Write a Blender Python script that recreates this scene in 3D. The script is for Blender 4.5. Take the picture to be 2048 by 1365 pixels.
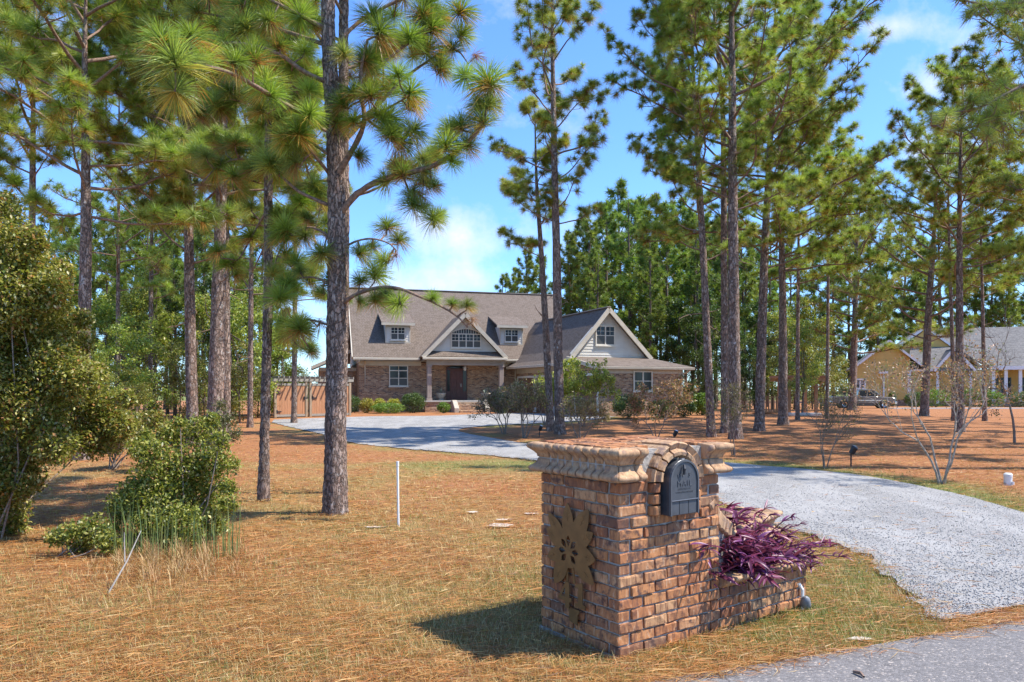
import bpy, bmesh, math, random
import numpy as np
from mathutils import Vector, Matrix, noise as mnoise
from mathutils.geometry import delaunay_2d_cdt

for o in list(bpy.data.objects):
    bpy.data.objects.remove(o)
S = bpy.context.scene
COL = S.collection
PI = math.pi

# ------------------------------------------------------------------ camera, sky, sun
F, EYE, HY, CX = 1480.0, 1.55, 780.0, 1024.0      # focal length in photo pixels, eye height, horizon row, centre column
cam = bpy.data.cameras.new("camera")
cam.sensor_width = 36.0
cam.lens = F / 2048.0 * 36.0
cam.shift_y = (HY - 682.5) / 2048.0
cam.clip_start = 0.1
cam.clip_end = 3000.0
camo = bpy.data.objects.new("camera", cam)
camo.location = (0, 0, EYE)
camo.rotation_euler = (PI / 2, 0, 0)
COL.objects.link(camo)
S.camera = camo

SUN_DIR = Vector((0.996, -0.06, 0.0)).normalized()   # horizontal direction towards the sun
SUN_EL = math.radians(56)
sunv = Vector((SUN_DIR.x * math.cos(SUN_EL), SUN_DIR.y * math.cos(SUN_EL), math.sin(SUN_EL)))
sl = bpy.data.lights.new("sun", 'SUN')
sl.energy = 5.0
sl.angle = math.radians(0.53)
sl.color = (1.0, 0.95, 0.87)
so = bpy.data.objects.new("sun", sl)
so.rotation_euler = sunv.to_track_quat('Z', 'Y').to_euler()
so.location = (20, 0, 40)
COL.objects.link(so)

W = bpy.data.worlds.new("World")
S.world = W
W.use_nodes = True
wt = W.node_tree
wt.nodes.clear()


def nd(nt, typ, ins=None, **props):
    n = nt.nodes.new(typ)
    for k, v in props.items():
        setattr(n, k, v)
    for k, v in (ins or {}).items():
        s = n.inputs[k]
        if isinstance(v, bpy.types.NodeSocket):
            nt.links.new(v, s)
        else:
            s.default_value = v
    return n


def ramp(nt, fac, stops, interp='LINEAR'):
    n = nt.nodes.new('ShaderNodeValToRGB')
    cr = n.color_ramp
    cr.interpolation = interp
    while len(cr.elements) < len(stops):
        cr.elements.new(0.5)
    for e, (p, c) in zip(cr.elements, stops):
        e.position = p
        e.color = (c[0], c[1], c[2], 1) if not isinstance(c, (int, float)) else (c, c, c, 1)
    nt.links.new(fac, n.inputs[0])
    return n.outputs[0]


def mixc(nt, fac, a, b, mode='MIX'):
    n = nt.nodes.new('ShaderNodeMix')
    n.data_type = 'RGBA'
    n.blend_type = mode
    n.clamp_factor = True
    for s, v in ((n.inputs[0], fac), (n.inputs[6], a), (n.inputs[7], b)):
        if isinstance(v, bpy.types.NodeSocket):
            nt.links.new(v, s)
        elif isinstance(v, (int, float)):
            s.default_value = v
        else:
            s.default_value = (v[0], v[1], v[2], 1)
    return n.outputs[2]


def mth(nt, op, a, b=0.0, c=0.0):
    n = nt.nodes.new('ShaderNodeMath')
    n.operation = op
    for s, v in zip(n.inputs, (a, b, c)):
        if isinstance(v, bpy.types.NodeSocket):
            nt.links.new(v, s)
        else:
            s.default_value = v
    return n.outputs[0]


sky = nd(wt, 'ShaderNodeTexSky', sky_type='NISHITA', sun_disc=False, sun_elevation=SUN_EL,
         sun_rotation=math.atan2(SUN_DIR.x, SUN_DIR.y), air_density=1.0, dust_density=0.3, ozone_density=2.2)
wgeo = nd(wt, 'ShaderNodeTexCoord')
wsep = nd(wt, 'ShaderNodeSeparateXYZ', {0: wgeo.outputs['Generated']})
wy = mth(wt, 'MAXIMUM', wsep.outputs[1], 0.02)
wz = mth(wt, 'MAXIMUM', wsep.outputs[2], 0.02)
# cumulus bank in the north, wisps elsewhere, laid out on the sky dome by direction
cu = mth(wt, 'DIVIDE', wsep.outputs[0], wy)
cw = mth(wt, 'DIVIDE', wsep.outputs[2], wy)
cvec = nd(wt, 'ShaderNodeCombineXYZ', {0: cu, 1: cw, 2: 0.3})
n1 = nd(wt, 'ShaderNodeTexNoise', {'Vector': cvec.outputs[0], 'Scale': 6.0, 'Detail': 8.0, 'Roughness': 0.6})


def puff(x, z, rx, rz, k):
    dx = mth(wt, 'DIVIDE', mth(wt, 'SUBTRACT', cu, x), rx)
    dz = mth(wt, 'DIVIDE', mth(wt, 'SUBTRACT', cw, z), rz)
    d = mth(wt, 'ADD', mth(wt, 'MULTIPLY', dx, dx), mth(wt, 'MULTIPLY', dz, dz))
    return mth(wt, 'MULTIPLY', mth(wt, 'EXPONENT', mth(wt, 'MULTIPLY', d, -1.0)), k)


bank = puff(-0.05, 0.205, 0.12, 0.04, 0.23)
for a in ((-0.11, 0.145, 0.11, 0.028, 0.27), (-0.30, 0.12, 0.10, 0.05, 0.2), (0.60, 0.31, 0.12, 0.04, 0.22), (0.66, 0.40, 0.07, 0.03, 0.24),
          (0.48, 0.49, 0.15, 0.02, 0.22), (-0.62, 0.46, 0.10, 0.05, 0.24), (-0.36, 0.52, 0.10, 0.05, 0.2), (0.50, 0.41, 0.12, 0.03, 0.16)):
    bank = mth(wt, 'ADD', bank, puff(*a))
cl = mth(wt, 'ADD', mth(wt, 'MULTIPLY', n1.outputs[0], 1.2), bank)
cf = ramp(wt, cl, [(0.0, 0), (0.68, 0), (0.86, 0.5), (1.0, 0.95)])
cf2 = mth(wt, 'MULTIPLY', mth(wt, 'SMOOTH_MIN', cf, 0.92, 0.1), mth(wt, 'GREATER_THAN', wsep.outputs[1], 0.03))
# bluer tint over the whole sky, clouds mixed in after
skyc = mixc(wt, 1.0, sky.outputs[0], (0.68, 0.98, 1.42), 'MULTIPLY')
skym = mixc(wt, cf2, skyc, (4.7, 4.85, 5.1))
bg = nd(wt, 'ShaderNodeBackground', {'Color': skym, 'Strength': 0.15})
wo = nd(wt, 'ShaderNodeOutputWorld', {0: bg.outputs[0]})

S.view_settings.view_transform = 'Standard'
S.view_settings.look = 'None'
S.view_settings.exposure = 0.68
S.view_settings.gamma = 1.0
S.view_settings.use_curve_mapping = False
S.cycles.max_bounces = 6
S.cycles.transparent_max_bounces = 6
S.cycles.caustics_reflective = False
S.cycles.caustics_refractive = False

# ------------------------------------------------------------------ places
GZ = 0.15


def gh(y):
    t = min(1.0, max(0.0, (y - 25.0) / 17.0))
    q = min(1.0, max(0.0, (y - 50.0) / 16.0))
    return GZ * t * t * (3 - 2 * t) - 0.26 * q * q * (3 - 2 * q)


def gha(y):
    t = np.clip((y - 25.0) / 17.0, 0, 1)
    q = np.clip((y - 50.0) / 16.0, 0, 1)
    return GZ * t * t * (3 - 2 * t) - 0.26 * q * q * (3 - 2 * q)


def gp(px, py):
    """ground point under a photo pixel"""
    y = EYE * F / (py - HY)
    for _ in range(12):
        y = (EYE - gh(y)) * F / (py - HY)
    return Vector(((px - CX) / F * y, y, gh(y)))


def pt(px, py, y):
    return Vector(((px - CX) / F * y, y, EYE + (HY - py) / F * y))


class Frame:
    """an upright local frame: u to the right along a front, v backwards, z up"""

    def __init__(s, x, y, deg):
        s.x, s.y, s.a = x, y, math.radians(deg)
        s.c, s.s = math.cos(s.a), math.sin(s.a)

    def w(s, u, v, z=0.0):
        return Vector((s.x + u * s.c - v * s.s, s.y + u * s.s + v * s.c, z))

    def uz(s, px, py, v):
        k = (px - CX) / F
        u = (k * (s.y + v * s.c) - s.x + v * s.s) / (s.c - k * s.s)
        y = s.y + u * s.s + v * s.c
        return u, EYE + (HY - py) / F * y

    def vz(s, px, py, u):
        k = (px - CX) / F
        v = (s.x + u * s.c - k * (s.y + u * s.s)) / (s.s + k * s.c)
        y = s.y + u * s.s + v * s.c
        return v, EYE + (HY - py) / F * y


# ------------------------------------------------------------------ object helpers
def tag(o, label=None, cat=None, group=None, kind=None):
    if label: o['label'] = label
    if cat: o['category'] = cat
    if group: o['group'] = group
    if kind: o['kind'] = kind
    return o


def link(o, parent=None):
    COL.objects.link(o)
    if parent is not None:
        o.parent = parent
    return o


def empty(name, loc, rotz=0.0, label=None, cat=None, group=None):
    o = bpy.data.objects.new(name, None)
    o.empty_display_size = 0.2
    o.location = loc
    o.rotation_euler = (0, 0, rotz)
    link(o)
    return tag(o, label, cat, group)


def mob(name, me, mat=None, parent=None, loc=(0, 0, 0), rot=(0, 0, 0), scale=(1, 1, 1)):
    if mat is not None and not me.materials:
        me.materials.append(mat)
    o = bpy.data.objects.new(name, me)
    o.location, o.rotation_euler, o.scale = loc, rot, scale
    return link(o, parent)


def mesh_np(name, V, Fc, C=None, smooth=False):
    me = bpy.data.meshes.new(name)
    V = np.ascontiguousarray(V, dtype=np.float32)
    me.vertices.add(len(V))
    me.vertices.foreach_set('co', V.ravel())
    Fs = Fc if isinstance(Fc, list) else [Fc]
    Fs = [np.asarray(f, dtype=np.int32) for f in Fs if len(f)]
    idx = np.concatenate([f.ravel() for f in Fs])
    tot = np.concatenate([np.full(len(f), f.shape[1], dtype=np.int32) for f in Fs])
    st = np.concatenate([[0], np.cumsum(tot)[:-1]]).astype(np.int32)
    me.loops.add(len(idx))
    me.loops.foreach_set('vertex_index', idx)
    me.polygons.add(len(tot))
    me.polygons.foreach_set('loop_start', st)
    me.polygons.foreach_set('loop_total', tot)
    if smooth:
        me.polygons.foreach_set('use_smooth', np.ones(len(tot), dtype=bool))
    me.update(calc_edges=True)
    if C is not None:
        at = me.color_attributes.new('Col', 'FLOAT_COLOR', 'POINT')
        C4 = np.ones((len(V), 4), dtype=np.float32)
        C4[:, :3] = C
        at.data.foreach_set('color', C4.ravel())
    return me


class MB:
    """collects plain shapes into one mesh"""

    def __init__(s):
        s.v, s.f = [], []

    def add(s, verts, faces):
        b = len(s.v)
        s.v += [tuple(v) for v in verts]
        s.f += [tuple(b + i for i in f) for f in faces]
        return s

    def box(s, x0, x1, y0, y1, z0, z1):
        v = [(x, y, z) for z in (z0, z1) for y in (y0, y1) for x in (x0, x1)]
        return s.add(v, [(0, 2, 3, 1), (4, 5, 7, 6), (0, 1, 5, 4), (2, 6, 7, 3), (0, 4, 6, 2), (1, 3, 7, 5)])

    def prism(s, poly, d, axis='y', d0=0.0):
        """a polygon given in two coordinates, pushed from d0 to d along the axis"""
        n = len(poly)
        def p(a, b, t):
            return (a, t, b) if axis == 'y' else ((t, a, b) if axis == 'x' else (a, b, t))
        v = [p(a, b, d0) for a, b in poly] + [p(a, b, d) for a, b in poly]
        f = [tuple(range(n))[::-1], tuple(range(n, 2 * n))] + [(i, (i + 1) % n, n + (i + 1) % n, n + i) for i in range(n)]
        return s.add(v, f)

    def slab(s, pts, th):
        """planar polygon of 3D points, thickened downwards along its normal"""
        P = [Vector(p) for p in pts]
        nrm = (P[1] - P[0]).cross(P[2] - P[0]).normalized()
        if nrm.z < 0:
            P.reverse()
            nrm = -nrm
        n = len(P)
        v = [tuple(p) for p in P] + [tuple(p - nrm * th) for p in P]
        f = [tuple(range(n)), tuple(range(n, 2 * n))[::-1]] + [((i + 1) % n, i, n + i, n + (i + 1) % n) for i in range(n)]
        return s.add(v, f)

    def lathe(s, prof, seg=16, c=(0, 0, 0), axis='z', cap=True):
        v, f = [], []
        n = len(prof)
        for k in range(seg):
            a = 2 * PI * k / seg
            for r, h in prof:
                q = (r * math.cos(a), r * math.sin(a), h)
                if axis == 'y': q = (q[0], q[2], q[1])
                if axis == 'x': q = (q[2], q[0], q[1])
                v.append((c[0] + q[0], c[1] + q[1], c[2] + q[2]))
        for k in range(seg):
            k2 = (k + 1) % seg
            for i in range(n - 1):
                f.append((k * n + i, k2 * n + i, k2 * n + i + 1, k * n + i + 1))
        if cap:
            f.append(tuple(k * n for k in range(seg))[::-1])
            f.append(tuple(k * n + n - 1 for k in range(seg)))
        return s.add(v, f)

    def bar(s, a, b, w, h=None):
        a, b = Vector(a), Vector(b)
        h = h or w
        d = (b - a).normalized()
        up = Vector((0, 0, 1)) if abs(d.z) < 0.95 else Vector((0, 1, 0))
        x = d.cross(up).normalized() * w / 2
        y = x.cross(d).normalized() * h / 2
        v = [a - x - y, a + x - y, a + x + y, a - x + y, b - x - y, b + x - y, b + x + y, b - x + y]
        return s.add(v, [(3, 2, 1, 0), (4, 5, 6, 7), (0, 1, 5, 4), (1, 2, 6, 5), (2, 3, 7, 6), (3, 0, 4, 7)])

    def tube(s, pts, r, seg=8):
        V, Q = tube_np([tuple(p) for p in pts], [r] * len(pts) if isinstance(r, (int, float)) else r, seg)
        return s.add(V.tolist(), Q.tolist())

    def mesh(s, name, bevel=0.0, smooth=False, recalc=False):
        me = bpy.data.meshes.new(name)
        me.from_pydata(s.v, [], s.f)
        if bevel or recalc:
            bm = bmesh.new()
            bm.from_mesh(me)
            bmesh.ops.recalc_face_normals(bm, faces=bm.faces)
            if bevel:
                bmesh.ops.bevel(bm, geom=[e for e in bm.edges if e.calc_face_angle(0) > 0.5], offset=bevel, segments=1, affect='EDGES', clamp_overlap=True)
            bm.to_mesh(me)
            bm.free()
        if smooth:
            for p in me.polygons: p.use_smooth = True
        me.update()
        return me

    def build(s, name, mat, parent=None, bevel=0.0, smooth=False, **k):
        return mob(name, s.mesh(name, bevel, smooth, recalc=True), mat, parent, **k)


def box(name, mat, parent, x0, x1, y0, y1, z0, z1, bevel=0.0, **k):
    return MB().box(x0, x1, y0, y1, z0, z1).build(name, mat, parent, bevel, **k)


def tube_np(pts, radii, seg=6, lump=0.0, rng=None):
    P = np.asarray(pts, dtype=np.float64)
    R = np.asarray(radii, dtype=np.float64)
    n = len(P)
    T = np.gradient(P, axis=0)
    T /= np.linalg.norm(T, axis=1)[:, None] + 1e-12
    ref = np.array([0.0, 0.0, 1.0]) if abs(T[:, 2]).mean() < 0.8 else np.array([0.0, 1.0, 0.0])
    X = np.cross(T, ref)
    X /= np.linalg.norm(X, axis=1)[:, None] + 1e-12
    Y = np.cross(T, X)
    a = np.arange(seg) * 2 * PI / seg
    RR = R[:, None] * np.ones((n, seg))
    if lump and rng is not None:
        RR = RR * (1 + rng.normal(0, lump, (n, seg)))
    V = P[:, None, :] + RR[:, :, None] * (np.cos(a)[None, :, None] * X[:, None, :] + np.sin(a)[None, :, None] * Y[:, None, :])
    i = np.arange(n - 1)[:, None] * seg
    j = np.arange(seg)[None, :]
    j2 = (j + 1) % seg
    Q = np.stack([i + j, i + j2, i + seg + j2, i + seg + j], axis=-1).reshape(-1, 4)
    return V.reshape(-1, 3), Q


class ACC:
    """collects numpy pieces"""

    def __init__(s):
        s.V, s.F, s.C, s.n = [], [], [], 0

    def add(s, V, Fc, C=None):
        s.V.append(V)
        s.F.append(np.asarray(Fc) + s.n)
        if C is not None: s.C.append(np.broadcast_to(C, (len(V), 3)))
        s.n += len(V)

    def mesh(s, name, smooth=False):
        k = {}
        for f in s.F: k.setdefault(f.shape[1], []).append(f)
        return mesh_np(name, np.concatenate(s.V), [np.concatenate(v) for v in k.values()], np.concatenate(s.C) if s.C else None, smooth)
# ------------------------------------------------------------------ materials
def new_mat(name):
    m = bpy.data.materials.new(name)
    m.use_nodes = True
    nt = m.node_tree
    nt.nodes.clear()
    out = nd(nt, 'ShaderNodeOutputMaterial')
    b = nd(nt, 'ShaderNodeBsdfPrincipled')
    nt.links.new(b.outputs[0], out.inputs[0])
    return m, nt, b, out


def setin(nt, b, **k):
    for key, v in k.items():
        s = b.inputs[key.replace('_', ' ')]
        if isinstance(v, bpy.types.NodeSocket): nt.links.new(v, s)
        elif isinstance(v, tuple): s.default_value = (*v, 1) if len(v) == 3 else v
        else: s.default_value = v


def coords(nt, kind='Object', scale=(1, 1, 1), off=None):
    c = nd(nt, 'ShaderNodeTexCoord').outputs[kind]
    mp = nd(nt, 'ShaderNodeMapping', {'Vector': c, 'Scale': scale})
    if off is not None:
        nt.links.new(off, mp.inputs['Location'])
    return mp.outputs[0]


def noise_tex(nt, vec, scale, detail=4.0, rough=0.55, dist=0.0):
    return nd(nt, 'ShaderNodeTexNoise', {'Vector': vec, 'Scale': scale, 'Detail': detail, 'Roughness': rough, 'Distortion': dist}).outputs[0]


def bump(nt, b, h, strength=0.5, dist=0.01):
    n = nd(nt, 'ShaderNodeBump', {'Strength': strength, 'Distance': dist, 'Height': h})
    nt.links.new(n.outputs[0], b.inputs['Normal'])


def simple(name, col, rough=0.6, var=0.15, scale=8.0, metal=0.0, bumpk=0.0, spec=0.5, stretch=(1, 1, 1), objvar=0.0):
    m, nt, b, out = new_mat(name)
    v = coords(nt, 'Object', stretch)
    n = noise_tex(nt, v, scale, 5.0)
    lo = tuple(c * (1 - var * 1.6) for c in col)
    hi = tuple(min(1, c * (1 + var * 1.6)) for c in col)
    c = ramp(nt, n, [(0.25, lo), (0.75, hi)])
    if objvar:
        r = nd(nt, 'ShaderNodeObjectInfo').outputs['Random']
        c = mixc(nt, mth(nt, 'MULTIPLY', r, objvar), c, tuple(x * 0.35 for x in col))
    setin(nt, b, Base_Color=c, Roughness=rough, Metallic=metal, Specular_IOR_Level=spec)
    if bumpk: bump(nt, b, n, bumpk, 0.01)
    return m


def foliage_mat(name, trans=0.35, rough=0.5, spec=0.35, sat=1.0):
    """leaf colour comes per leaf from the mesh; a little light passes through"""
    m, nt, b, out = new_mat(name)
    a = nd(nt, 'ShaderNodeAttribute', attribute_name='Col').outputs['Color']
    r = nd(nt, 'ShaderNodeObjectInfo').outputs['Random']
    hsv = nd(nt, 'ShaderNodeHueSaturation', {'Color': a, 'Saturation': sat, 'Value': mth(nt, 'ADD', 0.88, mth(nt, 'MULTIPLY', r, 0.26)),
                                            'Hue': mth(nt, 'ADD', 0.488, mth(nt, 'MULTIPLY', r, 0.024))}).outputs[0]
    setin(nt, b, Base_Color=hsv, Roughness=rough, Specular_IOR_Level=spec)
    t = nd(nt, 'ShaderNodeBsdfTranslucent', {'Color': mixc(nt, 1.0, hsv, (1.15, 1.25, 0.75), 'MULTIPLY')})
    mx = nd(nt, 'ShaderNodeMixShader', {0: trans, 1: b.outputs[0], 2: t.outputs[0]})
    nt.links.new(mx.outputs[0], out.inputs[0])
    return m


def bark_mat(name, scale=1.0, lichen=0.35, bumpk=0.9, red=0.5):
    m, nt, b, out = new_mat(name)
    v = coords(nt, 'Object', (1, 1, 0.36))
    vd = noise_tex(nt, v, 9 * scale, 4.0)
    vv = nd(nt, 'ShaderNodeVectorMath', {0: v, 1: nd(nt, 'ShaderNodeVectorMath', {0: nd(nt, 'ShaderNodeTexNoise', {'Vector': v, 'Scale': 20 * scale, 'Detail': 4.0, 'Roughness': 0.65}).outputs[1], 'Scale': 0.11 / scale}, operation='SCALE').outputs[0]}, operation='ADD').outputs[0]
    vo = nd(nt, 'ShaderNodeTexVoronoi', {'Vector': vv, 'Scale': 24 * scale}, feature='DISTANCE_TO_EDGE').outputs[0]
    vc = nd(nt, 'ShaderNodeTexVoronoi', {'Vector': vv, 'Scale': 24 * scale}).outputs['Color']
    fine = noise_tex(nt, v, 60 * scale, 5.0, 0.65)
    sep = nd(nt, 'ShaderNodeSeparateColor', {0: vc}).outputs
    plate = ramp(nt, sep[0], [(0.0, (0.26, 0.18, 0.135)), (0.45, (0.40, 0.295, 0.225)), (0.8, (0.52, 0.415, 0.335)), (1.0, (0.40, 0.23, 0.15))])
    plate = mixc(nt, mth(nt, 'MULTIPLY', vd, red), plate, (0.32, 0.17, 0.11))
    plate = mixc(nt, ramp(nt, fine, [(0.35, 0), (0.75, 0.7)]), plate, (0.16, 0.115, 0.095))
    li = ramp(nt, noise_tex(nt, coords(nt, 'Object'), 11 * scale, 6.0, 0.7), [(0.56, 0), (0.66, lichen)])
    plate = mixc(nt, li, plate, (0.58, 0.56, 0.52))
    crack = ramp(nt, vo, [(0.0, 0.0), (0.05, 0.75), (0.12, 1.0)])
    c = mixc(nt, crack, (0.070, 0.048, 0.038), plate)
    setin(nt, b, Base_Color=c, Roughness=0.88, Specular_IOR_Level=0.2)
    h = mth(nt, 'ADD', mth(nt, 'MULTIPLY', ramp(nt, vo, [(0.0, 0), (0.16, 1)]), 1.0), mth(nt, 'MULTIPLY', fine, 0.45))
    bump(nt, b, h, bumpk, 0.02 / scale)
    return m


M = {}
M['bark'] = bark_mat('pine_bark', 1.0, 0.45, 1.0, 0.5)
M['bark_mid'] = bark_mat('pine_bark_mid', 0.58, 0.75, 0.9, 0.55)
M['limb'] = simple('limb_bark', (0.22, 0.135, 0.09), 0.85, 0.45, 25.0, bumpk=0.6)
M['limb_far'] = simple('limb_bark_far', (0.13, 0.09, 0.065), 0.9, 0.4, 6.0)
M['stem'] = simple('shrub_stem', (0.22, 0.165, 0.12), 0.85, 0.4, 30.0, bumpk=0.4)
M['stem_pale'] = simple('pale_stem', (0.36, 0.29, 0.22), 0.8, 0.35, 25.0, bumpk=0.4)
M['needle'] = foliage_mat('pine_needle', 0.42, 0.42, 0.5)
M['leaf'] = foliage_mat('leaf', 0.35, 0.42, 0.5)
M['purple'] = foliage_mat('purple_leaf', 0.25, 0.4, 0.45)
M['straw'] = foliage_mat('straw', 0.25, 0.55, 0.35)
M['stone'] = foliage_mat('gravel_stone', 0.0, 0.85, 0.3)


def tumbled_brick(name, tan=0.0):
    m, nt, b, out = new_mat(name)
    r = nd(nt, 'ShaderNodeObjectInfo').outputs['Random']
    off = nd(nt, 'ShaderNodeCombineXYZ', {0: mth(nt, 'MULTIPLY', r, 37.0), 1: mth(nt, 'MULTIPLY', r, 91.0), 2: mth(nt, 'MULTIPLY', r, 53.0)}).outputs[0]
    v = coords(nt, 'Object', (1, 1, 1), off)
    vs = nd(nt, 'ShaderNodeMapping', {'Vector': v, 'Scale': (1, 1, 0.22)}).outputs[0]
    streak = noise_tex(nt, vs, 42, 5.0, 0.6, 0.6)
    blot = noise_tex(nt, v, 16, 4.0, 0.6)
    grain = noise_tex(nt, v, 180, 4.0, 0.7)
    base = ramp(nt, r, [(0.0, (0.43, 0.175, 0.066)), (0.25, (0.49, 0.215, 0.082)), (0.5, (0.34, 0.125, 0.050)), (0.75, (0.53, 0.29, 0.135)), (0.9, (0.18, 0.085, 0.05)), (1.0, (0.45, 0.195, 0.078))])
    if tan:
        base = mixc(nt, tan, base, (0.50, 0.345, 0.20))
    c = mixc(nt, ramp(nt, streak, [(0.36, 0.85), (0.52, 0)]), base, (0.17, 0.075, 0.045) if not tan else (0.26, 0.15, 0.085))
    c = mixc(nt, ramp(nt, streak, [(0.57, 0), (0.70, 0.65)]), c, (0.60, 0.42, 0.27))
    c = mixc(nt, ramp(nt, blot, [(0.55, 0), (0.66, 0.85)]), c, (0.085, 0.05, 0.042) if not tan else (0.26, 0.17, 0.13))
    c = mixc(nt, ramp(nt, grain, [(0.60, 0), (0.72, 0.6)]), c, (0.09, 0.055, 0.04))
    setin(nt, b, Base_Color=c, Roughness=0.85, Specular_IOR_Level=0.25)
    bump(nt, b, mth(nt, 'ADD', mth(nt, 'MULTIPLY', blot, 0.8), mth(nt, 'MULTIPLY', grain, 0.5)), 0.7, 0.006)
    return m


M['brick'] = tumbled_brick('tumbled_brick')
M['mould'] = tumbled_brick('moulded_tan_brick', 0.62)
M['mortar'] = simple('mortar', (0.34, 0.30, 0.25), 0.9, 0.22, 45.0, bumpk=0.8)


def house_brick(name):
    m, nt, b, out = new_mat(name)
    c = nd(nt, 'ShaderNodeTexCoord').outputs['Object']
    sp = nd(nt, 'ShaderNodeSeparateXYZ', {0: c}).outputs
    v = nd(nt, 'ShaderNodeCombineXYZ', {0: mth(nt, 'ADD', sp[0], sp[1]), 1: sp[2], 2: 0.0}).outputs[0]
    br = nd(nt, 'ShaderNodeTexBrick', {'Vector': v, 'Color1': (0, 0, 0, 1), 'Color2': (1, 1, 1, 1), 'Mortar': (0.5, 0.5, 0.5, 1), 'Scale': 1.0,
                                       'Mortar Size': 0.012, 'Mortar Smooth': 0.2, 'Bias': 0.0, 'Brick Width': 0.215, 'Row Height': 0.075})
    rv = nd(nt, 'ShaderNodeSeparateColor', {0: br.outputs[0]}).outputs[0]
    col = ramp(nt, rv, [(0.0, (0.10, 0.06, 0.05)), (0.18, (0.24, 0.12, 0.065)), (0.5, (0.42, 0.215, 0.105)), (0.75, (0.54, 0.31, 0.16)), (1.0, (0.62, 0.44, 0.28))])
    n = noise_tex(nt, c, 1.3, 5.0, 0.6)
    n2 = noise_tex(nt, c, 14, 3.0, 0.6)
    col = mixc(nt, ramp(nt, n2, [(0.5, 0), (0.65, 0.65)]), col, (0.09, 0.055, 0.045))
    col = mixc(nt, ramp(nt, n, [(0.45, 0), (0.7, 0.3)]), col, (0.42, 0.29, 0.20))
    col = mixc(nt, br.outputs[1], col, (0.40, 0.33, 0.26))
    setin(nt, b, Base_Color=col, Roughness=0.9, Specular_IOR_Level=0.2)
    bump(nt, b, mth(nt, 'SUBTRACT', 1.0, br.outputs[1]), 0.7, 0.012)
    return m


M['hbrick'] = house_brick('house_brick')


def shingle_mat(name, cols, roww=0.32, rowh=0.10):
    m, nt, b, out = new_mat(name)
    c = nd(nt, 'ShaderNodeTexCoord').outputs['Object']
    sp = nd(nt, 'ShaderNodeSeparateXYZ', {0: c}).outputs
    nr = nd(nt, 'ShaderNodeSeparateXYZ', {0: nd(nt, 'ShaderNodeTexCoord').outputs['Normal']}).outputs
    side = mth(nt, 'GREATER_THAN', mth(nt, 'ABSOLUTE', nr[0]), mth(nt, 'ABSOLUTE', nr[1]))
    along = mth(nt, 'ADD', mth(nt, 'MULTIPLY', sp[1], side), mth(nt, 'MULTIPLY', sp[0], mth(nt, 'SUBTRACT', 1.0, side)))
    v = nd(nt, 'ShaderNodeCombineXYZ', {0: along, 1: sp[2], 2: 0.0}).outputs[0]
    br = nd(nt, 'ShaderNodeTexBrick', {'Vector': v, 'Color1': (0, 0, 0, 1), 'Color2': (1, 1, 1, 1), 'Mortar': (0.2, 0.2, 0.2, 1), 'Scale': 1.0, 'Mortar Size': 0.012,
                                       'Mortar Smooth': 0.5, 'Brick Width': roww, 'Row Height': rowh}, offset=0.37, offset_frequency=3)
    rv = nd(nt, 'ShaderNodeSeparateColor', {0: br.outputs[0]}).outputs[0]
    n = noise_tex(nt, c, 0.8, 4.0, 0.6)
    col = ramp(nt, mth(nt, 'ADD', mth(nt, 'MULTIPLY', rv, 0.8), mth(nt, 'MULTIPLY', n, 0.25)), [(i / (len(cols) - 1), q) for i, q in enumerate(cols)])
    g = noise_tex(nt, c, 60, 3.0, 0.7)
    col = mixc(nt, ramp(nt, g, [(0.35, 0.35), (0.6, 0)]), col, tuple(x * 0.45 for x in cols[0]))
    col = mixc(nt, mth(nt, 'MULTIPLY', br.outputs[1], 0.55), col, tuple(x * 0.35 for x in cols[0]))
    setin(nt, b, Base_Color=col, Roughness=0.92, Specular_IOR_Level=0.2)
    bump(nt, b, mth(nt, 'ADD', mth(nt, 'SUBTRACT', 1.0, br.outputs[1]), mth(nt, 'MULTIPLY', rv, 0.5)), 0.6, 0.015)
    return m


M['shingle'] = shingle_mat('brown_shingle', [(0.15, 0.115, 0.088), (0.20, 0.155, 0.12), (0.245, 0.19, 0.15), (0.225, 0.182, 0.15)], 0.17, 0.072)
M['shingle_grey'] = shingle_mat('grey_shingle', [(0.15, 0.138, 0.125), (0.21, 0.195, 0.175), (0.26, 0.24, 0.215)])
M['siding'] = simple('pale_siding', (0.66, 0.62, 0.54), 0.6, 0.06, 3.0, objvar=0.06)
M['trim'] = simple('cream_trim', (0.56, 0.49, 0.38), 0.55, 0.08, 3.0)
M['trim_dark'] = simple('taupe_trim', (0.34, 0.29, 0.23), 0.6, 0.1, 3.0)
M['winframe'] = simple('window_frame_paint', (0.70, 0.64, 0.53), 0.5, 0.05, 4.0)
M['soffit'] = simple('soffit', (0.42, 0.38, 0.32), 0.7, 0.06, 3.0)
M['glass'] = simple('window_glass', (0.018, 0.021, 0.026), 0.08, 0.2, 0.7, spec=0.32)
M['blind'] = simple('window_blind', (0.075, 0.072, 0.066), 0.3, 0.1, 2.0, spec=0.35)
M['door'] = simple('stained_door', (0.105, 0.032, 0.022), 0.4, 0.3, 6.0, stretch=(6, 6, 0.6))
M['garage'] = simple('garage_door_wood', (0.21, 0.10, 0.06), 0.55, 0.2, 5.0, stretch=(1, 1, 5))
M['dark'] = simple('dark_metal', (0.02, 0.02, 0.022), 0.45, 0.2, 10.0)
M['column'] = simple('weathered_column_wood', (0.36, 0.28, 0.23), 0.75, 0.15, 8.0, stretch=(4, 4, 0.4))
M['cast'] = simple('cast_stone', (0.46, 0.40, 0.32), 0.85, 0.18, 14.0, bumpk=0.4)
M['gate'] = simple('cedar_gate_board', (0.44, 0.215, 0.105), 0.7, 0.14, 6.0, stretch=(5, 5, 0.5), objvar=0.12)
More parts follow.
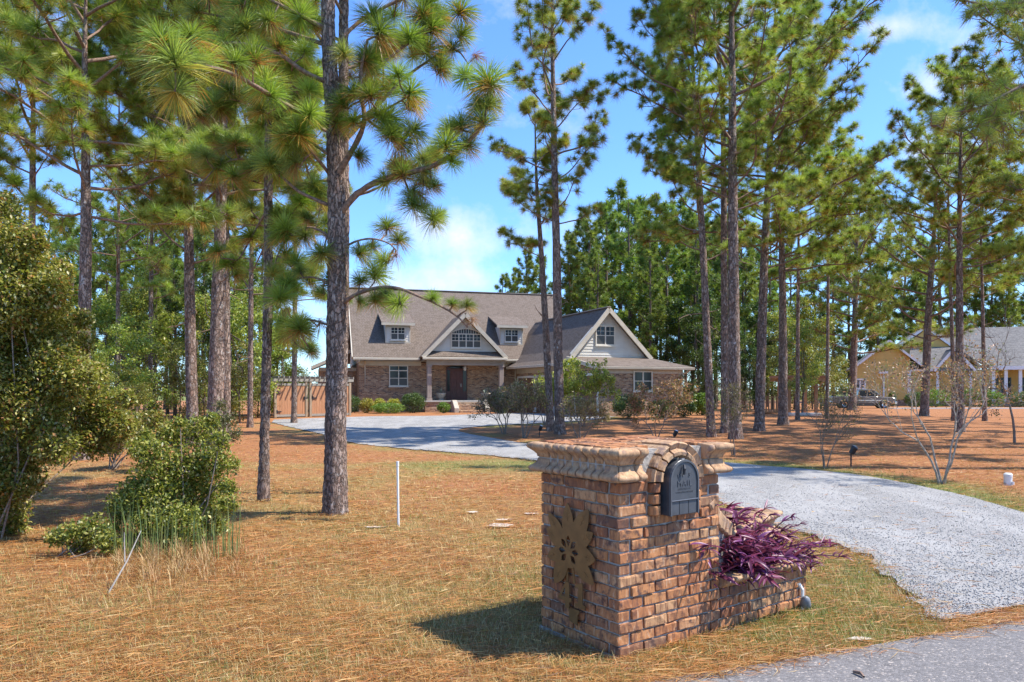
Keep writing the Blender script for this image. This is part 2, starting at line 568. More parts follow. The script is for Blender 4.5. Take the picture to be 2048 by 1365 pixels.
M['post'] = simple('weathered_post', (0.33, 0.25, 0.165), 0.8, 0.2, 8.0, stretch=(4, 4, 0.5), bumpk=0.3)
M['greywood'] = simple('grey_wood', (0.30, 0.275, 0.23), 0.85, 0.2, 8.0, stretch=(1, 4, 4))
M['deckwood'] = simple('orange_wood', (0.31, 0.16, 0.07), 0.7, 0.2, 7.0, stretch=(4, 4, 0.5))
M['white'] = simple('white_paint', (0.78, 0.77, 0.73), 0.5, 0.05, 3.0)
M['pvc'] = simple('white_plastic', (0.80, 0.78, 0.70), 0.4, 0.06, 9.0)
M['yellow'] = simple('yellow_siding', (0.66, 0.44, 0.12), 0.65, 0.05, 2.0, objvar=0.10)
M['concrete'] = simple('concrete', (0.50, 0.47, 0.42), 0.9, 0.12, 5.0, bumpk=0.3)
M['soil'] = simple('planter_soil', (0.055, 0.038, 0.028), 0.95, 0.4, 40.0, bumpk=0.8)
M['bronze'] = simple('bronze_paint', (0.175, 0.088, 0.026), 0.45, 0.2, 14.0, metal=0.1, spec=0.5)
M['mailbox'] = simple('grey_mailbox_metal', (0.062, 0.064, 0.068), 0.42, 0.16, 18.0, spec=0.5)
M['mailbox_hi'] = simple('mailbox_letter_metal', (0.078, 0.080, 0.084), 0.36, 0.08, 30.0, spec=0.5)
M['truck'] = simple('pewter_paint', (0.17, 0.148, 0.125), 0.28, 0.06, 2.0, metal=0.4, spec=0.6)
M['chrome'] = simple('chrome', (0.60, 0.60, 0.60), 0.18, 0.05, 3.0, metal=1.0)
M['tyre'] = simple('tyre_rubber', (0.022, 0.022, 0.022), 0.85, 0.2, 9.0)
M['lamp'] = simple('headlamp_lens', (0.62, 0.62, 0.60), 0.15, 0.05, 3.0, spec=0.8)
M['greymetal'] = simple('grey_fixture_metal', (0.20, 0.20, 0.205), 0.5, 0.1, 12.0)
M['dry'] = simple('dead_twig', (0.34, 0.30, 0.25), 0.85, 0.25, 20.0)
M['petal_pink'] = simple('pink_bloom', (0.55, 0.05, 0.11), 0.6, 0.1, 10.0)
M['sand'] = simple('white_sand', (0.60, 0.53, 0.45), 0.95, 0.2, 25.0, bumpk=0.8)


def ground_mat():
    m, nt, b, out = new_mat('ground_cover')
    g = coords(nt, 'Object')
    zone = nd(nt, 'ShaderNodeAttribute', attribute_name='Col').outputs['Color']
    zs = nd(nt, 'ShaderNodeSeparateColor', {0: zone}).outputs
    big = noise_tex(nt, g, 0.55, 5.0, 0.6)
    mid = noise_tex(nt, g, 4.0, 6.0, 0.65)
    fine = noise_tex(nt, nd(nt, 'ShaderNodeMapping', {'Vector': g, 'Scale': (0.35, 1.0, 1.0), 'Rotation': (0, 0, 0.25)}).outputs[0], 60.0, 5.0, 0.75, 0.4)
    straw = ramp(nt, fine, [(0.28, (0.12, 0.05, 0.025)), (0.45, (0.34, 0.145, 0.06)), (0.6, (0.46, 0.21, 0.088)), (0.78, (0.54, 0.33, 0.17))])
    straw = mixc(nt, ramp(nt, mid, [(0.4, 0), (0.7, 0.5)]), straw, (0.23, 0.105, 0.05))
    grass = ramp(nt, fine, [(0.28, (0.10, 0.085, 0.03)), (0.48, (0.30, 0.20, 0.075)), (0.62, (0.42, 0.28, 0.11)), (0.8, (0.52, 0.40, 0.20))])
    green = ramp(nt, fine, [(0.3, (0.05, 0.07, 0.015)), (0.55, (0.17, 0.20, 0.05)), (0.8, (0.34, 0.33, 0.11))])
    grass = mixc(nt, ramp(nt, mth(nt, 'ADD', mth(nt, 'MULTIPLY', mid, 0.6), mth(nt, 'MULTIPLY', zs[1], 0.6)), [(0.5, 0), (0.75, 0.9)]), grass, green)
    fac = ramp(nt, mth(nt, 'ADD', mth(nt, 'MULTIPLY', mth(nt, 'SUBTRACT', big, 0.5), 1.2), mth(nt, 'ADD', mth(nt, 'MULTIPLY', mth(nt, 'SUBTRACT', mid, 0.5), 0.8), zs[0])), [(0.3, 0), (0.7, 1)])
    c = mixc(nt, fac, grass, straw)
    setin(nt, b, Base_Color=c, Roughness=0.95, Specular_IOR_Level=0.15)
    bump(nt, b, mth(nt, 'ADD', fine, mth(nt, 'MULTIPLY', mid, 1.5)), 0.9, 0.03)
    return m


def gravel_mat():
    m, nt, b, out = new_mat('gravel')
    g = coords(nt, 'Object')
    vo = nd(nt, 'ShaderNodeTexVoronoi', {'Vector': g, 'Scale': 135.0, 'Randomness': 1.0})
    r = nd(nt, 'ShaderNodeSeparateColor', {0: vo.outputs['Color']}).outputs[0]
    big = noise_tex(nt, nd(nt, 'ShaderNodeMapping', {'Vector': g, 'Scale': (1.0, 0.35, 1.0), 'Rotation': (0, 0, -0.55)}).outputs[0], 1.7, 5.0, 0.65, 0.5)
    tr = noise_tex(nt, g, 14.0, 4.0, 0.7)
    c = ramp(nt, r, [(0.0, (0.11, 0.104, 0.095)), (0.2, (0.205, 0.194, 0.178)), (0.5, (0.32, 0.304, 0.28)), (0.8, (0.405, 0.386, 0.357)), (1.0, (0.50, 0.478, 0.443))])
    c = mixc(nt, ramp(nt, vo.outputs['Distance'], [(0.45, 0), (0.85, 0.7)]), c, (0.10, 0.10, 0.10))
    c = mixc(nt, ramp(nt, big, [(0.42, 0), (0.62, 0.55)]), c, (0.425, 0.405, 0.375))
    c = mixc(nt, ramp(nt, tr, [(0.55, 0), (0.75, 0.35)]), c, (0.17, 0.166, 0.158))
    setin(nt, b, Base_Color=c, Roughness=0.9, Specular_IOR_Level=0.25)
    bump(nt, b, mth(nt, 'SUBTRACT', 1.0, vo.outputs['Distance']), 0.7, 0.007)
    return m


def asphalt_mat():
    m, nt, b, out = new_mat('asphalt')
    g = coords(nt, 'Object')
    vo = nd(nt, 'ShaderNodeTexVoronoi', {'Vector': g, 'Scale': 95.0})
    r = nd(nt, 'ShaderNodeSeparateColor', {0: vo.outputs['Color']}).outputs[0]
    big = noise_tex(nt, g, 2.0, 5.0, 0.65)
    c = ramp(nt, r, [(0.0, (0.105, 0.097, 0.092)), (0.6, (0.175, 0.162, 0.152)), (0.92, (0.23, 0.212, 0.20)), (0.965, (0.40, 0.34, 0.28)), (1.0, (0.44, 0.38, 0.32))])
    c = mixc(nt, ramp(nt, big, [(0.35, 0), (0.7, 0.4)]), c, (0.22, 0.205, 0.195))
    setin(nt, b, Base_Color=c, Roughness=0.9, Specular_IOR_Level=0.25)
    bump(nt, b, mth(nt, 'SUBTRACT', 1.0, vo.outputs['Distance']), 0.6, 0.006)
    return m


M['ground'] = ground_mat()
M['gravel'] = gravel_mat()
M['asphalt'] = asphalt_mat()
# ------------------------------------------------------------------ ground, road, driveway
def smooth_line(P, step=0.6, jit=0.0, rng=None):
    P = [Vector((p[0], p[1], 0)) for p in P]
    out = []
    for i in range(len(P) - 1):
        p0, p1, p2, p3 = P[max(i - 1, 0)], P[i], P[i + 1], P[min(i + 2, len(P) - 1)]
        n = max(2, int((p2 - p1).length / step))
        for k in range(n):
            t = k / n
            q = 0.5 * ((2 * p1) + (p2 - p0) * t + (2 * p0 - 5 * p1 + 4 * p2 - p3) * t * t + (3 * p1 - p0 - 3 * p2 + p3) * t ** 3)
            out.append(q)
    out.append(P[-1])
    if jit:
        out = [q + Vector((rng.normal(0, jit), rng.normal(0, jit), 0)) for q in out]
    return [(q.x, q.y) for q in out]


rng0 = np.random.default_rng(5)
E1px = [(1930, 1252), (1858, 1236), (1832, 1196), (1775, 1150), (1735, 1112), (1680, 1092), (1600, 1068), (1548, 1052)]
E1 = [gp(*p) for p in E1px] + [Vector((2.85, 10.4, 0)), Vector((2.25, 12.6, 0)), Vector((1.45, 14.6, 0))] + [gp(*p) for p in
      [(1060, 920), (900, 905), (800, 897), (700, 885), (640, 868), (592, 857), (545, 846)]]
E1[0] = Vector((2.95, 5.02, 0))
E2 = [gp(*p) for p in [(2300, 1110), (2048, 1027), (1900, 986), (1750, 956), (1620, 940), (1500, 930)]] + [Vector((3.3, 17.3, 0)), Vector((1.75, 19.3, 0))] + \
     [gp(*p) for p in [(1060, 889), (980, 876), (932, 867), (918, 861), (935, 856), (1000, 851), (1100, 846), (1180, 841), (1230, 834)]]
road_y = lambda x: 3.58 + 0.40 * x
LINE1 = smooth_line(E1, 0.10, 0.045, rng0)
LINE2 = smooth_line(E2, 0.3, 0.02, rng0)
FARSIDE = smooth_line([gp(1230, 831), gp(1150, 829), gp(1030, 827), gp(960, 828.5), gp(880, 832), (gp(760, 833)), gp(690, 835), gp(655, 836), gp(600, 838), gp(548, 840)], 0.5)
DRIVE = ([(p[0], p[1]) for p in LINE1] + FARSIDE[::-1] + LINE2[::-1] + [(7.4, 6.85), (6.3, 6.38), (5.2, 5.98), (4.1, 5.50), (3.5, 5.24)])


def in_poly(X, Y, poly):
    inside = np.zeros(X.shape, dtype=bool)
    n = len(poly)
    for i in range(n):
        x1, y1 = poly[i]
        x2, y2 = poly[(i + 1) % n]
        if y1 == y2: continue
        c = ((y1 > Y) != (y2 > Y)) & (X < (x2 - x1) * (Y - y1) / (y2 - y1) + x1)
        inside ^= c
    return inside


def dist_line(X, Y, line):
    d = np.full(X.shape, 1e9)
    for i in range(len(line) - 1):
        x1, y1 = line[i]
        x2, y2 = line[i + 1]
        dx, dy = x2 - x1, y2 - y1
        t = np.clip(((X - x1) * dx + (Y - y1) * dy) / (dx * dx + dy * dy + 1e-9), 0, 1)
        d = np.minimum(d, np.hypot(X - x1 - t * dx, Y - y1 - t * dy))
    return d


def zones(X, Y):
    """permanent ground cover: share of pine straw (r) and how green the grass is (g)"""
    d1 = dist_line(X, Y, LINE1[::4])
    d2 = dist_line(X, Y, LINE2[::4])
    edge = np.minimum(d1, d2)
    side = X > np.interp(Y, [4, 9, 13, 15, 20, 25, 30], [2.5, 4.5, 4.5, 4.2, 1.2, -.8, -1.5])   # the lawn right of the drive
    straw = np.where(side, 1.05, 0.54 + 0.12 * np.sin(X * 0.9 + 1.7 * np.sin(Y * 0.7)))
    straw = np.where(~side & (Y > 16), 0.8, straw)
    straw = np.where(~side & (Y < 6.2), straw - 0.20, straw)
    straw = straw - np.where(side, 0.85 * np.exp(-(d2 / 1.3) ** 2), 0.35 * np.exp(-(d1 / 1.2) ** 2))
    near = np.hypot(X - 1.6, Y - 5.2)
    straw = straw - 0.45 * np.exp(-(near / 1.3) ** 2) + np.where(Y > 38, 0.2, 0)
    straw = straw - 0.5 * np.exp(-((X + 1.0) / 2.5) ** 2 - ((Y - 15.3) / 1.0) ** 2)
    green = 0.35 + 0.35 * np.exp(-(near / 1.1) ** 2) + 0.3 * np.exp(-(edge / 0.7) ** 2) + 0.25 * np.exp(-((X + 1.0) / 2.5) ** 2 - ((Y - 15.3) / 1.0) ** 2)
    green = np.where(Y > 110, 1.1, green)
    straw = np.where(Y > 110, -0.3, straw)
    green = np.where(side & (d2 < 1.6) & (X > 5), green + 0.25, green)
    return straw, green


ys = np.concatenate([np.linspace(-12, 2, 8), np.linspace(2.6, 24, 72), np.linspace(25, 60, 50), np.geomspace(64, 900, 22)])
fx = np.concatenate([-np.geomspace(2.6, 40, 24)[::-1], np.linspace(-2.45, 2.45, 40), np.geomspace(2.6, 40, 24)])
V, Cc = [], []
for y in ys:
    xs = fx * max(4.0, y * 0.42)
    st, gr = zones(xs, np.full_like(xs, y))
    zz = gha(np.full_like(xs, y)) + 0.012 * np.sin(xs * 1.7 + y) * np.sin(y * 1.3) * (1 if y < 60 else 0) - 0.012
    V.append(np.stack([xs, np.full_like(xs, y), zz], 1))
    Cc.append(np.stack([np.clip(st, 0, 1.2), np.clip(gr, 0, 1.2), np.zeros_like(xs)], 1))
nx = len(fx)
ii = np.arange(len(ys) - 1)[:, None] * nx
jj = np.arange(nx - 1)[None, :]
Q = np.stack([ii + jj, ii + jj + 1, ii + nx + jj + 1, ii + nx + jj], -1).reshape(-1, 4)
tag(mob('ground', mesh_np('ground', np.concatenate(V), Q, np.concatenate(Cc), True), M['ground']), 'orange pine straw and dry grass covering the lawn', kind='structure')


def flat_sheet(name, poly, mat, lift, label, grid=1.2):
    xs, ys_ = [p[0] for p in poly], [p[1] for p in poly]
    GX, GY = np.meshgrid(np.arange(min(xs), max(xs), grid), np.arange(min(ys_), max(ys_), grid))
    GX, GY = GX.ravel(), GY.ravel()
    k = in_poly(GX, GY, poly) & (dist_line(GX, GY, poly + poly[:1]) > grid * 0.3)
    vs = [Vector(p) for p in poly] + [Vector((a, b)) for a, b in zip(GX[k], GY[k])]
    n = len(poly)
    r = delaunay_2d_cdt(vs, [], [list(range(n))], 1, 1e-4)
    me = bpy.data.meshes.new(name)
    me.from_pydata([(v.x, v.y, gh(v.y) + lift) for v in r[0]], [], [f for f in r[2]])
    if me.polygons and me.polygons[0].normal.z < 0: me.flip_normals()
    return tag(mob(name, me, mat), label, kind='structure')


flat_sheet('driveway', DRIVE, M['gravel'], 0.010, 'pale grey gravel driveway curving up to the house')
rl = smooth_line([(x, road_y(x) + 0.02 * math.sin(x * 2.1)) for x in np.linspace(-60, 70, 90)], 0.5, 0.012, rng0)
flat_sheet('road', rl + [(72, -30), (-60, -60)], M['asphalt'], 0.016, 'grey asphalt road edge', 4.0)


def blob(cx, cy, rx, ry, rng, n=22):
    return [(cx + rx * (1 + rng.normal(0, .2)) * math.cos(a), cy + ry * (1 + rng.normal(0, .2)) * math.sin(a)) for a in np.linspace(0, 2 * PI, n, endpoint=False)]


for (px, py, rx, ry) in ((1000, 1051, 0.13, 0.10), (1010, 1040, 0.10, 0.05), (945, 1025, 0.06, 0.05), (748, 1055, 0.12, 0.04), (1062, 1028, 0.09, 0.04), (1722, 1279, 0.07, 0.03)):
    q = gp(px, py)
    flat_sheet('sand_patch', blob(q.x, q.y, rx, ry, rng0), M['sand'], 0.006, 'bare patch of white sand showing through the straw', 0.05)
# ------------------------------------------------------------------ the brick house
FM = Frame((718 - 1024) / F * 47, 47, 15.5)
FW = Frame((1203 - 1024) / F * 38.7, 38.7, 22)
house = empty('brick_house', (FM.x, FM.y, 0), FM.a, 'large brick house with brown shingle roof, gabled porch and garage wing beyond the gravel drive', 'house')
_d = (FW.x - FM.x, FW.y - FM.y)
WLOC = (_d[0] * FM.c + _d[1] * FM.s, -_d[0] * FM.s + _d[1] * FM.c, 0)
WROT = (0, 0, FW.a - FM.a)
KM = {}
KW = {'loc': WLOC, 'rot': WROT}


def window(parent, name, w, h, units, mat=None, transom=0.0, cols=2, rows=2, grid=True, loc=(0, 0, 0), rot=(0, 0, 0), glass=None, arch=0.0, frame_w=0.06):
    """facing -y, lower left outer corner at the origin; frame with a pane and glazing bars as sub-parts"""
    mat = mat or M['winframe']
    glass = glass or M['glass']
    b = MB()
    fw = frame_w
    b.box(0, fw, -0.06, 0, 0, h).box(w - fw, w, -0.06, 0, 0, h).box(fw, w - fw, -0.06, 0, 0, fw)
    b.box(-0.03, w + 0.03, -0.09, 0, -0.06, -0.002)
    if arch:
        n = 12
        top, inn = [], []
        for k in range(n + 1):
            t = k / n * 2 - 1
            z = h + arch * (1 - t * t)
            top.append(((t + 1) / 2 * w, z)); inn.append((fw + (t + 1) / 2 * (w - 2 * fw), z - fw))
        for k in range(n):
            b.prism([inn[k], inn[k + 1], top[k + 1], top[k]], 0, 'y', -0.06)
    else:
        b.box(fw, w - fw, -0.06, 0, h - fw, h)
    hz = h - fw
    zt = h
    if transom:
        zt = h - transom
        b.box(fw, w - fw, -0.058, 0, zt - fw / 2, zt + fw / 2)
    uw = (w - fw) / units
    for k in range(1, units):
        b.box(k * uw, k * uw + fw, -0.059, 0, fw, (zt - fw / 2) if transom else h - fw)
    f = mob(name, b.mesh(name, 0, recalc=True), mat, parent, loc, rot)
    top_z = (zt - fw / 2) if transom else h - fw
    for k in range(units):
        x0, x1 = k * uw + fw, (k + 1) * uw
        zm = fw + (top_z - fw) * 0.5
        box('pane', glass, f, x0, x1, -0.025, -0.012, zm + 0.02, top_z)
        box('pane', M['blind'] if grid else glass, f, x0, x1, -0.028, -0.012, fw, zm - 0.02)
        mb = MB().box(x0, x1, -0.045, -0.010, zm - 0.02, zm + 0.02)
        if grid:
            for c in range(1, cols):
                xc = x0 + (x1 - x0) * c / cols
                mb.box(xc - 0.01, xc + 0.01, -0.04, -0.027, zm + 0.02, top_z)
            for r_ in range(1, rows):
                zc = zm + (top_z - zm) * r_ / rows
                mb.box(x0, x1, -0.038, -0.029, zc - 0.01, zc + 0.01)
        mb.build('glazing_bar', mat, f)
    if transom or arch:
        if arch:
            n = 12
            poly = [(fw, zt + fw / 2)] + [(w - fw, zt + fw / 2)]
            poly += [(fw + (w - 2 * fw) * (1 - k / n), h - fw + arch * (1 - (1 - 2 * k / n) ** 2)) for k in range(n + 1)]
            MB().prism(poly, -0.012, 'y', -0.025).build('transom_pane', glass, f)
        else:
            for k in range(units):
                box('transom_pane', glass, f, k * uw + fw, (k + 1) * uw, -0.025, -0.012, zt + fw / 2, h - fw)
        mb = MB()
        nb = units * 3 if arch else units
        for k in range(1, nb):
            xc = fw / 2 + (w - fw) * k / nb
            t = xc / w * 2 - 1
            mb.box(xc - 0.012, xc + 0.012, -0.04, -0.027, zt + fw / 2, h - fw + (arch * (1 - t * t) if arch else 0))
        mb.build('glazing_bar', mat, f)
    return f


def siding(parent, left, right, z0, z1, y, step=0.17, mat=None, loc=(0, 0, 0), rot=(0, 0, 0), name='siding_board', axis='y', holes=()):
    """lap boards facing -y (axis y) or -x (axis x) between two height-dependent edges"""
    z = z0
    while z < z1 - 0.02:
        zt = min(z + step, z1)
        spans = [((left(z), right(z)), (left(zt), right(zt)))]
        for hx0, hx1, hz0, hz1 in holes:
            if zt > hz0 + 0.03 and z < hz1 - 0.03:
                new = []
                for (a, b_), (c, d) in spans:
                    if a < hx0 < b_: new.append(((a, hx0), (c if c < hx0 else hx0 - 0.01, hx0)))
                    if a < hx1 < b_: new.append(((hx1, b_), (hx1, d if d > hx1 else hx1 + 0.01)))
                spans = new
        for (a, b_), (c, d) in spans:
            if b_ - a < 0.03: continue
            if d < c: c = d = (c + d) / 2
            P = [(a, -0.030, z), (b_, -0.030, z), (d, -0.010, zt), (c, -0.010, zt), (a, 0, z), (b_, 0, z), (d, 0, zt), (c, 0, zt)]
            P = [(p[0], y + p[1], p[2]) if axis == 'y' else (y + p[1], -p[0], p[2]) for p in P]
            mb = MB().add(P, [(0, 1, 2, 3), (4, 7, 6, 5), (0, 4, 5, 1), (3, 2, 6, 7), (0, 3, 7, 4), (1, 5, 6, 2)])
            mb.build(name, mat or M['siding'], parent, loc=loc, rot=rot)
        z = zt + 0.004


hb = house
# ---- main body
ZE, VE, KR = 3.60, -0.60, 0.935
roofz = lambda v: ZE + KR * (v - VE)
ZR = roofz(4.8)
box('wall', M['hbrick'], hb, 0, 11.4, 0, 9.6, 0.0, 3.28)
box('wall', M['hbrick'], hb, 11.4, 14.2, 1.2, 9.6, 0.0, 3.28)
box('frieze_board', M['trim'], hb, -0.02, 3.95, -0.03, 0.0, 3.10, 3.36)
box('frieze_board', M['trim'], hb, 8.98, 11.0, -0.03, 0.0, 3.10, 3.36)
box('soffit', M['soffit'], hb, -0.35, 14.3, -0.55, 0.0, 3.365, 3.40)
MB().slab([(-0.4, VE, ZE), (14.57, VE, ZE), (14.57, 4.8, ZR), (-0.4, 4.8, ZR)], 0.12).build('roof', M['shingle'], hb)
MB().slab([(-0.4, 4.802, ZR), (14.57, 4.802, ZR), (14.57, 10.2, ZE), (-0.4, 10.2, ZE)], 0.12).build('roof', M['shingle'], hb)
MB().bar((-0.41, 4.8, ZR + 0.02), (14.58, 4.8, ZR + 0.02), 0.26, 0.05).build('ridge_cap', M['trim_dark'], hb)
MB().box(-0.42, 3.80, VE - 0.10, VE - 0.005, ZE - 0.17, ZE - 0.02).build('gutter', M['trim'], hb, 0.02)
MB().box(9.18, 11.0, VE - 0.10, VE - 0.005, ZE - 0.17, ZE - 0.02).build('gutter', M['trim'], hb, 0.02)
MB().bar((-0.46, VE, ZE - 0.06), (-0.46, 4.8, ZR - 0.06), 0.06, 0.22).build('rake_board', M['trim'], hb)
MB().tube([(0.37, VE - 0.03, 3.40), (0.37, -0.25, 3.25), (0.37, -0.07, 3.1), (0.37, -0.07, 1.5), (0.37, -0.07, 0.12)], 0.05).build('downspout', M['trim'], hb)
MB().tube([(10.3, VE - 0.03, 3.40), (10.3, -0.25, 3.25), (10.3, -0.07, 3.1), (10.3, -0.07, 0.12)], 0.05).build('downspout', M['trim'], hb)
# left gable
v0, zt = FM.vz(699, 665, 0)[0], 5.9
siding(hb, lambda z: -((ZR - z) / KR + 4.8) + (0.25 if z < ZR - .5 else 0), lambda z: -(4.8 - (ZR - z) / KR) - 0.25, 3.30, ZR - 0.35, -0.0, 0.19, axis='x')
MB().prism([(0.0, 3.28), (9.6, 3.28), (4.8, ZR - 0.3)], 0.15, 'x', 0.0).build('gable_wall', M['siding'], hb)
window(hb, 'window', 1.7, 1.5, 2, loc=(-0.035, 4.6, 4.15), rot=(0, 0, -PI / 2))
# left side wing
box('wall', M['hbrick'], hb, -2.4, -0.003, 2.4, 7.2, 0.0, 3.0)
box('frieze_board', M['trim'], hb, -2.43, -0.003, 2.36, 2.398, 2.78, 3.02)
MB().slab([(-2.9, 1.9, 3.05), (-0.0, 1.9, 4.35), (-0.0, 7.6, 4.35), (-2.9, 7.6, 3.05)], 0.12).build('side_roof', M['shingle'], hb)
MB().bar((-2.9, 1.87, 2.98), (-0.0, 1.87, 4.28), 0.05, 0.2).build('rake_board', M['trim'], hb)
# ground floor window
u0, z1 = FM.uz(778, 731, 0); u1, z0 = FM.uz(816, 773, 0)
window(hb, 'window', u1 - u0, z1 - z0, 2, transom=0.34, cols=1, rows=1, loc=(u0, -0.01, z0), glass=M['glass'])
box('window_sill', M['hbrick'], hb, u0 - 0.08, u1 + 0.08, -0.09, 0, z0 - 0.15, z0 - 0.064)
# ---- dormers
for (pl, pr) in ((771, 820), (1000, 1045)):
    ua = FM.uz(pl, 686, 0.5)[0]; ub = FM.uz(pr, 686, 0.5)[0]
    vf, zb, ztp = 0.5, 4.60, 5.85
    vb = (ztp - ZE) / KR + VE
    mb = MB()
    mb.prism([(vf, zb - 0.12), (vf, ztp), (vb + 0.1, ztp)], ub, 'x', ua)
    d = mb.build('dormer', M['siding'], hb)
    w_, h_ = 0.96, 0.86
    um = (ua + ub) / 2 - w_ / 2
    siding(d, lambda z, a=ua: a + 0.06, lambda z, b=ub: b - 0.06, zb + 0.08, ztp - 0.12, vf - 0.002, 0.155, holes=[(um - .02, um + w_ + .02, 4.78, 4.78 + h_)])
    box('corner_board', M['trim'], d, ua - 0.02, ua + 0.06, vf - 0.045, vf + 0.02, zb - 0.02, ztp - 0.02)
    box('corner_board', M['trim'], d, ub - 0.06, ub + 0.02, vf - 0.045, vf + 0.02, zb - 0.02, ztp - 0.02)
    box('apron_board', M['trim'], d, ua - 0.02, ub + 0.02, vf - 0.05, vf + 0.0, zb - 0.03, zb + 0.07)
    zr = 6.72
    vr = (zr - ZE) / KR + VE
    MB().slab([(ua - 0.28, vf - 0.32, 5.90), (ub + 0.28, vf - 0.32, 5.90), (ub + 0.28, vr, zr), (ua - 0.28, vr, zr)], 0.10).build('dormer_roof', M['shingle'], d)
    MB().box(ua - 0.29, ub + 0.29, vf - 0.36, vf - 0.322, 5.72, 5.89).build('fascia', M['trim'], d)
    window(d, 'window', w_, h_, 2, loc=(um, vf - 0.03, 4.78), frame_w=0.055)
# ---- porch
uc, hw, zp, zq, vp = 6.48, 2.72, 6.42, 3.66, -1.95
uL, uR = FM.uz(858, 727, -1.6)[0], FM.uz(1002, 727, -1.6)[0]
kp = (zp - zq) / hw
vback = (zp - ZE) / KR + VE
veb = (zq - ZE) / KR + VE
for s in (-1, 1):
    MB().slab([(uc, vp, zp), (uc, vback, zp), (uc + s * hw, veb, zq), (uc + s * hw, vp, zq)], 0.10).build('porch_roof', M['shingle'], hb)
    MB().bar((uc + s * 0.02, vp - 0.03, zp - 0.12), (uc + s * hw, vp - 0.03, zq - 0.10), 0.07, 0.24).build('rake_board', M['trim'], hb)
MB().slab([(uc - hw + 0.12, vp - 0.05, zq - 0.02), (uc + hw - 0.12, vp - 0.05, zq - 0.02), (uc + hw - 0.5, -1.52, zq + 0.34), (uc - hw + 0.5, -1.52, zq + 0.34)], 0.07).build('pent_roof', M['shingle'], hb)
MB().box(uc - hw - 0.02, uc + hw + 0.02, vp - 0.17, vp - 0.06, zq - 0.22, zq - 0.07).build('gutter', M['trim'], hb, 0.02)
MB().prism([(uc - hw + 0.15, zq - 0.1), (uc + hw - 0.15, zq - 0.1), (uc, zp - 0.22)], -1.40, 'y', -1.46).build('gable_wall', M['siding'], hb)
pu0, pz1 = FM.uz(902, 668, -1.5); pu1, pz0 = FM.uz(962, 697, -1.5)
siding(hb, lambda z: uc - (zp - 0.2 - z) / kp, lambda z: uc + (zp - 0.2 - z) / kp, zq + 0.3, zp - 0.3, -1.462, 0.17, holes=[(pu0 - .03, pu1 + .03, pz0 - .05, pz1 + .25)])
window(hb, 'window', pu1 - pu0, pz1 - pz0 + 0.12, 4, transom=0.12, arch=0.26, loc=(pu0, -1.48, pz0))
MB().box(uL - 0.16, uR + 0.16, -1.78, -1.44, 3.10, 3.42).build('porch_beam', M['trim_dark'], hb, 0.01)
box('porch_ceiling', M['soffit'], hb, uL - 0.3, uR + 0.3, -1.9, -0.005, 3.425, 3.46)
for (a, b_) in ((uL, -1.2), (uR, -1.2)):
    pass
for u in (uL, uR):
    c = MB().box(u - 0.14, u + 0.14, -1.76, -1.46, 1.05, 3.0).build('porch_column', M['column'], hb, 0.015)
    box('column_base', M['column'], c, u - 0.18, u + 0.18, -1.80, -1.42, 0.87, 1.05)
    box('column_cap', M['column'], c, u - 0.18, u + 0.18, -1.80, -1.42, 3.0, 3.098)
box('porch_base', M['hbrick'], hb, uL - 0.3, uR + 0.3, -1.95, -0.004, 0.0, 0.78)
box('porch_floor', M['concrete'], hb, uL - 0.36, uR + 0.36, -2.02, -0.006, 0.782, 0.87)
# front door
du0, du1 = FM.uz(892, 728, 0)[0], FM.uz(934, 798, 0)[0]
n = 10
arch = [(du0 + (du1 - du0) * k / n, 3.02 + 0.22 * (1 - (2 * k / n - 1) ** 2)) for k in range(n + 1)]
fd = MB().prism([(du1, 0.872), (du0, 0.872)] + arch, -0.004, 'y', -0.05).build('front_door', M['door'], hb)
l0, l1 = FM.uz(901, 737, 0)[0], FM.uz(924, 737, 0)[0]
MB().box(l0, l1, -0.085, -0.052, 0.90, 2.93).build('door_leaf', M['door'], fd, 0.006)
for r_ in range(3):
    for c in range(2):
        lw = (l1 - l0)
        x0 = l0 + lw * (0.10 + 0.42 * c)
        z0 = 1.05 + 0.62 * r_
        MB().box(x0, x0 + lw * 0.37, -0.10, -0.084, z0, z0 + 0.50).build('door_panel', M['door'], fd, 0.02)
box('sidelight_pane', M['glass'], fd, du0 + 0.06, l0 - 0.06, -0.065, -0.052, 1.45, 2.85)
box('sidelight_pane', M['glass'], fd, l1 + 0.06, du1 - 0.06, -0.065, -0.052, 1.45, 2.85)
MB().prism([(du1 - .08, 2.99), (du0 + .08, 2.99)] + [(a * 0.9 + 0.1 * (du0 + du1) / 2, b_ - 0.06) for a, b_ in arch], -0.052, 'y', -0.065).build('transom_pane', M['glass'], fd)
MB().tube([(l1 - 0.09, -0.13, 1.75), (l1 - 0.09, -0.13, 1.95)], 0.015).tube([(l1 - 0.09, -0.13, 1.77), (l1 - 0.09, -0.08, 1.77)], 0.012).build('door_handle', M['chrome'], fd)
pl = MB().lathe([(0.05, 0.25), (0.09, 0.2), (0.10, 0.0), (0.04, -0.06)], 8, (l1 + 0.05, -0.75, 2.85)).tube([(l1 + 0.05, -0.75, 3.1), (l1 + 0.05, -0.75, 3.42)], 0.012).build('porch_lantern', M['lamp'], hb)
# steps
s0, s1 = FM.uz(916, 824, -2.6)[0], FM.uz(966, 824, -2.6)[0]
for k in range(4):
    MB().box(s0, s1, -2.03 - 0.30 * (4 - k) + 0.06, -2.021 + 0.0, 0.05, 0.13 + 0.165 * (k + 1) - 0.03 * 1).build('porch_step', M['hbrick'], hb, 0.012)
for u in (s0 - 0.32, s1 + 0.02):
    MB().prism([(-2.022, 0.05), (-2.022, 0.90), (-2.35, 0.90), (-3.12, 0.42), (-3.12, 0.05)], u + 0.30, 'x', u).build('step_cheek', M['cast'], hb, 0.015)

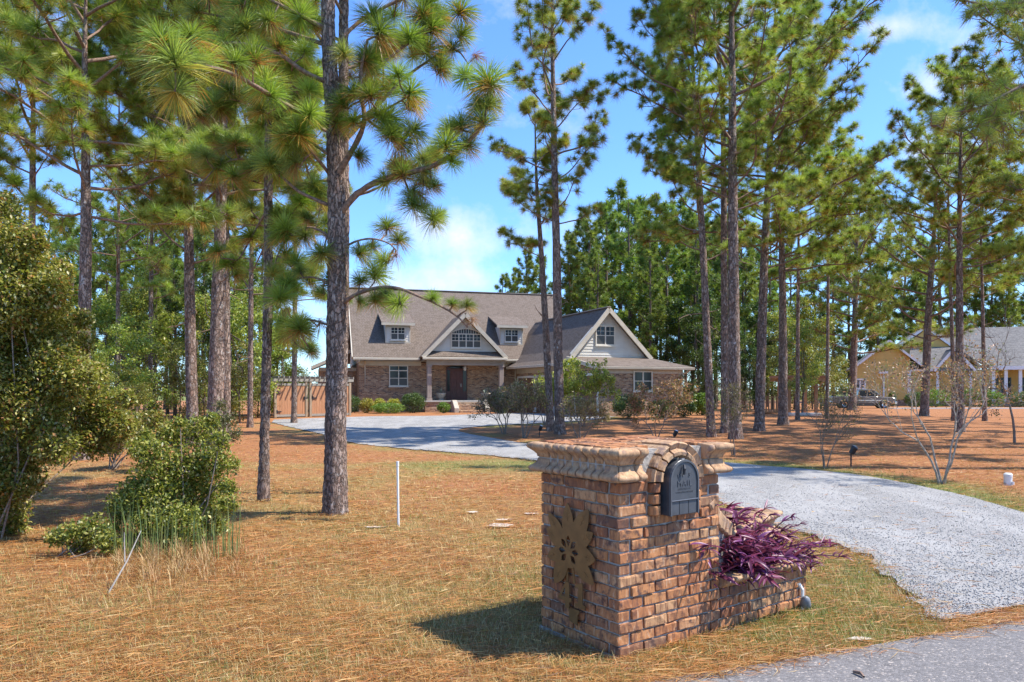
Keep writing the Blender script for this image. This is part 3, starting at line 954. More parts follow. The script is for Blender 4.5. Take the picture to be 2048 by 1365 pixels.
# ---- garage wing (frame FW; p right, q back)
gq = 3.2
box('garage_wall', M['hbrick'], hb, 0, 4.2, gq, 11.9, 0.0, 2.92, **KW)
box('garage_wall', M['hbrick'], hb, 0.0, 5.03, 0, gq - 0.003, 0.0, 2.62, **KW)
MB().prism([(0.0, 2.62), (gq - 0.004, 2.62), (gq - 0.004, 3.25)], 0.2, 'x', 0.003).build('garage_wall', M['hbrick'], hb, **KW)
pk, zk = 2.06, 6.25
prof = [(-0.78, 3.03), (-0.30, 3.32), (0.25, 3.86), (pk, zk)]
mb = MB()
for a, b_ in zip(prof, prof[1:]):
    mb.slab([(a[0], 2.85, a[1]), (b_[0], 2.85, b_[1]), (b_[0], 13.2, b_[1]), (a[0], 13.2, a[1])] if False else [(a[0], gq - 0.0 if a[0] < -0.5 else 2.85, a[1]), (b_[0], 2.85, b_[1]), (b_[0], 13.2, b_[1]), (a[0], 13.2, a[1])], 0.10)
mb.build('garage_roof', M['shingle'], hb, **KW)
MB().slab([(pk + 0.001, 2.85, zk), (4.86, 2.85, 3.44), (4.86, 13.2, 3.44), (pk + 0.001, 13.2, zk)], 0.10).build('garage_roof', M['shingle'], hb, **KW)
MB().bar((pk, 2.83, zk + 0.02), (pk, 12.0, zk + 0.02), 0.24, 0.05).build('ridge_cap', M['trim_dark'], hb, **KW)
MB().bar((pk, 2.82, zk - 0.12), (-0.42, 2.82, 3.22), 0.07, 0.24).build('rake_board', M['trim'], hb, **KW)
MB().bar((pk, 2.82, zk - 0.12), (4.88, 2.82, 3.32), 0.07, 0.24).build('rake_board', M['trim'], hb, **KW)
MB().prism([(0.0, 2.9), (4.2, 2.9), (4.3, 3.7), (pk, zk - 0.2), (-0.2, 3.6)], gq + 0.12, 'y', gq).build('gable_wall', M['siding'], hb, **KW)
a0, b1 = FW.uz(1190, 651, gq); a1, b0 = FW.uz(1229, 692, gq)
kl = (zk - 3.34) / (pk + 0.42); kr_ = (zk - 3.44) / (4.86 - pk)
siding(hb, lambda z: max(-0.3, pk - (zk - 0.16 - z) / kl), lambda z: pk + (zk - 0.16 - z) / kr_, 3.36, zk - 0.3, gq - 0.002, 0.165, holes=[(a0, a1, b0, b1)], **KW)
_wl = Vector(WLOC) + Matrix.Rotation(FW.a - FM.a, 3, 'Z') @ Vector((a0, gq - 0.03, b0))
window(hb, 'window', a1 - a0, b1 - b0, 2, loc=_wl, rot=WROT, frame_w=0.07)
# lean-to
MB().slab([(-0.48, -0.40, 2.78), (5.48, -0.40, 2.78), (4.95, gq + 0.25, 3.46), (-0.48, gq - 0.01, 3.42)], 0.10).build('lean_to_roof', M['shingle'], hb, **KW)
MB().box(-0.5, 5.5, -0.50, -0.405, 2.62, 2.76).build('gutter', M['trim_dark'], hb, 0.015, **KW)
MB().bar((-0.47, -0.42, 2.70), (-0.47, gq - 0.02, 3.33), 0.06, 0.2).build('rake_board', M['trim'], hb, **KW)
box('frieze_board', M['trim'], hb, -0.02, 5.05, -0.03, -0.002, 2.42, 2.63, **KW)
box('soffit', M['soffit'], hb, -0.4, 5.4, -0.4, -0.0, 2.632, 2.66, **KW)
MB().tube([(5.25, -0.45, 2.62), (5.08, -0.12, 2.45), (4.95, -0.06, 2.3), (4.95, -0.06, 0.12)], 0.05).build('downspout', M['trim'], hb, **KW)
a0, b1 = FW.uz(1266, 742, 0); a1, b0 = FW.uz(1304, 783, 0)
_wl = Vector(WLOC) + Matrix.Rotation(FW.a - FM.a, 3, 'Z') @ Vector((a0, -0.012, b0))
window(hb, 'window', a1 - a0, b1 - b0, 2, loc=_wl, rot=WROT, frame_w=0.075, grid=False)
MB().tube([(0.3, -0.03, 2.38), (0.3, -0.14, 2.36)], 0.03).lathe([(0.02, 0.09), (0.06, 0.0)], 8, (0.22, -0.18, 2.27)).lathe([(0.02, 0.09), (0.06, 0.0)], 8, (0.40, -0.18, 2.27)).build('floodlight', M['dark'], hb, **KW)
# garage side: frieze, doors
box('frieze_board', M['trim'], hb, -0.04, -0.003, gq, 11.6, 2.62, 2.93, **KW)
MB().box(-0.86, -0.785, gq + 0.1, 11.4, 2.90, 3.05).build('fascia', M['trim'], hb, 0.01, **KW)
box('soffit', M['soffit'], hb, -0.78, -0.0, gq, 11.6, 2.935, 2.95, **KW)
for q0, q1 in ((8.75, 11.3), (5.75, 8.35), (0.42, 2.9)):
    g = MB().box(-0.06, -0.003, q0 - 0.14, q0, 0.0, 2.44).box(-0.06, -0.003, q1, q1 + 0.14, 0.0, 2.44).box(-0.06, -0.003, q0, q1, 2.31, 2.44).build('garage_door', M['white'], hb, **KW)
    for r_ in range(4):
        g2 = MB().box(-0.035, -0.004, q0 + 0.002, q1 - 0.002, 0.12 + r_ * 0.548, 0.12 + r_ * 0.548 + 0.54).build('door_panel', M['garage'], g, 0.008)
# two urns with agave on the porch
def urn(px, py, v, label):
    u, z = FM.uz(px, py, v)
    t = empty('porch_urn', FM.w(u, v, 0.87), FM.a, label, 'planter', 'agave urns on the porch')
    MB().lathe([(0.10, 0.0), (0.17, 0.02), (0.17, 0.05), (0.10, 0.09), (0.20, 0.17), (0.28, 0.34), (0.33, 0.42), (0.33, 0.47), (0.27, 0.47), (0.24, 0.42)], 16).build('urn_bowl', M['cast'], t, smooth=True)
    MB().lathe([(0.0, 0.0), (0.25, 0.0)], 12, (0, 0, 0.43), cap=False).build('soil', M['soil'], t)
    rg = random.Random(px)
    for k in range(9):
        a = k * 2.4
        el = math.radians(rg.uniform(35, 80))
        L = rg.uniform(0.35, 0.5)
        d = Vector((math.cos(a) * math.cos(el), math.sin(a) * math.cos(el), math.sin(el)))
        s = Vector((-math.sin(a), math.cos(a), 0)) * 0.035
        b = Vector((0, 0, 0.44))
        m_ = b + d * L * 0.5
        MB().add([b - s, b + s, m_ + s * 1.1, m_ - s * 1.1, b + d * L], [(0, 1, 2, 3), (3, 2, 4)]).build('agave_leaf', M['agave'], t)
M['agave'] = simple('agave_leaf', (0.22, 0.27, 0.22), 0.6, 0.15, 10.0)
urn(882, 795, -0.8, 'pale urn of agave on the porch left of the front door')
urn(971, 795, -0.8, 'pale urn of agave on the porch beside the right column')
# ------------------------------------------------------------------ cedar gate with trellis, left of the house
a, b = gp(551, 836), gp(700, 831)
dv = (b - a); L = math.hypot(dv.x, dv.y)
gate = empty('cedar_gate', (a.x, a.y, a.z), math.atan2(dv.y, dv.x), 'double cedar board gate under a slatted trellis top, left of the house', 'gate')
gz = pt(0, 763, a.y).z - a.z
mid = L * 0.425
for x in (0.0, mid - 0.12, mid + 0.12, L):
    MB().box(x - 0.07, x + 0.07, -0.02, 0.14, 0, gz).build('gate_post', M['post'], gate, 0.01)
for x0, x1 in ((0.08, mid - 0.20), (mid + 0.20, L - 0.08)):
    nb = int((x1 - x0) / 0.14)
    for k in range(nb):
        w = (x1 - x0) / nb
        MB().box(x0 + k * w + 0.004, x0 + (k + 1) * w - 0.004, 0.02 + 0.006 * (k % 2), 0.05, 0.16, gz - 0.22).build('gate_board', M['gate'], gate)
    MB().box(x0, x1, 0.0, 0.06, 0.04, 0.155).build('bottom_rail', M['greywood'], gate)
    MB().box(x0, x1, 0.0, 0.06, gz - 0.215, gz - 0.10).build('top_rail', M['greywood'], gate)
MB().box(-0.25, L + 0.2, -0.05, 0.0, gz + 0.0, gz + 0.14).build('trellis_beam', M['greywood'], gate)
MB().box(-0.25, L + 0.2, 0.14, 0.19, gz + 0.0, gz + 0.14).build('trellis_beam', M['greywood'], gate)
k = 0
x = -0.1
while x < L + 0.1:
    MB().box(x - 0.02, x + 0.02, -0.55, 0.65, gz + 0.142, gz + 0.26).build('trellis_rafter', M['greywood'], gate)
    x += 0.29
for x, s in ((0.05, 1), (mid - 0.28, 1), (mid + 0.22, 1)):
    for z in ((0.28, gz - 0.62) if x < 0.1 else (gz * 0.52,)):
        MB().box(x, x + 0.26 * s, -0.03, 0.016, z, z + 0.05).box(x, x + 0.06, -0.035, 0.016, z - 0.06, z + 0.11).build('hinge', M['dark'], gate)
MB().tube([(mid, -0.06, 0.06), (mid, -0.06, 1.1)], 0.018).build('drop_bolt', M['dark'], gate)

# ------------------------------------------------------------------ the yellow house next door
YN = 78.0
X_ = lambda px: (px - CX) / F * YN
FN = Frame(X_(1710), YN, -21)
Z_ = lambda py: EYE + (HY - py) / F * (YN - 2.4) - gh(YN)
nh = empty('yellow_house', (X_(1710), YN, gh(YN)), FN.a, 'yellow lap sided house with grey roof and white porch posts behind the pines', 'house')
ox = X_(1710)
x_ = lambda px: FN.uz(px, 780, 0)[0]
gz0 = GZ
# left gable
pkx, pkz = x_(1778), Z_(678)
e0, e1, ez = x_(1702), x_(1852), Z_(736)
box('wall', M['yellow'], nh, x_(1711), x_(1820), 0.06, 9, 0.65, Z_(742))
box('foundation', M['hbrick'], nh, x_(1711), x_(1945), 0.07, 9, 0.0, 0.648)
kk = (pkz - ez) / (pkx - e0); kk2 = (pkz - ez) / (e1 - pkx)
z = 0.66
top = pkz - 0.25
siding(nh, lambda z: max(x_(1711), pkx - (pkz - 0.18 - z) / kk), lambda z: min(x_(1820), pkx + (pkz - 0.18 - z) / kk2), 0.66, pkz - 0.3, 0.058, 0.30, M['yellow'])
MB().prism([(x_(1711), Z_(742)), (x_(1820), Z_(742)), (pkx, pkz - 0.2)], 0.2, 'y', 0.06).build('gable_wall', M['yellow'], nh)
MB().slab([(pkx, -0.5, pkz), (e0, -0.5, ez), (e0, 9.5, ez), (pkx, 9.5, pkz)], 0.15).build('roof', M['shingle_grey'], nh)
MB().slab([(pkx, -0.5, pkz), (e1, -0.5, ez), (e1, 9.5, ez), (pkx, 9.5, pkz)], 0.15).build('roof', M['shingle_grey'], nh)
MB().bar((pkx, -0.54, pkz - 0.14), (e0, -0.54, ez - 0.14), 0.08, 0.20).build('rake_board', M['white'], nh)
MB().bar((pkx, -0.54, pkz - 0.14), (e1, -0.54, ez - 0.14), 0.08, 0.20).build('rake_board', M['white'], nh)
box('corner_board', M['white'], nh, x_(1815), x_(1822), -0.02, 0.05, 0.65, Z_(742))
MB().box(x_(1757), x_(1775), -0.5, 0.02, Z_(747), Z_(742)).build('eave_return', M['white'], nh)
MB().tube([(x_(1767), -0.06, Z_(746)), (x_(1767), -0.06, 0.5)], 0.09).build('downspout', M['white'], nh)
window(nh, 'window', x_(1731) - x_(1708), Z_(757) - Z_(779), 2, M['white'], loc=(x_(1709), 0.02, Z_(779)), glass=M['blind'], frame_w=0.16)
# centre part
box('wall', M['yellow'], nh, x_(1822), x_(1985), 1.0, 9, 0.65, Z_(742))
siding(nh, lambda z: x_(1822), lambda z: x_(1985), 0.66, Z_(744), 0.998, 0.30, M['yellow'])
MB().slab([(x_(1815), 0.2, Z_(741)), (x_(1946), 0.2, Z_(741)), (x_(1925), 5.0, Z_(690)), (x_(1835), 5.0, Z_(690))], 0.15).build('roof', M['shingle_grey'], nh)
MB().box(x_(1815), x_(1946), 0.05, 0.18, Z_(743), Z_(739)).build('fascia', M['white'], nh)
gx, gzz = x_(1908), Z_(697)
for s in (-1, 1):
    MB().slab([(gx, -0.3, gzz), (gx, 4.0, gzz), (gx + s * 1.8, 4.0, Z_(741)), (gx + s * 1.8, -0.3, Z_(741))], 0.12).build('porch_roof', M['shingle_grey'], nh)
    MB().bar((gx, -0.34, gzz - 0.1), (gx + s * 1.8, -0.34, Z_(741) - 0.1), 0.07, 0.26).build('rake_board', M['white'], nh)
    MB().box(gx + s * 1.45 - 0.12, gx + s * 1.45 + 0.12, -0.1, 0.14, 0.2, Z_(743)).build('porch_column', M['white'], nh)
MB().prism([(gx - 1.5, Z_(739)), (gx + 1.5, Z_(739)), (gx, gzz - 0.3)], 0.06, 'y', -0.05).build('gable_wall', M['yellow'], nh)
MB().slab([(gx - 1.7, -0.36, Z_(742)), (gx + 1.7, -0.36, Z_(742)), (gx + 1.3, 0.0, Z_(735)), (gx - 1.3, 0.0, Z_(735))], 0.06).build('pent_roof', M['shingle_grey'], nh)
# big rear gable and right roof
bx, bz = x_(1868), Z_(648)
MB().prism([(x_(1790), Z_(712)), (x_(1985), Z_(734)), (bx, bz - 0.2)], 5.4, 'y', 5.2).build('gable_wall', M['yellow'], nh)
MB().bar((bx, 5.0, bz), (x_(1988), 5.0, Z_(734)), 0.08, 0.22).build('rake_board', M['white'], nh)
MB().bar((bx, 5.0, bz), (x_(1770), 5.0, Z_(712)), 0.08, 0.22).build('rake_board', M['white'], nh)
MB().slab([(bx, 5.05, bz + 0.1), (x_(1990), 5.05, Z_(733)), (x_(1990), 14, Z_(733)), (bx, 14, bz + 0.1)], 0.15).build('roof', M['shingle_grey'], nh)
MB().slab([(bx, 5.05, bz + 0.1), (x_(1765), 5.05, Z_(712)), (x_(1765), 14, Z_(712)), (bx, 14, bz + 0.1)], 0.15).build('roof', M['shingle_grey'], nh)
MB().slab([(x_(1984), 0.4, Z_(737)), (x_(2160), 0.4, Z_(737)), (x_(2160), 9.5, Z_(645)), (x_(1872), 9.5, Z_(645))], 0.2).build('roof', M['shingle_grey'], nh)
MB().box(x_(1984), x_(2160), 0.2, 0.38, Z_(741), Z_(734)).build('fascia', M['white'], nh)
box('wall', M['yellow'], nh, x_(1986), x_(2160), 3.0, 9, 0.3, Z_(738))
for px in (1990, 2015, 2044, 2085, 2130):
    MB().box(x_(px) - 0.14, x_(px) + 0.14, 0.5, 0.78, 0.5, Z_(741)).build('porch_column', M['white'], nh)
for px in (2001, 2028, 2066):
    MB().box(x_(px) - 0.45, x_(px) + 0.45, 2.95, 2.998, 0.6, 2.9).build('window', M['glass'], nh)
box('porch_base', M['hbrick'], nh, x_(1984), x_(2160), 0.4, 3.0, 0.0, 0.5)
tag(box('walkway', M['concrete'], None, X_(1730) - 4, X_(2200), YN - 13.5, YN - 12.0, gh(YN) - 0.03, gh(YN) + 0.05), 'pale concrete walk in front of the yellow house', kind='structure')

# ------------------------------------------------------------------ pickup truck
c0 = gp(1724, 816.5)
tr = empty('pickup_truck', (c0.x + 0.0, c0.y, c0.z), math.radians(-14), 'grey pickup truck parked in front of the yellow house', 'truck')
tr.scale = (0.93, 0.93, 0.93)
Wd = 0.98
side = [(-2.85, 0.55), (-2.85, 1.12), (-0.55, 1.14), (-0.50, 1.16), (1.15, 1.16), (1.2, 1.14), (2.55, 1.06), (2.72, 0.98), (2.78, 0.55), (2.2, 0.42), (-2.3, 0.42)]
MB().prism(side, Wd, 'y', -Wd).build('body', M['truck'], tr, 0.05)
cab = [(-0.55, 1.13), (-0.45, 1.72), (-0.2, 1.83), (0.75, 1.83), (1.0, 1.74), (1.62, 1.14)]
MB().prism(cab, Wd - 0.12, 'y', -Wd + 0.12).build('cab', M['truck'], tr, 0.05)
for s in (-1, 1):
    y = s * (Wd - 0.105)
    MB().prism([(-0.42, 1.18), (-0.34, 1.66), (0.25, 1.70), (0.25, 1.18)], y, 'y', y - s * 0.02).build('window_glass', M['glass'], tr)
    MB().prism([(0.33, 1.18), (0.33, 1.70), (0.86, 1.70), (1.36, 1.18)], y, 'y', y - s * 0.02).build('window_glass', M['glass'], tr)
    MB().box(1.12, 1.30, s * Wd - 0.02, s * (Wd + 0.16), 1.16, 1.34).build('side_mirror', M['truck'], tr, 0.02)
    MB().box(0.25, 0.27, s * Wd, s * (Wd + 0.006), 0.52, 1.14).box(-0.52, -0.50, s * Wd, s * (Wd + 0.006), 0.52, 1.14).build('door_seam', M['dark'], tr)
    MB().box(-2.1, 2.1, s * Wd, s * (Wd + 0.02), 0.72, 0.80).build('side_moulding', M['chrome'], tr)
    MB().box(2.70, 2.80, s * 0.55 - 0.22, s * 0.55 + 0.22, 0.80, 0.98).build('headlight', M['lamp'], tr, 0.02)
MB().add([(1.60, -0.74, 1.17), (1.60, 0.74, 1.17), (1.06, 0.70, 1.71), (1.06, -0.70, 1.71)], [(0, 1, 2, 3)]).build('windscreen', M['lamp'], tr)
MB().box(-2.75, -0.66, -0.85, 0.85, 1.13, 1.15).build('cargo_bed', M['dark'], tr)
MB().box(2.74, 2.83, -0.36, 0.36, 0.72, 0.98).build('grille', M['dark'], tr)
MB().box(2.80, 2.85, -0.40, 0.40, 0.82, 0.88).build('grille_bar', M['chrome'], tr)
MB().box(2.70, 2.92, -0.99, 0.99, 0.44, 0.66).build('bumper', M['chrome'], tr, 0.03)
MB().box(-2.95, -2.80, -0.95, 0.95, 0.48, 0.66).build('bumper', M['chrome'], tr, 0.03)
for x in (-1.75, 1.78):
    for s in (-1, 1):
        MB().lathe([(0.42, -0.04), (0.46, -0.02), (0.46, 0.0), (0.42, 0.02)], 18, (x, s * Wd, 0.40), 'y').build('wheel_arch', M['dark'], tr)
        w = MB().lathe([(0.22, -0.12), (0.34, -0.13), (0.38, -0.09), (0.38, 0.09), (0.34, 0.13), (0.22, 0.12)], 20, (x, s * (Wd - 0.06), 0.38), 'y').build('wheel', M['tyre'], tr)
        MB().lathe([(0.0, 0.10 * s), (0.12, 0.11 * s), (0.20, 0.13 * s), (0.23, 0.14 * s)], 14, (x, s * (Wd - 0.06), 0.38), 'y', cap=False).build('rim', M['chrome'], w)

# ------------------------------------------------------------------ garden arbor with swing bench
p0, p1 = gp(1565, 828), gp(1633, 824)
y0 = p0.y
ar = empty('garden_arbor', (p0.x, y0, p0.z), 0, 'wooden garden arbor with a railed deck among the pines', 'arbor')
wA = (1632 - 1578) / F * y0
xa = (1578 - 1565) / F * y0
zt = pt(0, 763, y0).z - p0.z
for x in (xa, xa + wA):
    for y in (0, 1.6):
        MB().box(x - 0.08, x + 0.08, y - 0.08, y + 0.08, 0, zt).build('arbor_post', M['deckwood'], ar)
    for s in (-1, 1):
        MB().bar((x + s * 0.05, 0, zt - 0.45), (x + s * 0.42, 0, zt - 0.02), 0.07).build('arbor_brace', M['deckwood'], ar)
for y in (-0.1, 1.7):
    MB().box(xa - 0.5, xa + wA + 0.5, y - 0.04, y + 0.04, zt, zt + 0.2).build('arbor_beam', M['deckwood'], ar)
for k in range(7):
    x = xa - 0.4 + k * (wA + 0.8) / 6
    MB().box(x - 0.03, x + 0.03, -0.5, 2.1, zt + 0.202, zt + 0.34).build('arbor_rafter', M['deckwood'], ar)
xr = (1548 - 1565) / F * y0
MB().box(xr - 1.0, xr + 0.4, 0.0, 1.6, 0.05, 0.14).build('deck', M['deckwood'], ar)
for k in range(9):
    x = xr - 0.9 + k * 0.15
    MB().box(x - 0.035, x + 0.035, 0.0, 0.05, 0.142, 0.95).build('rail_slat', M['deckwood'], ar)
MB().box(xr - 1.0, xr + 0.45, -0.03, 0.08, 0.952, 1.02).build('rail', M['deckwood'], ar)
MB().box(xr + 0.32, xr + 0.45, -0.04, 0.10, 0.1, 1.35).build('rail_post', M['deckwood'], ar)
pa, pb = gp(1578, 832), gp(1634, 831)
tag(MB().box(pa.x, pb.x, pa.y, pa.y + 0.9, pa.z, pa.z + 0.14).build('concrete_slab', M['concrete'], None, 0.01), 'low pale concrete slab in front of the garden arbor', 'slab')
# ------------------------------------------------------------------ brick mailbox pillar and planter
PC = (0.614, 4.248)
PA = math.atan2(0.583, 0.812)
FP = Frame(PC[0], PC[1], math.degrees(PA))
LA, LB, RH = 0.89, 0.73, 0.0675
pil = empty('mailbox_pillar', (PC[0], PC[1], 0), PA, 'square tumbled brick pillar with moulded cap holding the grey mailbox', 'pillar')
rgp = random.Random(11)


def brick_mesh(l, w, h, seed):
    r = random.Random(seed)
    bm = bmesh.new()
    bmesh.ops.create_cube(bm, size=1.0)
    bmesh.ops.subdivide_edges(bm, edges=[e for e in bm.edges if abs(e.verts[0].co.x - e.verts[1].co.x) > 0.5], cuts=2)
    for v in bm.verts:
        v.co.x *= l; v.co.y *= w; v.co.z *= h
    bmesh.ops.bevel(bm, geom=[e for e in bm.edges if e.calc_face_angle(0) > 0.5], offset=0.006, segments=1, affect='EDGES')
    for v in bm.verts:
        v.co += Vector((r.uniform(-1, 1), r.uniform(-1, 1), r.uniform(-1, 1))) * 0.0034
    me = bpy.data.meshes.new('brick')
    bm.to_mesh(me); bm.free()
    me.materials.append(M['brick'])
    return me


STR = [brick_mesh(0.192, 0.092, 0.0585, s) for s in range(6)]
HDR = [brick_mesh(0.092, 0.092, 0.0585, 20 + s) for s in range(4)]


def lay(parent, x0, x1, y, z, axis, sgn, even, start_hdr):
    """one course along x (axis 'x') or y; sgn = outward side; y is the outer face coordinate"""
    x = x0
    first = True
    while x < x1 - 0.03:
        L = 0.0965 if (first and start_hdr) else 0.2005
        if x + L > x1 + 0.02: L = x1 - x
        if 0.02 < x1 - (x + L) < 0.05: L = x1 - x
        me = rgp.choice(HDR if L < 0.14 else STR)
        base = 0.092 if L < 0.14 else 0.192
        ln = max(0.02, L - 0.011)
        d = rgp.uniform(-0.003, 0.006)
        c = x + L / 2
        o = bpy.data.objects.new('brick', me)
        ct = y + sgn * (d - 0.046)
        o.location = (c, ct, z + RH / 2 + rgp.uniform(-.001, .001)) if axis == 'x' else (ct, c, z + RH / 2 + rgp.uniform(-.001, .001))
        o.rotation_euler = (rgp.uniform(-.01, .01), rgp.uniform(-.012, .012), (0 if axis == 'x' else PI / 2) + rgp.choice((0, PI)) + rgp.uniform(-.012, .012))
        o.scale = (ln / base, 1, 1)
        link(o, parent)
        x += L
        first = False


MT = 0.80        # mailbox sill height
MA, MZ, MR = 0.462, 1.000, 0.140      # arch centre along the face, spring height, inner radius
NC = 15
for k in range(NC):
    z = k * RH
    ev = k % 2 == 0
    # front (street) face, outward -y
    f0, f1 = (0.0, LA) if ev else (0.0965, LA - 0.0965 if k > 3 else LA)      # courses run through to the corner in turn
    l0_, l1_ = (0.0965, LB - 0.0965) if ev else (0.0, LB)
    if z + RH <= MT + 0.02:
        lay(pil, f0, f1, 0.0, z, 'x', -1, ev, False)
    else:
        lay(pil, f0, MA - 0.225, 0.0, z, 'x', -1, ev, False)
        lay(pil, MA + 0.225, f1, 0.0, z, 'x', -1, ev, not ev)
    lay(pil, l0_, l1_, 0.0, z, 'y', -1, ev, False)
    if k > 3: lay(pil, l0_, l1_, LA, z, 'y', 1, ev, False)
    lay(pil, f0, f1, LB, z, 'x', 1, ev, False)
g = 0.013
# mortar body, leaving the mailbox recess open
box('mortar_core', M['mortar'], pil, g, LA - g, g, LB - g, -0.05, MT - 0.004)
box('mortar_core', M['mortar'], pil, g, MA - 0.155, g, LB - g, MT - 0.002, 1.16)
box('mortar_core', M['mortar'], pil, MA + 0.155, LA - g, g, LB - g, MT - 0.002, 1.16)
box('mortar_core', M['mortar'], pil, MA - 0.154, MA + 0.154, 0.42, LB - g, MT - 0.002, 1.16)
box('mortar_core', M['mortar'], pil, MA - 0.154, MA + 0.154, g + 0.02, 0.419, 1.155, 1.17)
box('mortar_footing', M['mortar'], pil, -0.015, 0.0, -0.01, LB, -0.03, 0.012)

# moulded cap: two courses, each header an extruded profile; o is how far it stands out
LOW = [(-0.05, 0.0), (0.030, 0.0), (0.052, 0.006), (0.060, 0.020), (0.056, 0.034), (0.040, 0.044), (0.024, 0.056), (0.015, 0.072), (0.012, 0.088), (-0.05, 0.088)]
UPP = [(-0.05, 0.0), (0.014, 0.0), (0.018, 0.016), (0.030, 0.034), (0.048, 0.048), (0.062, 0.058), (0.068, 0.072), (0.062, 0.088), (0.040, 0.096), (-0.05, 0.098)]


def mould(parent, prof, a, b, z, face, m0=False, m1=False, mat='mould', rot=0.0):
    """one header from a to b along a face; face = function (along, out, up) -> local point"""
    n = len(prof)
    v = []
    e = min(0.010, (b - a) * 0.2)
    secs = [(a, m0, -1, 0.0 if m0 else 0.010), (a + e, m0, -1, 0.0), (b - e, m1, 1, 0.0), (b, m1, 1, 0.0 if m1 else 0.010)]
    jo = rgp.uniform(-.003, .003)
    for t, m, sg, cut in secs:
        for o, h in prof:
            o2 = max(-0.05, o - cut) + jo if o > 0 else o
            v.append(face(t + (sg * o if m else 0) + rgp.uniform(-.001, .001), o2 + rgp.uniform(-.002, .002), z + h + rgp.uniform(-.0015, .0015) - (cut * 0.5 if h > 0.08 else 0)))
    ns = len(secs)
    f = [tuple(range(n)), tuple(range((ns - 1) * n, ns * n))[::-1]]
    for k in range(ns - 1):
        f += [(k * n + i, (k + 1) * n + i, (k + 1) * n + (i + 1) % n, k * n + (i + 1) % n) for i in range(n)]
    c = sum((Vector(q) for q in v), Vector()) / len(v)
    mb = MB().add([Vector(q) - c for q in v], f)
    ob = mb.build('cap_brick', M[mat], parent, loc=c)
    for p in ob.data.polygons:
        if len(p.vertices) == 4: p.use_smooth = True
    return ob


faces = {'front': (lambda t, o, h: (t, -o, h), LA), 'left': (lambda t, o, h: (-o, t, h), LB), 'right': (lambda t, o, h: (LA + o, t, h), LB), 'back': (lambda t, o, h: (t, LB + o, h), LA)}
ZC = NC * RH
for nm, (fc, L) in faces.items():
    cuts = [0.0, 0.115]
    nmid = int(round((L - 0.23) / 0.072))
    cuts += [0.115 + (L - 0.23) * i / nmid for i in range(1, nmid)] + [L - 0.115, L]
    for lev, (prof, z) in enumerate(((LOW, ZC + 0.006), (UPP, ZC + 0.102))):
        for i in range(len(cuts) - 1):
            a, b = cuts[i], cuts[i + 1]
            if nm == 'front' and b > MA - 0.255 and a < MA + 0.255:
                if a < MA - 0.255 - 0.03: b = MA - 0.258
                elif b > MA + 0.255 + 0.03: a = MA + 0.258
                else: continue
            sh = 0.0 if lev == 0 else 0.004
            mould(pil, prof, a + (0.004 if i else 0.0), b - (0.004 if i < len(cuts) - 2 else 0.0), z, fc, i == 0, i == len(cuts) - 2)
box('mortar_bed', M['mortar'], pil, -0.008, LA + 0.008, 0.012, LB + 0.008, ZC + 0.004, ZC + 0.183)
# flat bricks on top
ny, nx_ = 4, 9
for j in range(ny):
    for i in range(nx_):
        w, d = (LA + 0.06) / nx_, (LB - 0.0) / ny
        x = -0.03 + (i + 0.5) * w
        y = 0.035 + (j + 0.5) * d * 0.96
        if j == 0 and abs(x - MA) < 0.22: continue
        o = bpy.data.objects.new('cap_brick', STR[(i * 5 + j) % 6])
        o.location = (x, y, ZC + 0.176 + rgp.uniform(-.002, .003))
        o.rotation_euler = (rgp.uniform(-.02, .02), rgp.uniform(-.02, .02), PI / 2 + rgp.uniform(-.02, .02))
        o.scale = ((d * 0.96 - 0.012) / 0.192, (w - 0.012) / 0.092, 1)
        link(o, pil)
# arch over the mailbox: bullnose jambs and fanned voussoirs
def vouss(a0, a1, r0, r1, out, name='arch_brick'):
    n = 3
    prof = [(0.10, r0), (-out * 0.6, r0), (-out, r0 + 0.012), (-out * 1.05, r0 + (r1 - r0) * 0.35), (-out * 0.55, r0 + (r1 - r0) * 0.55), (-out * 0.75, r1 - 0.022), (-out * 0.9, r1 - 0.010), (-out * 0.6, r1), (0.20, r1)]
    v, f = [], []
    m = len(prof)
    for k in range(n + 1):
        t = a0 + (a1 - a0) * k / n
        for y, r in prof:
            v.append(Vector((MA + r * math.cos(t), y + rgp.uniform(-.0015, .0015), MZ + r * math.sin(t))))
    for k in range(n):
        for i in range(m):
            f.append((k * m + i, k * m + (i + 1) % m, (k + 1) * m + (i + 1) % m, (k + 1) * m + i))
    f += [tuple(range(m))[::-1], tuple(range(n * m, (n + 1) * m))]
    c = sum(v, Vector()) / len(v)
    ob = MB().add([q - c for q in v], f).build(name, M['mould'], pil, loc=c)


nv = 8
for k in range(nv):
    a0, a1 = PI * k / nv + 0.02, PI * (k + 1) / nv - 0.02
    vouss(a0 + 0.012, a1 - 0.012, MR + 0.004, MR + 0.095 + rgp.uniform(-.006, .006), 0.050 + rgp.uniform(-.006, .006))
JAMB = []
for s in (-1, 1):
    for k in range(3):
        z0 = MT + k * RH + 0.004
        prof = [(0.0, 0.09), (0.0, -0.02), (0.012, -0.038), (0.035, -0.044), (0.058, -0.036), (0.072, -0.012), (0.072, 0.09)]
        pts = [(MA + s * (MR + 0.006 + a), b) for a, b in prof]
        mb = MB()
        nn = len(pts)
        c = Vector((MA + s * (MR + 0.04), 0, z0 + 0.03))
        mb.add([(a - c.x, b - c.y, z0 - c.z) for a, b in pts] + [(a - c.x, b - c.y, z0 + 0.057 - c.z) for a, b in pts],
               [tuple(range(nn)), tuple(range(nn, 2 * nn))[::-1]] + [(i, (i + 1) % nn, nn + (i + 1) % nn, nn + i) for i in range(nn)])
        mb.build('jamb_brick', M['brick'], pil, 0.005, loc=c)

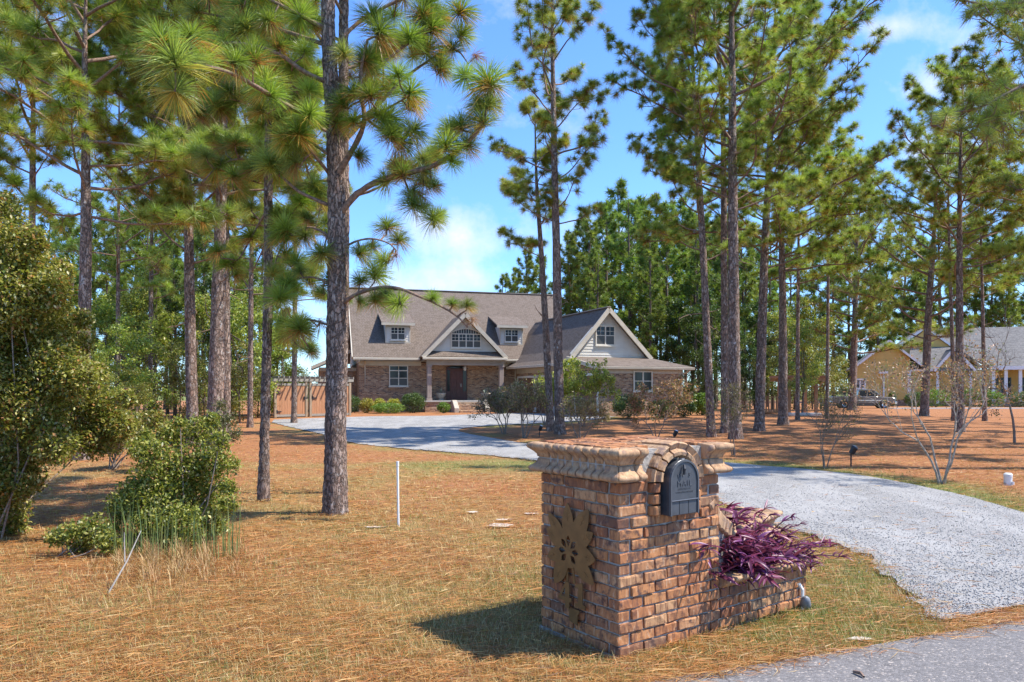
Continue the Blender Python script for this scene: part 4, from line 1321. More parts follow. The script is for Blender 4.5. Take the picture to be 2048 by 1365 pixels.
# ------------------------------------------------------------------ the mailbox
mbx = empty('mailbox', FP.w(MA, 0, MT), PA, 'dark grey arched metal mailbox set into the brick pillar', 'mailbox')
mw, ms = 0.122, 0.204


def tunnel(w, s, r0=None):
    pts = [(-w, 0.0)]
    for k in range(15):
        a = PI - PI * k / 14
        pts.append((w * math.cos(a), s + w * math.sin(a)))
    return pts + [(w, 0.0)]


MB().prism(tunnel(mw, ms), 0.40, 'y', -0.055).build('box_body', M['mailbox'], mbx, 0.002)
dr = MB().prism(tunnel(mw + 0.006, ms), -0.056, 'y', -0.082).build('door', M['mailbox'], mbx, 0.004)
inn, outp = tunnel(mw - 0.008, ms), tunnel(mw + 0.004, ms)
rim = MB()
for k in range(len(inn) - 1):
    rim.prism([inn[k], inn[k + 1], outp[k + 1], outp[k]], -0.083, 'y', -0.089)
rim.build('door_rim', M['mailbox_hi'], dr)
MB().tube([(-mw + 0.004, -0.086, 0.088), (mw - 0.004, -0.086, 0.088)], 0.005, 6).build('door_bead', M['mailbox_hi'], dr)
for x in (-0.043, 0.037):
    box('door_groove', M['dark'], dr, x - 0.0016, x + 0.0016, -0.0835, -0.081, 0.004, 0.082)
MB().tube([(-0.014, -0.092, 0.300), (-0.020, -0.100, 0.278), (-0.022, -0.097, 0.242)], [0.007, 0.010, 0.007], 8).build('latch', M['dark'], dr)
MB().box(-0.016, 0.014, -0.075, -0.050, 0.322, 0.338).build('catch', M['mailbox_hi'], mbx, 0.003)
hp = []


def text_mesh(s, size, extrude, spacing=1.0, bold=0.0):
    cu = bpy.data.curves.new('lettering', 'FONT')
    cu.body = s
    cu.size = size
    cu.extrude = extrude
    cu.align_x = 'CENTER'
    cu.space_character = spacing
    cu.offset = bold
    cu.resolution_u = 3
    to = bpy.data.objects.new('lettering', cu)
    COL.objects.link(to)
    dg = bpy.context.evaluated_depsgraph_get()
    me = bpy.data.meshes.new_from_object(to.evaluated_get(dg))
    bpy.data.objects.remove(to)
    return me


for s, x, z, size, ro in (("U", -0.045, 0.222, 0.036, 0.35), ("S", 0.040, 0.226, 0.036, -0.35)):
    mob('lettering', text_mesh(s, size, 0.0035), M['mailbox_hi'], dr, (x, -0.082, z), (PI / 2, -ro * 0.6, 0))
MB().lathe([(0.0, -0.002), (0.007, -0.002), (0.007, 0.002)], 10, (-0.012, -0.083, 0.236), 'y').lathe([(0.0, -0.002), (0.007, -0.002), (0.007, 0.002)], 10, (0.012, -0.083, 0.258), 'y').build('rivet', M['mailbox_hi'], dr)
mob('lettering', text_mesh("MAIL", 0.050, 0.0035, 1.25), M['mailbox_hi'], dr, (0.0, -0.082, 0.172), (PI / 2, 0, 0))
mob('lettering', text_mesh("APPROVED BY", 0.016, 0.0015, 1.15), M['mailbox_hi'], dr, (0.0, -0.082, 0.150), (PI / 2, 0, 0))
mob('lettering', text_mesh("POSTMASTER GENERAL", 0.014, 0.0015, 1.05), M['mailbox_hi'], dr, (0.0, -0.082, 0.131), (PI / 2, 0, 0))

# ------------------------------------------------------------------ bronze flower plaque with the house number
FL = lambda px, py: FP.vz(px, py, -0.03)      # -> (along the left face, height)
cs, cz = FL(1137, 1103)
pq = empty('house_number_plaque', FP.w(-0.03, cs, cz), PA - PI / 2, 'bronze metal flower plaque with number 41 on the shaded pillar face', 'plaque')
lf = []
for px, py, w in ((1135, 1006, .058), (1177, 1019, .066), (1186, 1066, .052), (1190.5, 1121, .064), (1188, 1170, .060), (1109, 1166, .062), (1095, 1113, .050), (1093, 1056, .052), (1097, 1025, .052)):
    s_, z_ = FL(px, py)
    x, y = -(s_ - cs), z_ - cz        # seen from outside, right is towards the corner
    lf.append((math.hypot(x, y), math.atan2(y, x), w * 0.92))


def inside_leaf(x, y):
    for R, al, w in lf:
        a = x * math.cos(al) + y * math.sin(al)
        b = abs(-x * math.sin(al) + y * math.cos(al))
        if 0 < a < R and b < w * math.sin(PI * min(1, (a / R) ** 1.15)) ** 0.8 + 0.001: return True
    return math.hypot(x, y) < 0.104


outer = []
for k in range(420):
    t = 2 * PI * k / 420
    r = 0.40
    while r > 0.10 and not inside_leaf(r * math.cos(t), r * math.sin(t)): r -= 0.0015
    outer.append((r * math.cos(t), r * math.sin(t)))


def plate(name, splines, th, mat, parent, y):
    cu = bpy.data.curves.new(name, 'CURVE')
    cu.dimensions = '2D'
    cu.fill_mode = 'BOTH'
    cu.extrude = th / 2
    for sp in splines:
        s = cu.splines.new('POLY')
        s.points.add(len(sp) - 1)
        for p, (a, b) in zip(s.points, sp): p.co = (a, b, 0, 1)
        s.use_cyclic_u = True
    to = bpy.data.objects.new(name, cu)
    COL.objects.link(to)
    me = bpy.data.meshes.new_from_object(to.evaluated_get(bpy.context.evaluated_depsgraph_get()))
    bpy.data.objects.remove(to)
    return mob(name, me, mat, parent, (0, y, 0), (PI / 2, 0, 0))


holes = []
for k in range(8):
    al = PI / 2 + k * PI / 4 + (0.0 if k % 2 else 0.02)
    R0, R1, w = (0.028, 0.098, 0.0170) if k == 0 else (0.028, 0.094, 0.0188)
    if k == 4: continue
    sp = []
    for j in range(9):
        a = R0 + (R1 - R0) * j / 8
        b = w * math.sin(PI * (j / 8) ** 1.2)
        sp.append((a, b))
    for j in range(7, 0, -1):
        sp.append((sp[j][0], -sp[j][1]))
    holes.append([(a * math.cos(al) - b * math.sin(al), a * math.sin(al) + b * math.cos(al)) for a, b in sp])
for R, al, w in lf:
    def tr_(pts): return [(a * math.cos(al) - b * math.sin(al), a * math.sin(al) + b * math.cos(al)) for a, b in pts]
    r0, r1 = R * 0.62, R * 0.86
    holes.append(tr_([(r0, -0.0010), (r1, -0.0006), (r1, 0.0006), (r0, 0.0010)]))
    for t in (0.25, 0.6):
        a = r0 + (r1 - r0) * t
        for sg in (-1, 1):
            holes.append(tr_([(a, sg * 0.0032), (a + 0.0022, sg * 0.0032), (a + 0.016, sg * 0.019), (a + 0.0145, sg * 0.0195)]))
plate('flower', [outer] + holes, 0.004, M['bronze'], pq, 0.0)
# stem, number and shield below
def loc41(px, py):
    s_, z_ = FL(px, py)
    return (-(s_ - cs), z_ - cz)


plate('stem', [[loc41(1133, 1124), loc41(1136, 1124), loc41(1135, 1166), loc41(1132, 1166)]], 0.004, M['bronze'], pq, 0.004)
plate('stem', [[loc41(1142, 1124), loc41(1145, 1124), loc41(1150, 1168), loc41(1146, 1168)]], 0.004, M['bronze'], pq, 0.004)
x4, z4 = loc41(1136, 1213)
Q4 = lambda L: [(x4 + a, z4 + b) for a, b in L]
plate('number', [Q4([(-0.098, 0.030), (-0.020, 0.150), (0.016, 0.150), (0.016, 0.056), (0.036, 0.056), (0.036, 0.030), (0.016, 0.030), (0.016, -0.012), (-0.026, -0.012), (-0.026, 0.030)]), Q4([(-0.062, 0.056), (-0.026, 0.056), (-0.026, 0.112)])], 0.004, M['bronze'], pq, -0.002)
x4, z4 = loc41(1161, 1216)
plate('number', [Q4([(-0.046, -0.004), (-0.046, 0.018), (-0.020, 0.022), (-0.020, 0.118), (-0.048, 0.108), (-0.048, 0.128), (0.006, 0.150), (0.022, 0.150), (0.022, 0.022), (0.046, 0.018), (0.046, -0.004)])], 0.004, M['bronze'], pq, -0.002)
plate('shield', [[loc41(1136, 1214), loc41(1158, 1222), loc41(1158, 1227), loc41(1155, 1231), loc41(1155, 1252), loc41(1138, 1241), loc41(1138, 1224)]], 0.004, M['bronze'], pq, 0.001)

# ------------------------------------------------------------------ planter wall with curved wing
LP = 1.857
pln = empty('brick_planter', FP.w(LA, 0, 0), PA, 'low brick planter wall running right from the mailbox pillar', 'planter')
L2 = LP - LA
for k in range(4):
    z = k * RH
    ev = k % 2 == 0
    lay(pln, 0.004, L2 if ev else L2 - 0.0965, 0.0, z, 'x', -1, ev, not ev)
    lay(pln, 0.0965 if ev else 0.0, 0.42, L2, z, 'y', 1, ev, False)
box('mortar_core', M['mortar'], pln, 0.0, L2 - g, g, 0.09, -0.03, 4 * RH)
box('mortar_core', M['mortar'], pln, L2 - 0.09, L2 - g, 0.091, 0.42, -0.03, 4 * RH)
fcP = lambda t, o, h: (t, -o + 0.0, h)
nm_ = 11
for i in range(nm_):
    a, b = 0.003 + (L2 + 0.0) * i / nm_, (L2) * (i + 1) / nm_
    mould(pln, [(-0.11, 0.0)] + LOW[1:-1] + [(-0.11, 0.075)] if False else [(-0.11, 0.0), (0.014, 0.0), (0.030, 0.020), (0.052, 0.034), (0.060, 0.05), (0.050, 0.064), (-0.11, 0.066)], a + 0.003, b - 0.003, 4 * RH + 0.005, fcP, False, i == nm_ - 1)
for i in range(5):
    a, b = 0.0 + 0.42 * i / 5, 0.42 * (i + 1) / 5
    mould(pln, [(-0.11, 0.0), (0.014, 0.0), (0.030, 0.020), (0.052, 0.034), (0.060, 0.05), (0.050, 0.064), (-0.11, 0.066)], a + 0.003 if i else 0.0, b - 0.003, 4 * RH + 0.005, lambda t, o, h: (L2 + o, t, h), i == 0, False)
box('soil', M['soil'], pln, 0.0, L2 - 0.09, 0.092, 0.72, 0.0, 0.27)
# the wing: a short curved wall behind the plants with its own moulded cap
e_end = Vector((2.05, 5.84)); e_dir = Vector((0.60, 0.80))
we0 = e_end - e_dir * 1.02
wang = math.atan2(e_dir.y, e_dir.x)
wl = empty('brick_wing_wall', (we0.x, we0.y, 0), wang, 'low brick wing wall with pale moulded cap behind the purple plants', 'wall')
LW, TW = 1.02, 0.30
for k in range(6):
    lay(wl, 0.0, LW, 0.0, k * RH, 'x', -1, k % 2 == 0, k % 2 == 1)
    lay(wl, 0.0965, TW, LW, k * RH, 'y', 1, k % 2 == 0, k % 2 == 1)
box('mortar_core', M['mortar'], wl, 0, LW - g, g, TW, -0.03, 6 * RH)
nn = 13
for i in range(nn):
    a, b = LW * i / nn, LW * (i + 1) / nn
    for prof, z in ((LOW, 6 * RH + 0.004), (UPP, 6 * RH + 0.098)):
        q = [(-TW, 0.0)] + prof[1:-1] + [(-TW, prof[-1][1])]
        mould(wl, q, a + 0.004, b - 0.004, z, lambda t, o, h: (t, -o, h), False, i == nn - 1)
for i in range(4):
    for prof, z in ((LOW, 6 * RH + 0.004), (UPP, 6 * RH + 0.098)):
        mould(wl, prof, TW * i / 4 + (0.003 if i else 0), TW * (i + 1) / 4 - 0.003, z, lambda t, o, h: (LW + o, t, h), i == 0, False)
# swept rake between pillar and wing
for i in range(7):
    t = i / 6
    x = -0.28 + 0.33 * t
    z = 0.86 - 0.22 * (t ** 0.6) 
    c = Vector((x, 0.06, z))
    MB().box(-0.028, 0.028, -0.12, 0.12, -0.10, 0.0).build('rake_brick', M['mould'], wl, 0.01, loc=c, rot=(0, math.radians(50 - 45 * t), 0))
MB().prism([(-0.35, 0.0), (0.05, 0.0), (0.05, 0.56), (-0.10, 0.62), (-0.30, 0.78), (-0.35, 0.8)], 0.2, 'y', -0.02).build('mortar_core', M['mortar'], wl)

# ------------------------------------------------------------------ small things round the pillar
q = gp(1606, 1214)
sp = empty('spotlight', (q.x, q.y - 0.04, 0), PA, 'small grey landscape spotlight at the planter foot', 'spotlight')
MB().lathe([(0.036, 0.0), (0.039, 0.016), (0.029, 0.07), (0.014, 0.088), (0.0, 0.092)], 14).build('lamp_shade', M['greymetal'], sp, smooth=True, loc=(0, 0, 0.02), rot=(0.35, -0.5, 0))
MB().tube([(-0.03, 0.0, 0.0), (-0.035, 0.0, 0.14), (-0.05, 0.02, 0.18)], 0.012, 8).build('bracket', M['pvc'], sp)


def path_light(px, py, ptop, label):
    q = gp(px, py)
    h = pt(0, ptop, q.y).z - q.z
    t = empty('path_light', q, 0.3, label, 'path light', 'black path lights along the drive')
    MB().tube([(0, 0, 0), (0, 0, h * 0.72)], 0.016, 6).build('stake', M['dark'], t)
    MB().lathe([(0.02, 0.0), (0.055, 0.02), (0.065, 0.16), (0.05, 0.18)], 10).build('lamp_head', M['dark'], t, loc=(0, 0, h * 0.68), rot=(0.35, 0.3, 0))
    MB().lathe([(0.0, 0.0), (0.05, 0.0)], 10, cap=False).build('lens', M['lamp'], t, loc=(0.05, -0.06, h * 0.68 + 0.17), rot=(0.35, 0.3, 0))


path_light(1702, 933, 898, 'black spot path light beside the drive right of the slim crape myrtle')
path_light(1348, 888, 866, 'black spot path light showing just above the pillar cap')
path_light(1079, 874, 856, 'black spot path light left of the paired pine trunks')

q = gp(797, 1052)
st = empty('marker_stake', q, 0, 'thin white plastic marker stake standing in the straw', 'stake')
hs = pt(0, 923, q.y).z
MB().tube([(0.0, 0, -0.05), (-0.006, 0, hs * 0.5), (-0.010, 0, hs - 0.04)], 0.0135, 10).build('pipe', M['pvc'], st)
MB().lathe([(0.017, 0.0), (0.017, 0.055), (0.0, 0.056)], 10, (-0.010, 0, hs - 0.056)).build('cap', M['pvc'], st)
q = gp(2016, 969)
cl_ = empty('cleanout_pipe', q, 0, 'short white cleanout pipe with cap in the grass at right', 'pipe')
MB().lathe([(0.062, -0.05), (0.062, 0.12)], 16).build('pipe', M['pvc'], cl_, loc=(0, 0, 0.0))
MB().lathe([(0.066, 0.121), (0.066, 0.165), (0.045, 0.185), (0.0, 0.187)], 16).build('cap', M['pvc'], cl_)
MB().tube([(0.03, -0.075, 0.0), (0.03, -0.075, 0.05)], 0.02, 8).build('stub', M['pvc'], cl_)
q0, q1 = gp(1707, 1353), gp(1728, 1364)
tag(MB().tube([(q0.x, q0.y, 0.026), ((q0.x + q1.x) / 2 + 0.01, (q0.y + q1.y) / 2, 0.032), (q1.x, q1.y, 0.026)], [0.008, 0.010, 0.006], 6).build('fallen_twig', M['limb'], None), 'short brown twig lying on the asphalt', 'twig')
q0 = gp(215, 1190); q1 = pt(282, 1062, q0.y + 0.35)
tag(MB().tube([q0, (q0 + q1) / 2 + Vector((0.02, 0, 0.01)), q1], [0.007, 0.006, 0.003], 6).tube([(q0 + q1) / 2, (q0 + q1) / 2 + Vector((-0.03, 0.05, 0.22))], [0.006, 0.002], 5).build('dead_branch', M['dry'], None), 'bleached dead branch leaning into the lower left bush', 'branch')
# ------------------------------------------------------------------ pines
GREEN = np.array([[0.22, 0.285, 0.042], [0.32, 0.38, 0.060], [0.40, 0.41, 0.085], [0.25, 0.30, 0.068]])
OLDC = np.array([[0.62, 0.40, 0.08], [0.58, 0.29, 0.065], [0.54, 0.44, 0.09], [0.46, 0.22, 0.065]])


def nrm(a):
    return a / (np.linalg.norm(a, axis=-1, keepdims=True) + 1e-12)


def tufts_np(P, A, Sz, n, width, rng, old=0.35, detail=2, droop=0.2, tint=None, cmin=-0.35):
    """bursts of long needles: P tips, A stem directions, Sz needle lengths"""
    P, A, Sz = np.asarray(P, float), nrm(np.asarray(A, float)), np.asarray(Sz, float)
    T = len(P)
    ref = np.where(np.abs(A[:, 2:3]) < 0.9, np.array([[0, 0, 1.0]]), np.array([[1.0, 0, 0]]))
    B = nrm(np.cross(A, ref)); Cx = np.cross(A, B)
    cphi = rng.uniform(cmin, 0.98, (T, n))
    sphi = np.sqrt(1 - cphi ** 2)
    th = rng.uniform(0, 2 * PI, (T, n))
    d = A[:, None] * cphi[..., None] + (B[:, None] * np.cos(th)[..., None] + Cx[:, None] * np.sin(th)[..., None]) * sphi[..., None]
    back = rng.uniform(0, 0.30, (T, n)) * (1 - 0.6 * np.clip(cphi, 0, 1))
    base = P[:, None] - A[:, None] * (Sz[:, None] * back)[..., None]
    ln = Sz[:, None] * rng.uniform(0.72, 1.06, (T, n))
    dr = (ln * droop * rng.uniform(0.5, 1.5, (T, n)))
    side = nrm(np.cross(d, rng.normal(0, 1, (T, n, 3)))) * (width / 2)
    if np.ndim(width): side = nrm(side)
    tip = base + d * ln[..., None]; tip[..., 2] -= dr
    greens = GREEN[rng.integers(0, len(GREEN), T)] * rng.uniform(0.8, 1.25, (T, 1))
    col = greens[:, None] * rng.uniform(0.75, 1.3, (T, n, 1))
    isold = rng.random(T) < old
    oc = OLDC[rng.integers(0, len(OLDC), T)]
    lim = rng.uniform(-0.2, 0.45, T)
    low = (d[..., 2] < lim[:, None] - 0.25) & (back > 0.10)
    m = isold[:, None] & low & (rng.random((T, n)) < 0.85)
    col = np.where(m[..., None], oc[:, None] * rng.uniform(0.7, 1.25, (T, n, 1)), col)
    if tint is not None: col = col * np.asarray(tint)
    if detail == 2:
        mid = base + d * (ln * 0.55)[..., None]; mid[..., 2] -= dr * 0.30
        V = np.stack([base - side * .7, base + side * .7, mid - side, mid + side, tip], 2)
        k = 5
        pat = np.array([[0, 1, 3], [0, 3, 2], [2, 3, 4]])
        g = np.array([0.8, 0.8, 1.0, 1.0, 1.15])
    else:
        V = np.stack([base - side, base + side, tip], 2)
        k = 3
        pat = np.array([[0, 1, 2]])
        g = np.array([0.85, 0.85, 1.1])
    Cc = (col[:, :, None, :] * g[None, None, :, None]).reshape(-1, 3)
    V = V.reshape(-1, 3)
    Fc = (np.arange(T * n)[:, None, None] * k + pat[None]).reshape(-1, 3)
    return V, Fc, Cc


def curve_path(p, d, L, n, rng, az_j=0.16, el_j=0.10, up=0.0):
    """crooked branch path"""
    pts = [np.array(p, float)]
    az, el = math.atan2(d[1], d[0]), math.asin(max(-1, min(1, d[2] / (np.linalg.norm(d) + 1e-9))))
    for k in range(n):
        az += rng.normal(0, az_j)
        el += rng.normal(0, el_j) + up / n
        el = max(-1.2, min(1.45, el))
        pts.append(pts[-1] + L / n * np.array([math.cos(az) * math.cos(el), math.sin(az) * math.cos(el), math.sin(el)]))
    return np.array(pts)


class Pine:
    def __init__(s, seed):
        s.rng = np.random.default_rng(seed)
        s.br = []          # list of lists of (pts, radii): one entry per main branch
        s.P, s.A, s.S = [], [], []

    def tuft(s, p, a, size):
        s.P.append(np.array(p)); s.A.append(np.array(a)); s.S.append(size)

    def branch(s, p, az, el, L, r0, ts, twigs=1.0, bare=0.3, seg=8, up=0.45):
        rng = s.rng
        d = np.array([math.cos(az) * math.cos(el), math.sin(az) * math.cos(el), math.sin(el)])
        pts = curve_path(p, d, L, seg, rng, 0.17, 0.11, up)
        rad = np.linspace(r0, max(0.008, r0 * 0.32), len(pts))
        parts = [(pts, rad)]
        nt = max(3, int((2.5 + L * 4.0) * twigs))
        for k in range(nt):
            t = bare + (1 - bare) * (k + rng.random()) / nt
            f = t * seg
            i = min(seg - 1, int(f))
            q = pts[i] + (pts[i + 1] - pts[i]) * (f - i)
            dd = nrm(pts[i + 1] - pts[i])
            sgn = 1 if k % 2 else -1
            az2 = math.atan2(dd[1], dd[0]) + sgn * rng.uniform(0.5, 1.25)
            el2 = rng.uniform(-0.25, 0.75)
            l2 = rng.uniform(0.22, 0.50) * (0.45 + L * 0.28) * (1.15 - 0.5 * t)
            tp = curve_path(q, np.array([math.cos(az2) * math.cos(el2), math.sin(az2) * math.cos(el2), math.sin(el2)]), l2, 4, rng, 0.22, 0.18, 0.6)
            parts.append((tp, np.linspace(max(0.009, r0 * 0.34), 0.007, 5)))
            e = nrm(tp[-1] - tp[-2])
            s.tuft(tp[-1], e + [0, 0, 0.25], ts * rng.uniform(0.75, 1.12))
            if rng.random() < 0.75:
                q2 = tp[2]
                az3 = az2 + rng.choice([-1, 1]) * rng.uniform(0.5, 1.2)
                el3 = rng.uniform(-0.1, 0.9)
                t3 = curve_path(q2, np.array([math.cos(az3) * math.cos(el3), math.sin(az3) * math.cos(el3), math.sin(el3)]), l2 * 0.6, 3, rng, 0.2, 0.2, 0.4)
                parts.append((t3, np.linspace(0.009, 0.006, 4)))
                s.tuft(t3[-1], nrm(t3[-1] - t3[-2]) + [0, 0, 0.25], ts * rng.uniform(0.7, 1.05))
        s.tuft(pts[-1], nrm(pts[-1] - pts[-2]) + [0, 0, 0.2], ts)
        s.br.append(parts)

    def manual(s, pts, r0, r1):
        """a branch through given points, smoothed"""
        P = [np.array(p, float) for p in pts]
        out = []
        for i in range(len(P) - 1):
            p0, p1, p2, p3 = P[max(i - 1, 0)], P[i], P[i + 1], P[min(i + 2, len(P) - 1)]
            for k in range(4):
                t = k / 4
                out.append(0.5 * ((2 * p1) + (p2 - p0) * t + (2 * p0 - 5 * p1 + 4 * p2 - p3) * t * t + (3 * p1 - p0 - 3 * p2 + p3) * t ** 3))
        out.append(P[-1])
        out = np.array(out)
        s.br.append([(out, np.linspace(r0, r1, len(out)))])
        return out

    def attach(s, p, size, axis=None, r=0.010):
        """a tuft at p carried by a twig from the nearest branch"""
        best = None
        p = np.array(p, float)
        for bi, parts in enumerate(s.br):
            pts = parts[0][0]
            dd = np.linalg.norm(pts - p, axis=1) + 0.15 * np.maximum(0, pts[:, 2] - p[2])
            i = int(dd.argmin())
            if best is None or dd[i] < best[0]: best = (dd[i], bi, i)
        q = s.br[best[1]][0][0][best[2]]
        ax = p - q
        ln = np.linalg.norm(ax)
        if axis is None: axis = nrm(ax) * 0.6 + np.array([0, 0, 0.7])
        axis = nrm(np.array(axis, float))
        if ln > 0.02:
            m1 = q + ax * 0.35 - np.array([0, 0, 0.10 * ln]); m2 = p - axis * min(0.3, ln * 0.4)
            s.br[best[1]].append((np.array([q, m1, m2, p]), np.array([r * 1.3, r * 1.1, r, r * 0.8])))
        s.tuft(p, axis, size)


def trunk_np(pts, radii, seg, rng, lump=0.05, rough=False):
    """pts: rough centre line; resampled and given bark relief"""
    P = np.asarray(pts, float)
    d = np.concatenate([[0], np.cumsum(np.linalg.norm(np.diff(P, axis=0), axis=1))])
    step = 0.045 if rough else 0.5
    n = max(6, int(d[-1] / step))
    t = np.linspace(0, d[-1], n)
    C = np.stack([np.interp(t, d, P[:, i]) for i in range(3)], 1)
    R = np.interp(t, d, radii)
    k = 5 if not rough else 25
    ker = np.ones(k) / k
    for i in range(2):
        pad = np.pad(C[:, i], (k // 2, k // 2), mode='reflect', reflect_type='odd')
        C[:, i] = np.convolve(pad, ker, 'valid')[:n]
    V, Q = tube_np(C, R, seg)
    if rough:
        V3 = V.reshape(n, seg, 3)
        ctr = V3.mean(1, keepdims=True)
        out = np.empty((n, seg))
        for i in range(n):
            for j in range(seg):
                p = V3[i, j]
                v = Vector((p[0] * 1.0, p[1] * 1.0, p[2] * 0.42)) * 17
                ds, _ = mnoise.voronoi(v)
                e = min(1.0, (ds[1] - ds[0]) * 3.2)
                out[i, j] = 0.013 * e + 0.006 * mnoise.noise(v * 3.1) + 0.012 * mnoise.noise(v * 0.15)
        V3 = V3 + nrm(V3 - ctr) * out[..., None]
        V = V3.reshape(-1, 3)
    else:
        V = V + rng.normal(0, 1, V.shape) * np.repeat(R, seg)[:, None] * lump
    return V, Q


def finish_pine(p, name, base, label, group, trunk, needles, width, old, detail, crown_name='crown', tuft_protos=None, limbs_mat='limb', bark='bark', split=False, tseg=10, droop=0.2, tint=None, bseg=5):
    """puts the tree together: Empty > trunk, branch(es), crown or needle tufts"""
    b = np.array(base, float)
    root = empty(name, base, 0, label, 'tree', group)
    tp, tr_, rough, seg = trunk
    V, Q = trunk_np(np.asarray(tp) - b, tr_, seg, p.rng, 0.03, rough)
    mob('trunk', mesh_np('trunk', V, Q, None, True), M[bark], root)
    if split or bseg > 4:
        for parts in p.br:
            a = ACC()
            for k, (pts, rad) in enumerate(parts):
                v, q = tube_np(pts - b, rad, (7 if k == 0 else 5) if split else (5 if k == 0 else 3), 0.07, p.rng)
                a.add(v, q)
            mob('branch', a.mesh('branch', True), M[limbs_mat], root)
    elif p.br:
        a = ACC()
        for parts in p.br:
            for k, (pts, rad) in enumerate(parts):
                v, q = tube_np(pts - b, rad, bseg if k == 0 else max(3, bseg - 2))
                a.add(v, q)
        tag(mob('limbs', a.mesh('limbs', True), M[limbs_mat], root), kind='stuff')
    if tuft_protos:
        for k, (q, ax, sz) in enumerate(zip(p.P, p.A, p.S)):
            ax = nrm(ax)
            el = math.asin(ax[2])
            cls = 0 if el > 0.75 else (1 if el > 0.1 else 2)
            if p.rng.random() < 0.08: cls, sz = 3, sz * 0.8
            me, s0 = tuft_protos[cls][int(p.rng.integers(0, len(tuft_protos[cls])))]
            o = bpy.data.objects.new('needle_tuft', me)
            o.location = q - b
            o.rotation_euler = (p.rng.normal(0, 0.22), p.rng.normal(0, 0.22), math.atan2(ax[1], ax[0]) + p.rng.normal(0, 0.3))
            o.scale = tuple(sz / s0 * p.rng.uniform(0.85, 1.1, 3))
            link(o, root)
    elif p.P:
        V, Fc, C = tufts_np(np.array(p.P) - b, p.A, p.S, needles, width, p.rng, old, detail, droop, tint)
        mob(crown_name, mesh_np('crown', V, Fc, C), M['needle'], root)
    return root


# shared tuft meshes for the nearest pines, three leanings with several colourings each
PROTO = [[], [], []]
rgt = np.random.default_rng(77)
for cls, el in ((0, 1.1), (1, 0.45), (2, -0.2)):
    for k in range(6):
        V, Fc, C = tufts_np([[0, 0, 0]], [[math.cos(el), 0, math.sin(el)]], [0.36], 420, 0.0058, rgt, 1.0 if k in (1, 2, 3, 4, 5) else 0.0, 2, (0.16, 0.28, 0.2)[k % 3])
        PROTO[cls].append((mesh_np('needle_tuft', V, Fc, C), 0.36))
PROTO.append([])
for k in range(3):      # spent, hanging tufts
    V, Fc, C = tufts_np([[0, 0, 0]], [[0.4, 0, -0.6]], [0.36], 110, 0.006, rgt, 0.0, 2, 0.45)
    PROTO[3].append((mesh_np('needle_tuft', V, Fc, np.ones_like(C) * np.array([0.36, 0.17, 0.07]) * rgt.uniform(0.7, 1.2, (len(C), 1))), 0.36))
for c in PROTO:
    for me, _ in c: me.materials.append(M['needle'])


def px_path(px_pts, y, base):
    """trunk centre line from photo pixels at depth y"""
    return [np.array(base)] + [np.array(pt(px, py, y)) for px, py in px_pts]


def fill_tufts(p, n, size, skip=()):
    '''more side shoots along the drawn branches'''
    for bi in range(len(p.br)):
        if bi in skip: continue
        pts = p.br[bi][0][0]
        for k in range(n):
            i = int(len(pts) * p.rng.uniform(0.35, 0.98))
            d = nrm(p.rng.normal(0, 1, 3) + np.array([0, 0, 0.5])) * p.rng.uniform(0.15, 0.42)
            p.attach(pts[i] + d, size * p.rng.uniform(0.8, 1.2))


